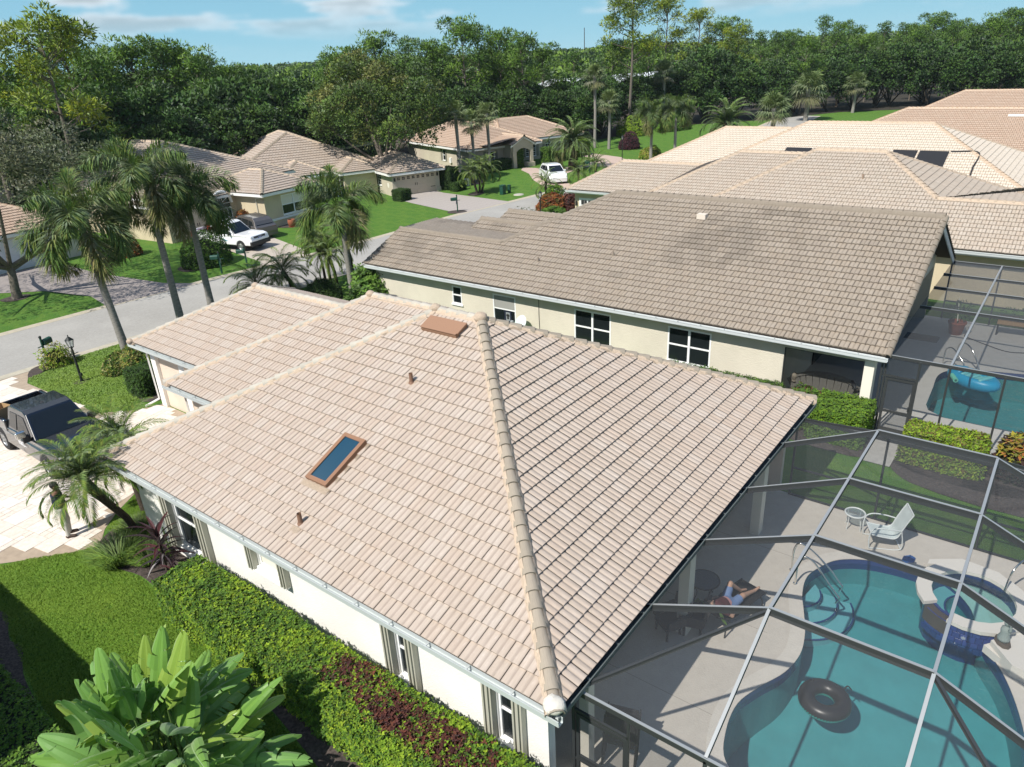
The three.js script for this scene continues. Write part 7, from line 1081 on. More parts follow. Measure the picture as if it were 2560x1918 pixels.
function lampPost(label, pos, H = 2.0) {
  const t = thing('lamp_post', label, 'street lamp', pos, 0.3, 'garden lamp posts'); part('post', [limb([[0, 0, 0], [0, 0.5, 0], [0, H - 0.45, 0]], [0.055, 0.05, 0.042], 12), cyl(0.075, 0.06, 0.12, 12)], lampBlack, t); part('ladder_bar', bar([-0.24, H - 0.75, 0], [0.24, H - 0.75, 0], 0.025, 0.025), lampBlack, t); part('outlet_box', rbx(-0.04, 0.28, 0.04, 0.05, 0.42, 0.12, 0.01, 1), lampBlack, t);
  const y = H - 0.45, f = []; for (const [a, b] of [[1, 1], [1, -1], [-1, 1], [-1, -1]]) f.push(bar([a * 0.065, y + 0.03, b * 0.065], [a * 0.115, y + 0.34, b * 0.115], 0.014, 0.014)); f.push(bx(-0.075, y, -0.075, 0.075, y + 0.03, 0.075)); const l = part('lantern', f, lampBlack, t);
  const gl = new THREE.CylinderGeometry(0.155, 0.09, 0.3, 4, 1, true); gl.rotateY(Math.PI / 4); gl.translate(0, y + 0.18, 0); part('pane', gl, pmat([0.9, 0.92, 0.92], 0.15, { transmission: 0.85, thickness: 0 }), l); const rf = new THREE.CylinderGeometry(0.05, 0.19, 0.14, 4); rf.rotateY(Math.PI / 4); rf.translate(0, y + 0.41, 0); part('roof', [rf, cyl(0.03, 0.015, 0.1, 8, 0, y + 0.48, 0)], lampBlack, l); return t;
}
lampPost('black lamp post with glass lantern on the near front lawn', [11.45, 0, -33.1], 2.05); lampPost('black lamp post at the far drive, seen above the tiled roofs', [78.1, 0, -43.7], 3.1); lampPost('dark lamp head just showing over the small stepped grey roofs', [46.6, 0, -33.2], 2.5);
{ const t = thing('utility_box', 'taller green utility box on the lawn of the rosy roofed house', 'utility box', [56.0, 0, -44.3]); part('cabinet', rbx(-0.25, 0, -0.2, 0.25, 0.85, 0.2, 0.03, 2), postGreen, t); part('lid', rbx(-0.28, 0.83, -0.23, 0.28, 0.89, 0.23, 0.02, 1), postGreen, t);
  const u = thing('utility_box', 'slim green utility pedestal beside the taller utility box', 'utility box', [56.85, 0, -44.15]); part('cabinet', rbx(-0.12, 0, -0.12, 0.12, 0.75, 0.12, 0.03, 2), postGreen, u); part('lid', rbx(-0.14, 0.74, -0.14, 0.14, 0.79, 0.14, 0.02, 1), postGreen, u);
  const m = thing('manhole_cover', 'pale round service cover in the lawn near the green utility boxes', 'cover', [56.4, 0, -42.7]); part('rim', cyl(0.5, 0.48, 0.05, 28), mat([0.45, 0.42, 0.36], 0.9), m); part('lid', cyl(0.42, 0.42, 0.015, 28, 0, 0.05, 0), mat([0.40, 0.38, 0.33], 0.9), m); }
{ const t = thing('satellite_dish', 'pale grey satellite dish showing behind the roof peak against the cream wall', 'satellite dish', [24.15, 0, -18.55]); const d = new THREE.SphereGeometry(1.0, 28, 10, 0, Math.PI * 2, 0, 0.42); d.scale(0.98, 0.6, 0.82); d.translate(0, -0.6, 0); d.rotateX(-0.15); d.rotateZ(0.95); d.translate(0, 1.35, 0); const mk = mat([0.52, 0.60, 0.57], 0.5); part('reflector', d, mk, t); part('feed_arm', [bar([0.1, 0.95, 0], [-0.5, 1.55, 0.0], 0.03, 0.03), rbx(-0.58, 1.5, -0.07, -0.46, 1.62, 0.07, 0.02, 1)], mat([0.3, 0.32, 0.32], 0.5), t); part('mast', limb([[0.3, 0, 0], [0.3, 1.1, 0], [0.1, 1.3, 0]], [0.025, 0.025, 0.025], 8), M.alumGrey, t); }
// pool float: a fat inner tube, black on top, sea green underneath
{ const t = thing('inner_tube', 'large black inflatable ring floating in the near pool', 'pool float', [12.1, -0.04, -1.93]); const g = new THREE.TorusGeometry(0.345, 0.165, 22, 56), p = g.attributes.position; for (let i = 0; i < p.count; i++) { const a = Math.atan2(p.getY(i), p.getX(i)), r = Math.hypot(p.getX(i), p.getY(i)), q = 1 + 0.006 * Math.sin(a * 26) * Math.abs(p.getZ(i)) / 0.165; p.setXYZ(i, Math.cos(a) * r * q, Math.sin(a) * r * q, p.getZ(i) * 0.92); } g.computeVertexNormals(); g.rotateX(-Math.PI / 2); part('ring', g, mat([0.020, 0.020, 0.021], 0.36), t); const b = new THREE.TorusGeometry(0.345, 0.168, 16, 56); b.rotateX(-Math.PI / 2); const c = plain(b), pos = c.attributes.position, keep = []; for (let i = 0; i < pos.count; i += 3) if ((pos.getY(i) + pos.getY(i + 1) + pos.getY(i + 2)) / 3 < -0.035) keep.push(i); const ng = new THREE.BufferGeometry().setFromPoints(keep.flatMap((i) => [0, 1, 2].map((k) => V3().fromBufferAttribute(pos, i + k)))); ng.computeVertexNormals(); part('underside', ng, mat([0.03, 0.36, 0.30], 0.4), t); part('handle', tube([[0.40, 0.08, 0.25], [0.5, 0.12, 0.3], [0.52, 0.04, 0.38]], 0.014, 6), M.black, t); part('valve', cyl(0.02, 0.015, 0.03, 8, 0.2, 0.17, -0.3), M.black, t); }
// patio chair with sling seat, and a small round table
{
  const w = mat([0.62, 0.65, 0.64], 0.5), sl = mat([0.60, 0.67, 0.66], 0.75, { map: rp(T.soft, 2) });
  const t = thing('patio_chair', 'white sling armchair standing on the pool deck by the far screen', 'chair', [18.05, 0.036, -2.22], -64 * D2R);
  // local: sitter faces -x
  const seat = [], prof = [[-0.34, 0.42], [-0.25, 0.40], [0.0, 0.355], [0.2, 0.34], [0.28, 0.40], [0.36, 0.62], [0.46, 0.88], [0.55, 1.08]];
  { const c = new THREE.CatmullRomCurve3(prof.map(([x, y]) => V3(x, y, 0))), P = c.getPoints(30), g = new Tri(); for (let i = 0; i < 30; i++) { const a = P[i], b = P[i + 1], d = b.clone().sub(a).normalize(), n = [-d.y, d.x, 0]; for (const v of [[a.x, a.y, -0.27], [b.x, b.y, -0.27], [b.x, b.y, 0.27], [a.x, a.y, -0.27], [b.x, b.y, 0.27], [a.x, a.y, 0.27]]) g.v(v, n, [i * 0.05, v[2]]); } part('sling', g.geo(), sl, t); for (const s of [-1, 1]) part('side_rail', tube(prof.map(([x, y]) => [x, y, s * 0.28]), 0.017, 8, 40), w, t); }
  for (const s of [-1, 1]) { part('arm_frame', tube([[-0.36, 0.02, s * 0.31], [-0.40, 0.3, s * 0.31], [-0.36, 0.58, s * 0.33], [-0.22, 0.66, s * 0.34], [0.1, 0.64, s * 0.34], [0.34, 0.60, s * 0.30]], 0.018, 8, 40), w, t); part('leg', tube([[0.34, 0.6, s * 0.30], [0.40, 0.3, s * 0.30], [0.40, 0.06, s * 0.30], [0.34, 0.02, s * 0.30], [-0.2, 0.02, s * 0.30], [-0.36, 0.02, s * 0.31]], 0.016, 8, 40), w, t); }
  part('cross_bar', [bar([0.55, 1.08, -0.28], [0.55, 1.08, 0.28], 0.03, 0.03)], w, t); part('cross_bar', [bar([-0.34, 0.42, -0.28], [-0.34, 0.42, 0.28], 0.03, 0.03)], w, t); part('cross_bar', bar([0.40, 0.03, -0.3], [0.40, 0.03, 0.3], 0.03, 0.03), w, t);
  const q = thing('side_table', 'small round white side table with glass top next to the patio chair', 'table', [18.37, 0.036, -2.99]); const rg = new THREE.TorusGeometry(0.25, 0.022, 10, 36); rg.rotateX(Math.PI / 2); rg.translate(0, 0.46, 0); part('rim', rg, w, q); part('table_top', cyl(0.235, 0.235, 0.006, 32, 0, 0.458, 0), pmat([0.75, 0.8, 0.8], 0.05, { transmission: 0.85, thickness: 0 }), q); for (let k = 0; k < 4; k++) { const a = k * Math.PI / 2 + 0.5, c = Math.cos(a), s = Math.sin(a); part('leg', tube([[c * 0.23, 0.45, s * 0.23], [c * 0.21, 0.3, s * 0.21], [c * 0.24, 0.0, s * 0.24]], 0.014, 8, 14), w, q); }
}
{ const t = thing('blue_cap', 'blue plastic cover lying on the white deck corner near the spa', 'pool cover', [17.35, 0.2, -1.45], 0.6); const g = new THREE.DodecahedronGeometry(0.13); g.scale(1, 0.7, 1.35); g.translate(0, 0.08, 0); part('shell', g, mat([0.02, 0.10, 0.33], 0.45), t); part('grip', tube([[-0.04, 0.16, -0.05], [0, 0.2, 0], [0.04, 0.16, 0.05]], 0.012, 6), mat([0.03, 0.13, 0.36], 0.5), t); }
{ // a small statue of a seated child holding a parasol-like shell
  const t = thing('garden_statue', 'small weathered stone statue on the white ledge beside the spa', 'statue', [15.35, 0.345, 0.72], 0.5), st = mat([0.30, 0.36, 0.34], 0.9, { bumpMap: rp(T.bumpy, 3), bumpScale: 0.006 }), wh = mat([0.66, 0.68, 0.66], 0.7), br = mat([0.10, 0.08, 0.06], 0.9);
  const b = new THREE.CylinderGeometry(0.15, 0.17, 0.07, 9); b.scale(1.25, 1, 0.85); b.translate(0, 0.035, 0); part('base', b, br, t);
  part('figure', lathe([[0.0, 0.05], [0.11, 0.06], [0.12, 0.14], [0.085, 0.24], [0.10, 0.33], [0.09, 0.40], [0.04, 0.44], [0.03, 0.46], [0.065, 0.50], [0.07, 0.55], [0.045, 0.60], [0.0, 0.615]], 16), st, t); part('arm', limb([[0.08, 0.38, 0.02], [0.13, 0.30, 0.07], [0.06, 0.25, 0.11]], [0.035, 0.03, 0.025], 8), st, t); part('arm', limb([[-0.08, 0.38, 0.02], [-0.14, 0.45, 0.0], [-0.10, 0.58, 0.02]], [0.035, 0.03, 0.025], 8), st, t);
  const sh = new THREE.SphereGeometry(0.09, 12, 8, 0, 6.3, 0, 1.4); sh.scale(1, 0.7, 1); sh.rotateZ(0.8); sh.translate(-0.10, 0.62, 0.02); part('shell', sh, wh, t); const fl = new THREE.SphereGeometry(0.06, 10, 8); fl.scale(0.8, 1.7, 0.8); fl.translate(0.09, 0.14, 0.08); part('bird', fl, wh, t);
}
// black lounge chair, glass patio table and stacked chairs in the shade of the eave
{
  const t = thing('lounge_chair', 'black mesh reclining lounge chair in the shade of the eave', 'lounge chair', [13.2, 0.036, -4.42], -13 * D2R), bk = mat([0.014, 0.014, 0.015], 0.7);
  const prof = [[-0.95, 0.78], [-0.42, 0.42], [0.0, 0.36], [0.55, 0.37], [1.0, 0.34]]; const c = new THREE.CatmullRomCurve3(prof.map(([x, y]) => V3(x, y, 0))), P = c.getPoints(24), g = new Tri(); for (let i = 0; i < 24; i++) { const a = P[i], b = P[i + 1], d = b.clone().sub(a).normalize(), n = [-d.y, d.x, 0]; for (const v of [[a.x, a.y, -0.31], [b.x, b.y, -0.31], [b.x, b.y, 0.31], [a.x, a.y, -0.31], [b.x, b.y, 0.31], [a.x, a.y, 0.31]]) g.v(v, n, [i * 0.05, v[2]]); } part('sling', g.geo(), bk, t);
  for (const s of [-1, 1]) { part('side_rail', tube(prof.map(([x, y]) => [x, y, s * 0.33]), 0.02, 8, 30), bk, t); part('leg', tube([[-0.5, 0.42, s * 0.34], [-0.6, 0.2, s * 0.35], [-0.62, 0, s * 0.35]], 0.018, 7), bk, t); part('leg', tube([[0.75, 0.35, s * 0.34], [0.82, 0.18, s * 0.36], [0.80, 0, s * 0.38]], 0.018, 7), bk, t); }
  const w = thing('towel', 'green towel draped over the head of the lounge chair', 'towel', [12.42, 0.036, -4.62], -13 * D2R), tg = new THREE.PlaneGeometry(0.42, 0.9, 6, 12), p = tg.attributes.position; for (let i = 0; i < p.count; i++) { const x = p.getX(i), y = p.getY(i); p.setXYZ(i, 0.1 + x * 0.5 + 0.02 * Math.sin(y * 13), 0.72 + x * -0.5 - Math.max(0, Math.abs(y) - 0.32) * 1.7 + 0.02 * Math.sin(y * 9 + x * 8), y * 0.9); } tg.computeVertexNormals(); part('cloth', tg, mat([0.24, 0.40, 0.06], 0.95), w);
  const q = thing('patio_table', 'round glass patio table with patterned top in the shade behind the lounge chair', 'table', [13.5, 0.036, -5.17]); part('table_top', cyl(0.36, 0.36, 0.012, 36, 0, 0.52, 0), mat([0.12, 0.15, 0.18], 0.25, { map: rp(T.mott, 3) }), q); const rg = new THREE.TorusGeometry(0.365, 0.016, 8, 36); rg.rotateX(Math.PI / 2); rg.translate(0, 0.525, 0); part('rim', rg, bk, q); for (let k = 0; k < 4; k++) { const a = k * Math.PI / 2 + 0.4, x = Math.cos(a), z = Math.sin(a); part('leg', tube([[x * 0.34, 0.52, z * 0.34], [x * 0.2, 0.25, z * 0.2], [x * 0.32, 0, z * 0.32]], 0.015, 7, 12), bk, q); }
  for (const [x, z, tr, lab] of [[12.0, -5.3, 2.6, 'dark wicker patio chair beside the shaded glass table'], [12.35, -4.95, 1.9, 'dark wicker patio chair at the end of the lounge, nearest the house corner']]) { const k = thing('wicker_chair', lab, 'chair', [x, 0.036, z], tr), wm = mat([0.05, 0.043, 0.04], 0.9, { bumpMap: rp(T.bumpy, 3), bumpScale: 0.01 }); part('seat', rbx(-0.27, 0.26, -0.26, 0.27, 0.40, 0.26, 0.04, 2), wm, k); part('backrest', bar([-0.25, 0.36, 0], [-0.36, 0.85, 0], 0.54, 0.09), wm, k); part('armrest', rbx(-0.3, 0.36, -0.34, 0.26, 0.60, -0.26, 0.03, 2), wm, k); part('armrest', rbx(-0.3, 0.36, 0.26, 0.26, 0.60, 0.34, 0.03, 2), wm, k); for (const [a, b] of [[-1, -1], [-1, 1], [1, -1], [1, 1]]) part('leg', cyl(0.025, 0.03, 0.27, 8, a * 0.22, 0, b * 0.22), wm, k); }
  const f = thing('folded_chairs', 'stack of folded black chairs leaning inside the screen at the house corner', 'chairs', [8.35, 0.036, -4.35], 0.3); for (let i = 0; i < 4; i++) { const m = part('folded_chair', [bar([0.1 * i, 0, -0.5], [0.1 * i + 0.25, 1.0, -0.5], 0.03, 0.03), bar([0.1 * i, 0, 0.1], [0.1 * i + 0.25, 1.0, 0.1], 0.03, 0.03), bar([0.1 * i + 0.12, 0.45, -0.2], [0.1 * i + 0.24, 0.98, -0.2], 0.55, 0.02)], bk, f); }
}
// the neighbour's pool side: turquoise lounger float, terracotta pot, timber planter, doormat, hose
{
  const t = thing('pool_lounger', 'turquoise inflatable lounger with ribbed blue bow at the edge of the neighbouring pool', 'pool float', [30.55, 0.0, -1.75], 1.05), a = mat([0.01, 0.30, 0.52], 0.4), b = mat([0.16, 0.52, 0.55], 0.45), hull = new THREE.TorusGeometry(0.55, 0.2, 14, 40); hull.scale(1.35, 0.8, 1.1); hull.rotateX(Math.PI / 2); hull.translate(0, 0.08, 0); part('hull', hull, a, t); { const g = []; for (let i = 0; i < 7; i++) { const c = new THREE.CapsuleGeometry(0.07, 0.7, 4, 10); c.rotateX(Math.PI / 2); c.translate(-0.5 + i * 0.12, 0.12 + 0.05 * Math.abs(i - 3), 0); g.push(c); } g.forEach((q) => part('air_tube', q, b, t)); } for (let i = 0; i < 4; i++) { const c = new THREE.TorusGeometry(0.30 - i * 0.03, 0.10, 10, 24, Math.PI); c.rotateY(Math.PI / 2); c.translate(0.45 + i * 0.12, 0.05, 0); part('bow_rib', c, a, t); }
  const n = thing('pool_noodle', 'rolled mint green pool noodle lying beside the turquoise lounger', 'pool noodle', [30.4, 0.06, -2.45], 0.4), r1 = cyl(0.09, 0.09, 0.5, 16); r1.rotateZ(Math.PI / 2); r1.translate(0, 0.08, 0); part('foam', r1, mat([0.15, 0.55, 0.42], 0.7), n); const r2 = cyl(0.045, 0.045, 0.51, 12); r2.rotateZ(Math.PI / 2); r2.translate(0.0, 0.08, 0); part('core', r2, mat([0.03, 0.15, 0.12], 0.8), n);
  const p = thing('terracotta_pot', 'terracotta pot with a spindly plant inside the neighbouring screen cage', 'flower pot', [35.6, 0.036, -3.1]); part('pot', lathe([[0.0, 0.02], [0.24, 0.0], [0.34, 0.5], [0.37, 0.5], [0.37, 0.58], [0.32, 0.58], [0.3, 0.5], [0.0, 0.48]], 24), mat([0.28, 0.085, 0.045], 0.85), p); part('foliage', crownGeo([[0, 0.95, 0, 0.42], [0.15, 1.2, 0.1, 0.3]], 5, { size: 0.16, cols: G.dark, per: 400 }), LM.leaf, p); part('stake', bar([0, 0.5, 0], [0.9, 1.35, -0.2], 0.03, 0.03), M.trimCream, p);
  const k = thing('wooden_planter', 'raised timber planter box on legs at the right edge inside the neighbouring cage', 'planter', [36.6, 0.036, -0.95], 0.05); for (let i = 0; i < 2; i++) part('board', rbx(-0.28, 0.5 + i * 0.17, -0.75, -0.25, 0.66 + i * 0.17, 0.75, 0.006, 1), mat([[0.46, 0.30, 0.15], [0.40, 0.25, 0.12]][i], 0.8, { map: rp(T.streak, 1) }), k); part('box', bx(-0.24, 0.45, -0.73, 0.25, 0.80, 0.73), mat([0.2, 0.13, 0.07], 0.9), k); for (const [x, z] of [[-0.24, -0.7], [-0.24, 0.7], [0.22, -0.7], [0.22, 0.7]]) part('leg', bx(x - 0.03, 0, z - 0.03, x + 0.03, 0.5, z + 0.03), M.black, k); part('foliage', crownGeo([[0, 0.95, -0.4, 0.3], [0, 0.95, 0.1, 0.32], [0, 0.9, 0.5, 0.28]], 8, { size: 0.13, cols: G.green, per: 420 }), LM.leaf, k);
  const d = thing('door_mat', 'dark rectangular mat on the neighbouring pool deck', 'mat', [34.4, 0.04, -4.2]); part('mat', rbx(-0.4, 0, -0.65, 0.4, 0.014, 0.65, 0.005, 1), M.black, d); part('border', [bx(-0.38, 0.0145, -0.63, 0.38, 0.017, -0.6), bx(-0.38, 0.0145, 0.6, 0.38, 0.017, 0.63)], mat([0.06, 0.06, 0.06], 0.9), d);
  const h = thing('garden_hose', 'dark hose lying across the neighbouring pool deck', 'hose', [0, 0, 0]); part('hose', tube([[35.4, 0.055, -2.7], [34.8, 0.055, -1.9], [34.3, 0.055, -1.0], [34.5, 0.055, -0.2], [34.0, 0.055, 0.6]], 0.018, 6, 40), M.black, h); part('nozzle', cyl(0.025, 0.015, 0.12, 8, 35.4, 0.05, -2.7), M.alumGrey, h);
  const pl = thing('planter_pot', 'white urn under the three cabbage palms by the tan house wall', 'flower pot', [59.0, 0, -51.3]); part('pot', lathe([[0, 0], [0.22, 0], [0.2, 0.1], [0.3, 0.45], [0.36, 0.62], [0.32, 0.64], [0.26, 0.5], [0, 0.48]], 20), M.trimCream, pl); part('saucer', cyl(0.3, 0.3, 0.04, 20), M.trimCream, pl);
  const tp = thing('terracotta_pot', 'terracotta pot at the foot of the bay of the yellow house', 'flower pot', [36.9, 0, -51.7]); part('pot', lathe([[0, 0], [0.25, 0], [0.34, 0.4], [0.3, 0.62], [0.26, 0.62], [0.28, 0.4], [0, 0.3]], 20), mat([0.30, 0.10, 0.05], 0.85), tp); part('saucer', cyl(0.32, 0.32, 0.03, 20), mat([0.28, 0.09, 0.05], 0.85), tp);
  const rk = thing('figurine', 'small dark dolphin figurine on the curved lanai bar', 'figurine', [25.55, 0.95, -4.95], 0.6); part('body', limb([[-0.25, 0.02, 0], [-0.1, 0.12, 0], [0.1, 0.14, 0], [0.28, 0.05, 0]], [0.02, 0.08, 0.08, 0.015], 10), mat([0.05, 0.06, 0.07], 0.4), rk); part('fin', bar([-0.22, 0.03, -0.1], [-0.26, 0.06, 0.1], 0.06, 0.02), mat([0.05, 0.06, 0.07], 0.4), rk);
  const fn = thing('finial', 'pineapple shaped finial at the left end of the curved lanai bar', 'finial', [25.55, 0.75, -6.95]); part('knob', lathe([[0, 0], [0.07, 0], [0.05, 0.06], [0.1, 0.14], [0.1, 0.22], [0.05, 0.3], [0, 0.33]], 16), M.stuccoTan, fn); part('base', cyl(0.09, 0.08, 0.04, 14, 0, -0.03, 0), M.stuccoTan, fn);
}
// far telephone poles
for (const [x, z, lab] of [[360, -640, 'leftmost thin utility pole on the far horizon'], [376, -632, 'middle thin utility pole on the far horizon'], [391, -624, 'rightmost of the three thin utility poles on the left horizon'], [560, -350, 'thin utility pole on the horizon at the centre']]) { const t = thing('utility_pole', lab, 'utility pole', [x, 0, z], 0.5); part('pole', limb([[0, 0, 0], [0, 30, 0]], [0.45, 0.3], 6), M.darkBark, t); part('cross_arm', bar([-2.2, 27.5, 0], [2.2, 27.5, 0], 0.3, 0.3), M.darkBark, t); }
// ================= people: one skin surface each, meshed from joints with radii; clothes as shells over it =================
function capsField(caps) { return (x, y, z) => { let d = 1e9; for (const [a, b, ra, rb, k] of caps) { const bx_ = b[0] - a[0], by = b[1] - a[1], bz = b[2] - a[2], px = x - a[0], py = y - a[1], pz = z - a[2], L = bx_ * bx_ + by * by + bz * bz, t = Math.max(0, Math.min(1, (px * bx_ + py * by + pz * bz) / (L || 1))), q = Math.hypot(px - bx_ * t, py - by * t, pz - bz * t) - mixn(ra, rb, t), s = k ?? 0.03; if (d > 1e8) d = q; else { const h = Math.max(0, Math.min(1, 0.5 + 0.5 * (d - q) / s)); d = mixn(d, q, h) - s * h * (1 - h); } } return d; }; }
function surfaceNet(f, lo, hi, cell, keep) {
  const n = lo.map((v, i) => Math.ceil((hi[i] - v) / cell) + 1), at = (i, j, k) => (k * n[1] + j) * n[0] + i, F = new Float32Array(n[0] * n[1] * n[2]);
  for (let k = 0; k < n[2]; k++) for (let j = 0; j < n[1]; j++) for (let i = 0; i < n[0]; i++) F[at(i, j, k)] = f(lo[0] + i * cell, lo[1] + j * cell, lo[2] + k * cell);
  const id = new Int32Array(F.length).fill(-1), pos = [], idx = [];
  for (let k = 0; k < n[2] - 1; k++) for (let j = 0; j < n[1] - 1; j++) for (let i = 0; i < n[0] - 1; i++) {
    let c = 0, sx = 0, sy = 0, sz = 0; const v = [], o = [[0, 0, 0], [1, 0, 0], [0, 1, 0], [1, 1, 0], [0, 0, 1], [1, 0, 1], [0, 1, 1], [1, 1, 1]]; for (const [a, b, d] of o) v.push(F[at(i + a, j + b, k + d)]);
    for (const [p, q] of [[0, 1], [2, 3], [4, 5], [6, 7], [0, 2], [1, 3], [4, 6], [5, 7], [0, 4], [1, 5], [2, 6], [3, 7]]) if ((v[p] < 0) !== (v[q] < 0)) { const t = v[p] / (v[p] - v[q]); sx += mixn(o[p][0], o[q][0], t); sy += mixn(o[p][1], o[q][1], t); sz += mixn(o[p][2], o[q][2], t); c++; }
    if (c) { id[at(i, j, k)] = pos.length / 3; pos.push(lo[0] + (i + sx / c) * cell, lo[1] + (j + sy / c) * cell, lo[2] + (k + sz / c) * cell); }
  }
  const quad = (a, b, c, d, flip) => { if (Math.min(a, b, c, d) < 0) return; if (keep) { const m = [0, 1, 2].map((q) => (pos[a * 3 + q] + pos[c * 3 + q]) / 2); if (!keep(...m)) return; } if (flip) idx.push(a, c, b, a, d, c); else idx.push(a, b, c, a, c, d); };
  for (let k = 1; k < n[2] - 1; k++) for (let j = 1; j < n[1] - 1; j++) for (let i = 1; i < n[0] - 1; i++) {
    const s = F[at(i, j, k)] < 0;
    if (s !== F[at(i + 1, j, k)] < 0) quad(id[at(i, j - 1, k - 1)], id[at(i, j, k - 1)], id[at(i, j, k)], id[at(i, j - 1, k)], !s);
    if (s !== F[at(i, j + 1, k)] < 0) quad(id[at(i - 1, j, k - 1)], id[at(i - 1, j, k)], id[at(i, j, k)], id[at(i, j, k - 1)], !s);
    if (s !== F[at(i, j, k + 1)] < 0) quad(id[at(i - 1, j - 1, k)], id[at(i, j - 1, k)], id[at(i, j, k)], id[at(i - 1, j, k)], !s);
  }
  const g = new THREE.BufferGeometry(); g.setAttribute('position', new THREE.Float32BufferAttribute(pos, 3)); g.setIndex(idx); g.computeVertexNormals(); return g;
}
function hand(wrist, dir, up, curl) { // palm and five fingers of unequal length, bent; thumb from the side of the palm
  const d = V3(...dir).normalize(), u = V3(...up).normalize(), s = d.clone().cross(u).normalize(), w = V3(...wrist), P = (f, a, h) => { const v = w.clone().addScaledVector(d, f).addScaledVector(s, a).addScaledVector(u, h); return [v.x, v.y, v.z]; }, c = [[P(0, 0, 0), P(0.05, -0.018, 0), 0.026, 0.022, 0.02], [P(0, 0, 0), P(0.06, 0.02, 0), 0.026, 0.02, 0.02], [P(0.05, -0.022, 0), P(0.075, 0.028, 0), 0.018, 0.016, 0.015]];
  [[-0.033, 0.062], [-0.011, 0.072], [0.011, 0.067], [0.032, 0.052]].forEach(([a, L]) => { const k1 = P(0.085, a, 0), k2 = P(0.085 + L * 0.5, a, -curl * L * 0.35), k3 = P(0.085 + L * 0.8 * (1 - curl * 0.4), a, -curl * L * 0.9); c.push([P(0.06, a * 0.8, 0), k1, 0.011, 0.0105, 0.008], [k1, k2, 0.0105, 0.0095, 0.005], [k2, k3, 0.0095, 0.008, 0.005]); });
  const t1 = P(0.05, -0.058, -0.012); c.push([P(0.018, -0.025, 0), t1, 0.014, 0.0115, 0.012], [t1, P(0.085, -0.062, -0.03), 0.0115, 0.0095, 0.005]); return c;
}
function headCaps(c, face, up) { const f = V3(...face).normalize(), u = V3(...up).normalize(), s = f.clone().cross(u).normalize(), C = V3(...c), P = (a, b, d) => { const v = C.clone().addScaledVector(f, a).addScaledVector(u, b).addScaledVector(s, d); return [v.x, v.y, v.z]; }; return { P, caps: [[P(-0.015, 0.03, 0), P(0.01, 0.02, 0), 0.098, 0.09, 0.03], [P(0.03, -0.06, 0), P(0.055, -0.085, 0), 0.058, 0.036, 0.03], [P(0.085, 0.01, 0), P(0.115, -0.022, 0), 0.012, 0.017, 0.012], [P(0.0, -0.01, 0.088), P(-0.01, 0.02, 0.095), 0.018, 0.02, 0.008], [P(0.0, -0.01, -0.088), P(-0.01, 0.02, -0.095), 0.018, 0.02, 0.008], [P(0.075, -0.062, -0.02), P(0.075, -0.062, 0.02), 0.012, 0.012, 0.008], [P(0.075, 0.028, -0.04), P(0.08, 0.03, 0.04), 0.014, 0.014, 0.015]] }; }
function figure(label, pos, turn, o) {
  const t = thing('person', label, 'person', pos, turn), sk = mat(o.skin, 0.6), all = [...o.torso, ...o.legs, ...o.arms], hd = headCaps(o.head.c, o.head.face, o.head.up);
  const bounds = (caps, m) => { const lo = [1e9, 1e9, 1e9], hi = [-1e9, -1e9, -1e9]; for (const [a, b, ra, rb] of caps) for (let i = 0; i < 3; i++) { lo[i] = Math.min(lo[i], a[i] - ra - m, b[i] - rb - m); hi[i] = Math.max(hi[i], a[i] + ra + m, b[i] + rb + m); } return [lo, hi]; };
  const body = [...all, ...o.neck], B = bounds(body, 0.03), geos = [surfaceNet(capsField(body), ...B, 0.014)];
  const hc = [...hd.caps, ...o.neck]; geos.push(surfaceNet(capsField(hc), ...bounds(hc, 0.02), 0.006)); for (const h of o.hands) { const c = hand(...h); geos.push(surfaceNet(capsField(c), ...bounds(c, 0.012), 0.004)); }
  part('body', geos.map((g) => plain(g)), sk, t);
  for (const [name, caps, grow, m, keep] of o.clothes) part(name, surfaceNet(capsField(caps.map(([a, b, ra, rb, k]) => [a, b, ra + grow, rb + grow, k])), ...bounds(caps, grow + 0.03), 0.013, keep), m, t);
  const ey = []; for (const s of [-1, 1]) { const g = new THREE.SphereGeometry(0.011, 10, 8); g.translate(...hd.P(0.083, 0.008, s * 0.034)); ey.push(g); } ey.forEach((g) => part('eye', g, mat([0.04, 0.03, 0.025], 0.2), t));
  const hair = [[hd.P(-0.03, 0.045, 0), hd.P(-0.005, 0.06, 0), 0.103, 0.09, 0.03]]; part('hair', surfaceNet(capsField(hair), ...bounds(hair, 0.02), 0.008, (x, y, z) => V3(x, y, z).sub(V3(...o.head.c)).dot(V3(...o.head.face)) < 0.045), mat(o.hair, 0.8), t); return t;
}
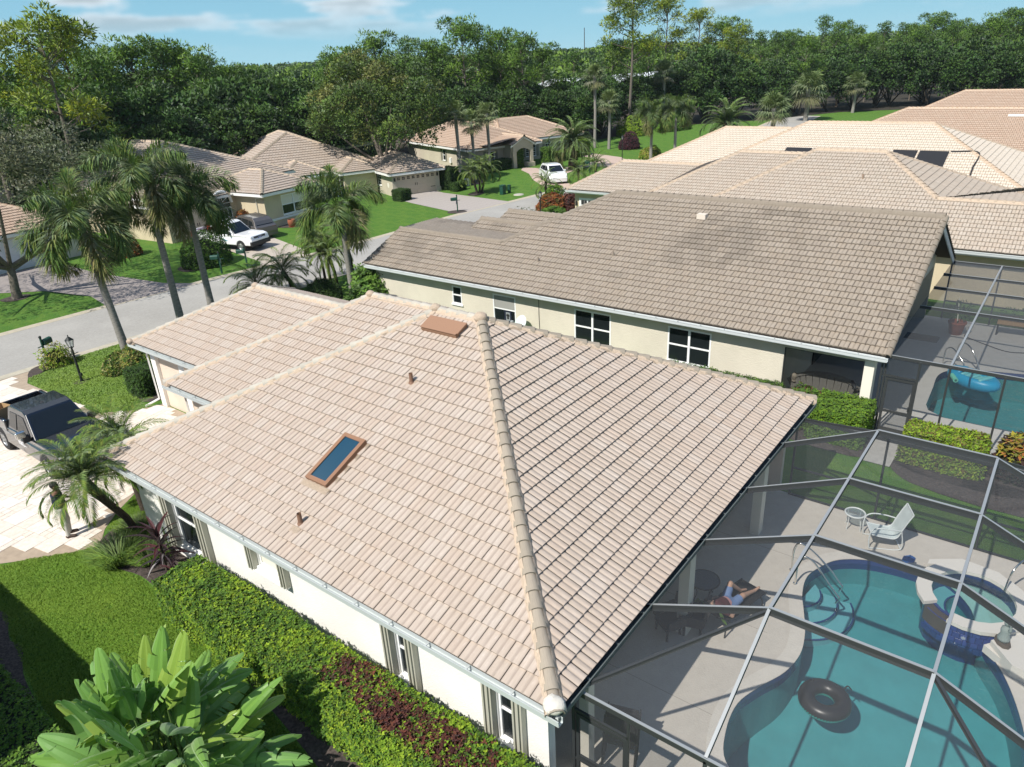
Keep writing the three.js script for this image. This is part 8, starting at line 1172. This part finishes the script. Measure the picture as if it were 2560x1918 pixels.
{ // the man on the drive, half hidden by the palm, holding a controller in both hands before him; local: he faces +x
  const hipL = [0, 0.92, -0.09], hipR = [0, 0.92, 0.09], sL = [0.0, 1.44, -0.19], sR = [0.0, 1.44, 0.19], eL = [0.06, 1.16, -0.25], eR = [0.06, 1.16, 0.25], wL = [0.30, 1.17, -0.10], wR = [0.30, 1.17, 0.10];
  const torso = [[[0, 0.95, 0], [0, 1.15, 0], 0.145, 0.135, 0.06], [[0, 1.15, 0], [0.0, 1.38, 0], 0.14, 0.135, 0.06], [[0, 1.40, -0.12], [0, 1.40, 0.12], 0.09, 0.09, 0.06]], legs = [[hipL, [0.03, 0.50, -0.10], 0.095, 0.062, 0.05], [[0.03, 0.50, -0.10], [0.0, 0.08, -0.11], 0.058, 0.04, 0.03], [hipR, [0.02, 0.50, 0.12], 0.095, 0.062, 0.05], [[0.02, 0.50, 0.12], [-0.02, 0.08, 0.13], 0.058, 0.04, 0.03], [[-0.02, 0.05, -0.11], [0.17, 0.035, -0.13], 0.042, 0.034, 0.03], [[-0.04, 0.05, 0.13], [0.15, 0.035, 0.16], 0.042, 0.034, 0.03]];
  const arms = [[sL, eL, 0.056, 0.044, 0.04], [eL, wL, 0.042, 0.029, 0.02], [sR, eR, 0.056, 0.044, 0.04], [eR, wR, 0.042, 0.029, 0.02]], neck = [[[0, 1.45, 0], [0.015, 1.56, 0], 0.06, 0.055, 0.03]];
  const up = [[sL, [0.03, 1.27, -0.225], 0.056, 0.05, 0.04], [sR, [0.03, 1.27, 0.225], 0.056, 0.05, 0.04]];
  figure('person standing on the drive in a navy shirt and pale trousers holding a small device', [5.82, 0.022, -21.3], -0.5, { skin: [0.16, 0.085, 0.05], hair: [0.012, 0.01, 0.009], torso, legs, arms, neck, head: { c: [0.03, 1.64, 0], face: [0.92, -0.35, 0], up: [0.3, 0.95, 0] }, hands: [[wL, [0.9, 0.1, 0.35], [0, 1, 0.1], 0.8], [wR, [0.9, 0.1, -0.35], [0, 1, -0.1], 0.8]],
    clothes: [['shirt', [...torso, ...up], 0.014, mat([0.010, 0.018, 0.055], 0.85), (x, y) => y > 0.9 && y < 1.475], ['trousers', [...legs.slice(0, 4), torso[0]], 0.018, mat([0.50, 0.49, 0.45], 0.9), (x, y) => y < 1.0 && y > 0.07], ['shoe', [legs[4]], 0.014, mat([0.045, 0.025, 0.017], 0.6), (x, y) => y < 0.10], ['shoe', [legs[5]], 0.014, mat([0.045, 0.025, 0.017], 0.6), (x, y) => y < 0.10]] });
  const d = thing('controller', 'small dark handheld controller in the hands of the standing person', 'controller', [5.82 + 0.36, 1.18, -21.12], -0.5); part('case', rbx(-0.05, -0.012, -0.075, 0.05, 0.02, 0.075, 0.01, 2), mat([0.06, 0.06, 0.065], 0.5), d); part('display', bx(-0.035, 0.0205, -0.055, 0.04, 0.0225, 0.055), mat([0.01, 0.012, 0.015], 0.1), d);
}
{ // the person lying on the lounge chair; local: head towards -x, feet +x, y up
  const hL = [0.0, 0.50, -0.09], hR = [0.0, 0.50, 0.09], kR = [0.42, 0.56, 0.12], fR = [0.86, 0.46, 0.14], kL = [0.30, 0.80, -0.16], fL = [0.62, 0.47, -0.08], sL = [-0.50, 0.72, -0.19], sR = [-0.50, 0.72, 0.19], eL = [-0.40, 0.58, -0.33], eR = [-0.32, 0.56, 0.34], wL = [-0.15, 0.64, -0.22], wR = [-0.06, 0.56, 0.28];
  const torso = [[[0, 0.51, 0], [-0.25, 0.60, 0], 0.145, 0.15, 0.06], [[-0.25, 0.60, 0], [-0.46, 0.70, 0], 0.15, 0.14, 0.06], [[-0.50, 0.72, -0.12], [-0.50, 0.72, 0.12], 0.09, 0.09, 0.06]], legs = [[hL, kL, 0.092, 0.062, 0.05], [kL, fL, 0.06, 0.038, 0.03], [hR, kR, 0.092, 0.062, 0.05], [kR, fR, 0.06, 0.038, 0.03], [fL, [0.80, 0.42, -0.04], 0.036, 0.026, 0.02], [fR, [0.98, 0.52, 0.18], 0.036, 0.026, 0.02]], arms = [[sL, eL, 0.054, 0.043, 0.04], [eL, wL, 0.041, 0.029, 0.02], [sR, eR, 0.054, 0.043, 0.04], [eR, wR, 0.041, 0.029, 0.02]], neck = [[[-0.52, 0.74, 0], [-0.62, 0.82, 0], 0.058, 0.052, 0.03]];
  figure('person lying on the black lounge chair in a maroon shirt and blue shorts', [13.1, 0.0, -4.42], -13 * D2R, { skin: [0.42, 0.25, 0.17], hair: [0.10, 0.07, 0.05], torso, legs, arms, neck, head: { c: [-0.70, 0.87, 0], face: [0.62, 0.75, 0.1], up: [-0.75, 0.62, 0] }, hands: [[wL, [0.6, -0.2, 0.7], [0.3, 0.9, 0], 0.4], [wR, [0.9, -0.2, -0.2], [0.2, 0.95, 0], 0.4]],
    clothes: [['shirt', [...torso, [sL, [-0.44, 0.64, -0.27], 0.054, 0.05, 0.04], [sR, [-0.40, 0.64, 0.27], 0.054, 0.05, 0.04]], 0.016, mat([0.085, 0.022, 0.024], 0.9), (x) => x < -0.04 && x > -0.6], ['shorts', [torso[0], [hL, [0.22, 0.70, -0.14], 0.095, 0.075, 0.05], [hR, [0.32, 0.55, 0.115], 0.095, 0.075, 0.05]], 0.02, mat([0.13, 0.20, 0.36], 0.9), (x) => x > -0.08 && x < 0.30], ['shirt_hem', [torso[0]], 0.022, mat([0.52, 0.26, 0.25], 0.9), (x) => x > -0.12 && x < -0.03]] });
}
// ================= trees: gardens across the street, the wood behind =================
const PN = [[0.1, 0.195, 0.017], [0.076, 0.159, 0.016], [0.128, 0.226, 0.02], [0.061, 0.134, 0.016]], PY = [[0.209, 0.27, 0.013], [0.165, 0.231, 0.014], [0.253, 0.297, 0.015], [0.127, 0.193, 0.015]], BD = [[0.04, 0.094, 0.014], [0.051, 0.112, 0.016], [0.033, 0.077, 0.013], [0.069, 0.131, 0.019]], OK = [[0.077, 0.14, 0.022], [0.1, 0.163, 0.027], [0.06, 0.112, 0.02], [0.131, 0.181, 0.027], [0.138, 0.156, 0.037]], OG = [[0.098, 0.121, 0.053], [0.115, 0.132, 0.063], [0.078, 0.099, 0.044], [0.138, 0.144, 0.081]];
const pineP = [0, 1, 2, 3].map((i) => pineProto(70 + i, { H: 14, bare: [0.42, 0.5, 0.36, 0.46][i], spread: [2.7, 2.3, 3.0, 2.6][i], n: [26, 22, 30, 24][i], cols: PN, per: 30 })), pineY = [0, 1].map((i) => pineProto(80 + i, { H: 17, bare: [0.46, 0.5][i], spread: [3.3, 3.0][i], n: [30, 27][i], cols: PY, per: 36 })), broadP = [0, 1, 2].map((i) => broadProto(90 + i, { H: 9.5, R: [4.0, 3.5, 4.4][i], trunkH: 0.25, n: [64, 56, 72][i], cols: BD, per: 88, size: 0.44, asp: 0.6, rMin: 0.8, rMax: 1.5 }));
const P = (label, x, z, h, k, group, o = {}) => tree('pine_tree', o.y ? pineY[k % 2] : pineP[k % 4], label, 'pine tree', [x, 0, z], { turn: k * 2.3, scale: h / (o.y ? 17 : 14), group, mat: LM.pine, bark: M.bark });
const Bt = (label, x, z, h, k, group) => tree('broadleaf_tree', broadP[k % 3], label, 'tree', [x, 0, z], { turn: k * 1.9, scale: h / 9.5, group, bark: M.darkBark });
const gL = 'pines in the wood behind the left houses across the street', gC = 'pines in the wood behind the houses at the centre', gR = 'pines in the wood above the right-hand roofs', bL = 'dark broadleaf trees under the left pines', bC = 'dark broadleaf trees behind the houses at the centre', bR = 'dark broadleaf trees along the right-hand wood edge';
P('tall sunlit yellow-green pine at the left with its long bare trunk', 26.4, -64.5, 16.2, 0, null, { y: 1 }); P('leaning dark pine at the far left edge of the picture', 23.5, -70.5, 17.0, 1, gL, {}); P('pine just right of the tall yellow-green pine at the left', 31.5, -72.5, 15.0, 2, gL);
P('very tall slender pine standing free at the centre right', 109.7, -60.2, 20.3, 0, null, { y: 1 }); P('second very tall forked pine right of the slender one', 138, -68, 19.4, 1, null, { y: 1 }); P('rounded bright yellow-green pine in front of the right wood', 138.5, -54.5, 15.0, 0, null, { y: 1 }); P('pale pine top between the two tall pines', 148, -66, 17.5, 1, null, { y: 1 });
const lp = 'green pine crown in the wood behind the left houses across the street', cp = 'green pine crown in the wood behind the houses at the centre', rp_ = 'green pine crown in the wood above the right-hand roofs', ld = 'dark leafy tree below the pines behind the left houses', cd = 'dark leafy tree below the pines behind the central houses', rd = 'dark leafy tree along the edge of the right-hand wood';
[[44.6, -95.1, 14.4], [43.9, -89.8, 14.5], [44.8, -87.2, 14.6], [49.0, -91.7, 14.1], [48.7, -87.4, 14.8], [52.7, -91.9, 14.5], [50.6, -83.9, 13.4], [55.5, -88.0, 12.7], [54.7, -83.7, 12.0], [67.3, -80.6, 13.2], [71.7, -83.4, 13.0], [37, -92, 14], [40, -86, 13.5], [34, -86, 14], [60, -92, 11], [64, -90, 11.4]].forEach(([x, z, h], i) => P(lp, x, z, h, i, gL));
[[72.9, -82.3, 13.7], [76.5, -81.8, 14.6], [81.4, -81.3, 14.0], [81.3, -77.0, 13.9], [85.0, -77.5, 13.6], [84.9, -73.0, 15.8], [91.2, -74.9, 15.3], [90.6, -70.8, 14.7], [90.1, -66.5, 14.6], [96.6, -67.7, 12.4], [104.9, -67.9, 11.5], [112.5, -65.1, 13.0], [88, -80, 13.5], [95.5, -72, 13.2], [120, -66, 12.5], [127, -66, 13]].forEach(([x, z, h], i) => P(cp, x, z, h, i + 1, gC));
[[147.8, -61.2, 15.4], [155.1, -56.4, 13.1], [165.6, -56.7, 13.3], [171.4, -55.1, 14.0], [143.5, -43.8, 11.8], [177.9, -50.9, 15.4], [183.7, -48.5, 14.7], [179.4, -45.2, 14.2], [155.5, -37.5, 11.6], [185.5, -41.0, 13.8], [191.3, -37.6, 13.7], [187.0, -33.8, 13.7], [192.3, -32.6, 14.8], [197.6, -31.1, 15.0], [198.0, -28.3, 13.9], [188.4, -24.4, 13.4], [183.8, -20.7, 13.9], [189.0, -19.1, 14.7], [189.2, -17.4, 15.1], [172, -40, 12.4], [176, -32, 12.6], [178, -26, 12.8], [174, -18, 13.2], [178, -11, 14], [186, -8, 15.5], [168, -46, 12.5]].forEach(([x, z, h], i) => P(rp_, x, z, h, i + 2, gR));
[[41.4, -77.7, 10.5], [44.4, -78.3, 9.7], [49.6, -78.7, 10.6], [52.9, -78.9, 10.9], [55.4, -78.4, 10.4], [58.0, -79.0, 10.1], [60.7, -79.5, 10.1], [36.0, -75.9, 10.3], [35.3, -80.4, 10.8], [29, -74, 9], [31, -70, 7.6], [39, -72, 8.4], [46, -73.5, 8.2], [51, -74, 8.4], [57, -75, 8.6], [63, -77, 9], [66, -75, 8.2], [25, -76, 9]].forEach(([x, z, h], i) => Bt(ld, x, z, h, i, bL));
[[70, -77, 9.5], [74, -77, 9], [78, -75, 8.5], [81, -71.5, 8.2], [84.5, -69.5, 8], [87.5, -66, 7.5], [91, -63, 7.2], [95, -61.5, 7.2], [99, -61, 7.4], [103, -61.5, 7.8], [106, -64, 8.6], [113, -61.5, 7.6], [118, -61, 7.4], [123, -60.5, 8.4], [84, -74, 8.6], [93, -67, 8], [100, -66, 8.2], [110, -66, 8.2]].forEach(([x, z, h], i) => Bt(cd, x, z, h, i + 1, bC));
[[128.7, -55.2, 11.4], [142.0, -48.4, 8.6], [143.1, -44.9, 8.2], [149.5, -40.9, 8.6], [153.5, -37.5, 9.2], [161.7, -32.9, 10.4], [162.9, -26.5, 9.4], [163.7, -20.4, 8.8], [164.3, -15.6, 8.4], [132, -51, 9], [137, -47.5, 8.2], [158, -34.5, 9.5], [166, -28, 10.5], [168, -21, 10.5], [170, -12, 10], [133, -58, 10], [125, -57, 9], [147, -47, 9.5], [160, -42, 10.5], [171, -6, 11], [169, -16, 10]].forEach(([x, z, h], i) => Bt(rd, x, z, h, i + 2, bR));
{ // the far woods, one mass of crowns out to the horizon
  const r = RNG(9), spots = []; for (let i = 0; i < 2600 && spots.length < 1500; i++) { const a = mixn(-8, 88, r()) * D2R, d = 125 + 900 * Math.pow(r(), 1.6), x = Math.cos(a) * d, z = -Math.sin(a) * d; if (d < 205 && x > 120 && z > -80) continue; if (d < 150 && x < 130) continue; spots.push([x, z, d]); }
  [['crown', broadProto(101, { H: 10.5, R: 4.6, trunkH: 1, n: 46, cols: [...BD, ...OK.slice(0, 3), ...PN], per: 26, size: 0.85, asp: 0.6, rMin: 1.1, rMax: 2.0 }).crown]].forEach(([, g]) => { const im = new THREE.InstancedMesh(g, LM.leaf, spots.length), q = new THREE.Quaternion(), m = new THREE.Matrix4(); im.name = 'distant_wood'; spots.forEach(([x, z, d], i) => { const s = (0.75 + 0.5 * r()) * (d > 500 ? 1.35 : d > 220 ? 1.12 : 0.85); m.compose(V3(x, -0.5, z), q.setFromAxisAngle(V3(0, 1, 0), r() * 6.28), V3(s * 1.15, s * (d > 500 ? 0.9 : 0.95), s * 1.15)); im.setMatrixAt(i, m); }); scene.add(im); tag(im, 'far woods of pine and broadleaf trees reaching to the horizon', 'wood'); im.userData.kind = 'stuff'; });
}
// ---- garden trees across the street
{ const p = broadProto(110, { H: 12.6, R: 7.3, trunkH: 2.2, n: 185, cols: OK, per: 190, size: 0.26, asp: 0.55, rMin: 0.75, rMax: 1.4, limbs: 8, tr: 0.30 }); tree('oak_tree', p, 'large spreading live oak before the carriage garage across the street', 'oak tree', [54.6, 0, -58.9], { bark: M.bark }); }
{ const p = broadProto(111, { H: 10.6, R: 7.6, trunkH: 1.9, n: 150, cols: OG, per: 150, size: 0.22, rMin: 0.65, rMax: 1.25, limbs: 10, asp: 0.42, hole: 0.2, tr: 0.26 }); tree('oak_tree', p, 'sparse grey-green oak at the left edge with its trunk in the mulch', 'oak tree', [15.5, 0, -50.45], { bark: M.bark }); }
const sabC = [[0.145, 0.205, 0.06], [0.11, 0.17, 0.05], [0.18, 0.23, 0.08]], fanF = [1.25, 0.9, 0.5, 0.1, -0.4].map((rise, i) => frondFan(500 + i, { rise, col: i > 3 ? [[0.16, 0.16, 0.07], [0.12, 0.13, 0.05]] : sabC, pet: 0.75, R: 0.95, n: 24, w: 0.08 }));
const sabal = (label, x, z, H, s, k, group) => palm('cabbage_palm', label, [x, 0, z], { trunk: [[0, 0, 0], [0.06, H * 0.5, 0.05], [0, H, 0]], radii: [0.20, 0.16, 0.20], fronds: fanF, count: 34, seed: k, tilt: 0.35, scale: s, low: 0.4, bark: M.palmBark, group });
sabal('tallest and leftmost of the three cabbage palms before the tan house', 60.2, -53.4, 7.0, 1.0, 1); sabal('middle of the three cabbage palms before the tan house', 65.2, -55.6, 5.7, 1.0, 2); sabal('rightmost of the three cabbage palms before the tan house', 66.8, -54.6, 6.4, 1.0, 3);
sabal('tall cabbage palm behind the canary date palm', 90.2, -54.8, 8.0, 1.15, 4); sabal('shorter cabbage palm by the purple bush behind the canary palm', 89.6, -52.2, 5.6, 1.1, 5); sabal('broad cabbage palm head just above the pale roof ridge', 131, -39, 2.6, 2.0, 6); sabal('low cabbage palm head left of the pale roof ridge', 111.6, -37.8, 2.0, 1.75, 7); sabal('tall cabbage palm before the dark right-hand wood', 162.6, -35.7, 5.6, 1.55, 8); sabal('cabbage palm below and left of the tall one at the right-hand wood', 146.7, -35.6, 3.4, 1.45, 9); sabal('cabbage palm pair member, lower, at the upper right', 189, -21.5, 3.2, 1.6, 10); sabal('cabbage palm pair member, higher, at the upper right', 197, -20.2, 4.4, 1.6, 11);
sabal('shaggy cabbage palm at the wood edge behind the foxtail palms', 118, -58.5, 6.2, 1.4, 12);
const canC = [[0.125, 0.20, 0.05], [0.155, 0.22, 0.06], [0.095, 0.165, 0.04]], canF = [1.35, 1.05, 0.75, 0.4, 0.0].map((rise, i) => frondFeather(600 + i, { L: 3.5, rise, droop: 1.5 + 0.3 * i, n: 60, leafL: 0.62, w: 0.06, vee: 0.5, col: i > 3 ? [[0.15, 0.15, 0.05], [0.12, 0.14, 0.05]] : canC, bare: 0.1, rach: 0.035, sag: 0.5 }));
palm('canary_palm', 'big canary date palm with ivy on its trunk beside the white car', [71.9, 0, -46.6], { trunk: [[0, 0, 0], [0, 1.2, 0], [0, 2.6, 0], [0, 3.2, 0]], radii: [0.55, 0.48, 0.42, 0.5], fronds: canF, count: 52, seed: 3, tilt: 0.3, low: 0.5, bark: M.darkBark, extra: (t) => part('ivy', crownGeo([[0.1, 0.8, 0.3, 0.5], [-0.2, 1.5, 0.3, 0.48], [0.2, 2.1, 0.2, 0.46], [-0.3, 2.5, 0, 0.4]], 7, { size: 0.2, cols: G.green, per: 260 }), LM.leaf, t) });
palm('canary_palm', 'second canary date palm standing behind the pale roof edge', [95.2, 0, -38.2], { trunk: [[0, 0, 0], [0, 1.2, 0], [0, 2.6, 0]], radii: [0.6, 0.5, 0.5], fronds: canF, count: 48, seed: 5, tilt: 0.3, low: 0.5, scale: 1.15, bark: M.darkBark, extra: (t) => part('ivy', crownGeo([[0.1, 0.8, 0.3, 0.5], [-0.2, 1.5, 0.3, 0.5]], 7, { size: 0.2, cols: G.green, per: 260 }), LM.leaf, t) });
foxtail('left of the two foxtail palms beyond the pale drive', [81.4, -41.7], 4.3, [0.1, 0], 13, 11, 1.0); foxtail('right of the two foxtail palms beyond the pale drive', [81.8, -38.8], 4.8, [-0.1, 0], 15, 11, 1.0);
palm('date_palm', 'feathery palm with arching fronds at the upper right before the wood', [173.8, 0, -29.4], { trunk: [[0, 0, 0], [0.2, 2.5, 0], [0.1, 5, 0]], radii: [0.25, 0.2, 0.22], fronds: foxFr, count: 14, seed: 9, tilt: 0.3, scale: 1.45 });
for (const [x, z, h, s, l, lab] of [[55.3, -46.9, 1.9, 1.15, [-0.7, 0], 'left stem of the multi-trunk date palm on the lawn'], [55.5, -46.8, 2.2, 1.15, [0.05, 0.1], 'middle stem of the multi-trunk date palm on the lawn'], [55.8, -46.8, 2.0, 1.15, [0.8, 0.05], 'right stem of the multi-trunk date palm on the lawn'], [53.6, -37.6, 1.9, 1.0, [0.1, 0], 'small date palm by the street above the stepped roofs'], [63.4, -40.4, 1.2, 1.1, [0, 0], 'low date palm in front of the white car'], [66.3, -40.2, 1.5, 1.15, [0.1, 0], 'low feathery palm right of the white car']])
  palm('date_palm', lab, [x, 0, z], { trunk: [[0, 0, 0], [l[0] * 0.5, h * 0.5, l[1]], [l[0], h, l[1]]], radii: [0.11, 0.09, 0.13], fronds: dateFr, count: 26, bark: M.darkBark, seed: Math.round(x * 11), tilt: 0.3, scale: s, low: 0.2 });
// ---- shrubs and hedges across the street
shrub('round_bush', 'large clipped round bush beside the white pickup', [26.1, -46.9], [1.55, 2.1, 1.5], 4200, [...G.dark, ...G.green], { seed: 51, lump: 0.2, group: null });
shrub('croton', 'orange croton bush by the cream garage wall', [24.6, -55.0], [0.9, 1.3, 0.8], 900, G.orange, { seed: 52, geo: 'big' }); shrub('croton', 'orange croton bush beside the grey car', [35.0, -55.2], [0.9, 1.2, 0.8], 900, G.orange, { seed: 53, geo: 'big' });
shrub('shrub', 'green shrub left of the croton by the garage wall', [23.2, -55.2], [0.9, 1.2, 0.8], 900, G.green, { seed: 54, geo: 'big' });
shrub('shrub', 'low yellow plant on the mulch by the bay', [39.0, -51.0], [0.5, 0.5, 0.5], 260, G.lime, { seed: 55, geo: 'big' }); shrub('shrub', 'low mixed shrub at the right of the bay bed', [40.6, -52.2], [1.2, 0.6, 0.8], 700, [...G.yellow, ...G.green, ...G.red], { seed: 56, geo: 'big' });
hedge('clipped_hedge', 'square dark clipped bush left of the carriage garage door', [49.0, -52.2, 50.3, -51.0], 1.0, 2400, G.dark, { seed: 57, geo: 'mid' }); hedge('clipped_hedge', 'tall dark hedge right of the carriage garage', [55.8, -52.6, 57.3, -50.9], 2.1, 3000, G.dark, { seed: 58, geo: 'mid' }); hedge('clipped_hedge', 'low clipped bush in front of the tall dark hedge', [55.3, -50.4, 56.8, -49.6], 0.8, 1500, [...G.dark, G.green[1]], { seed: 59, geo: 'mid' });
hedge('clipped_hedge', 'low hedge under the side window of the tan house', [58.6, -53.6, 60.8, -52.6], 1.0, 1900, G.green, { seed: 70, geo: 'mid' }); hedge('clipped_hedge', 'dark curved hedge left of the entry portico', [66.5, -55.6, 70.6, -54.2], 1.1, 3000, G.dark, { seed: 71, geo: 'mid' }); hedge('clipped_hedge', 'tall square hedge left of the portico steps', [71.0, -54.6, 72.0, -53.6], 2.0, 2200, G.green, { seed: 72, geo: 'mid' }); hedge('clipped_hedge', 'tall square hedge right of the portico', [74.4, -52.8, 75.6, -51.6], 1.9, 2200, G.green, { seed: 73, geo: 'mid' }); hedge('clipped_hedge', 'long low hedge under the arched windows', [75.8, -52.9, 81.6, -51.7], 1.1, 3600, [...G.green, ...G.lime], { seed: 74, geo: 'mid' }); hedge('clipped_hedge', 'clipped hedge at the right end of the tan house', [82.4, -52.8, 83.8, -51.6], 1.9, 2200, [...G.green, ...G.lime], { seed: 75, geo: 'mid' });
shrub('croton', 'orange croton among green plants at the side of the cream garage', [49.6, -34.2], [1.5, 1.5, 1.1], 1700, G.orange, { seed: 76, geo: 'big', lump: 0.5 }); shrub('croton', 'dark red ti plant beside the cream garage with black lantern', [50.8, -32.8], [0.9, 1.9, 0.8], 1100, G.red, { seed: 77, geo: 'big', lump: 0.5 }); shrub('shrub', 'bright green shrub behind the croton at the cream garage', [51.6, -35.4], [1.0, 2.0, 1.0], 1300, [...G.green, G.lime[1]], { seed: 78, geo: 'big' }); shrub('shrub', 'low green cover in front of the croton', [48.4, -33.4], [1.6, 0.8, 1.0], 1400, G.green, { seed: 79, geo: 'big' });
shrub('purple_bush', 'dark purple bush on the lawn beyond the pink drive', [90.5, -49.6], [1.4, 1.9, 1.3], 1400, G.purple, { seed: 82, geo: 'big' }); shrub('shrub', 'bright green shrubs at the foot of the slender pine', [106, -57.5], [3.2, 2.6, 2.2], 3000, G.lime, { seed: 83, geo: 'big', lump: 0.5 }); shrub('shrub', 'wide green shrubs along the wood edge beyond the lawn', [114, -54.5], [4.2, 2.2, 2.0], 3000, G.green, { seed: 84, geo: 'big', lump: 0.5 }); shrub('shrub', 'yellowish shrub under the left foxtail palm', [83.2, -42.6], [1.4, 1.2, 1.2], 1200, [...G.lime, ...G.yellow], { seed: 85, geo: 'big' });
hedge('boundary_hedge', 'dark wood edge undergrowth behind the left houses', [20, -73, 66, -69.5], 3.2, 9000, G.dark, { seed: 86, geo: 'long', bump: 0.6, push: 0.4, cat: 'undergrowth' });
shrub('banana_shoot', 'small bright banana plant between the two left house roofs', [44.2, -70.5], [1.1, 3.6, 1.1], 420, G.lime, { seed: 87, geo: 'long', y0: 0.4, push: 0.3 });
renderer.render(scene, camera);
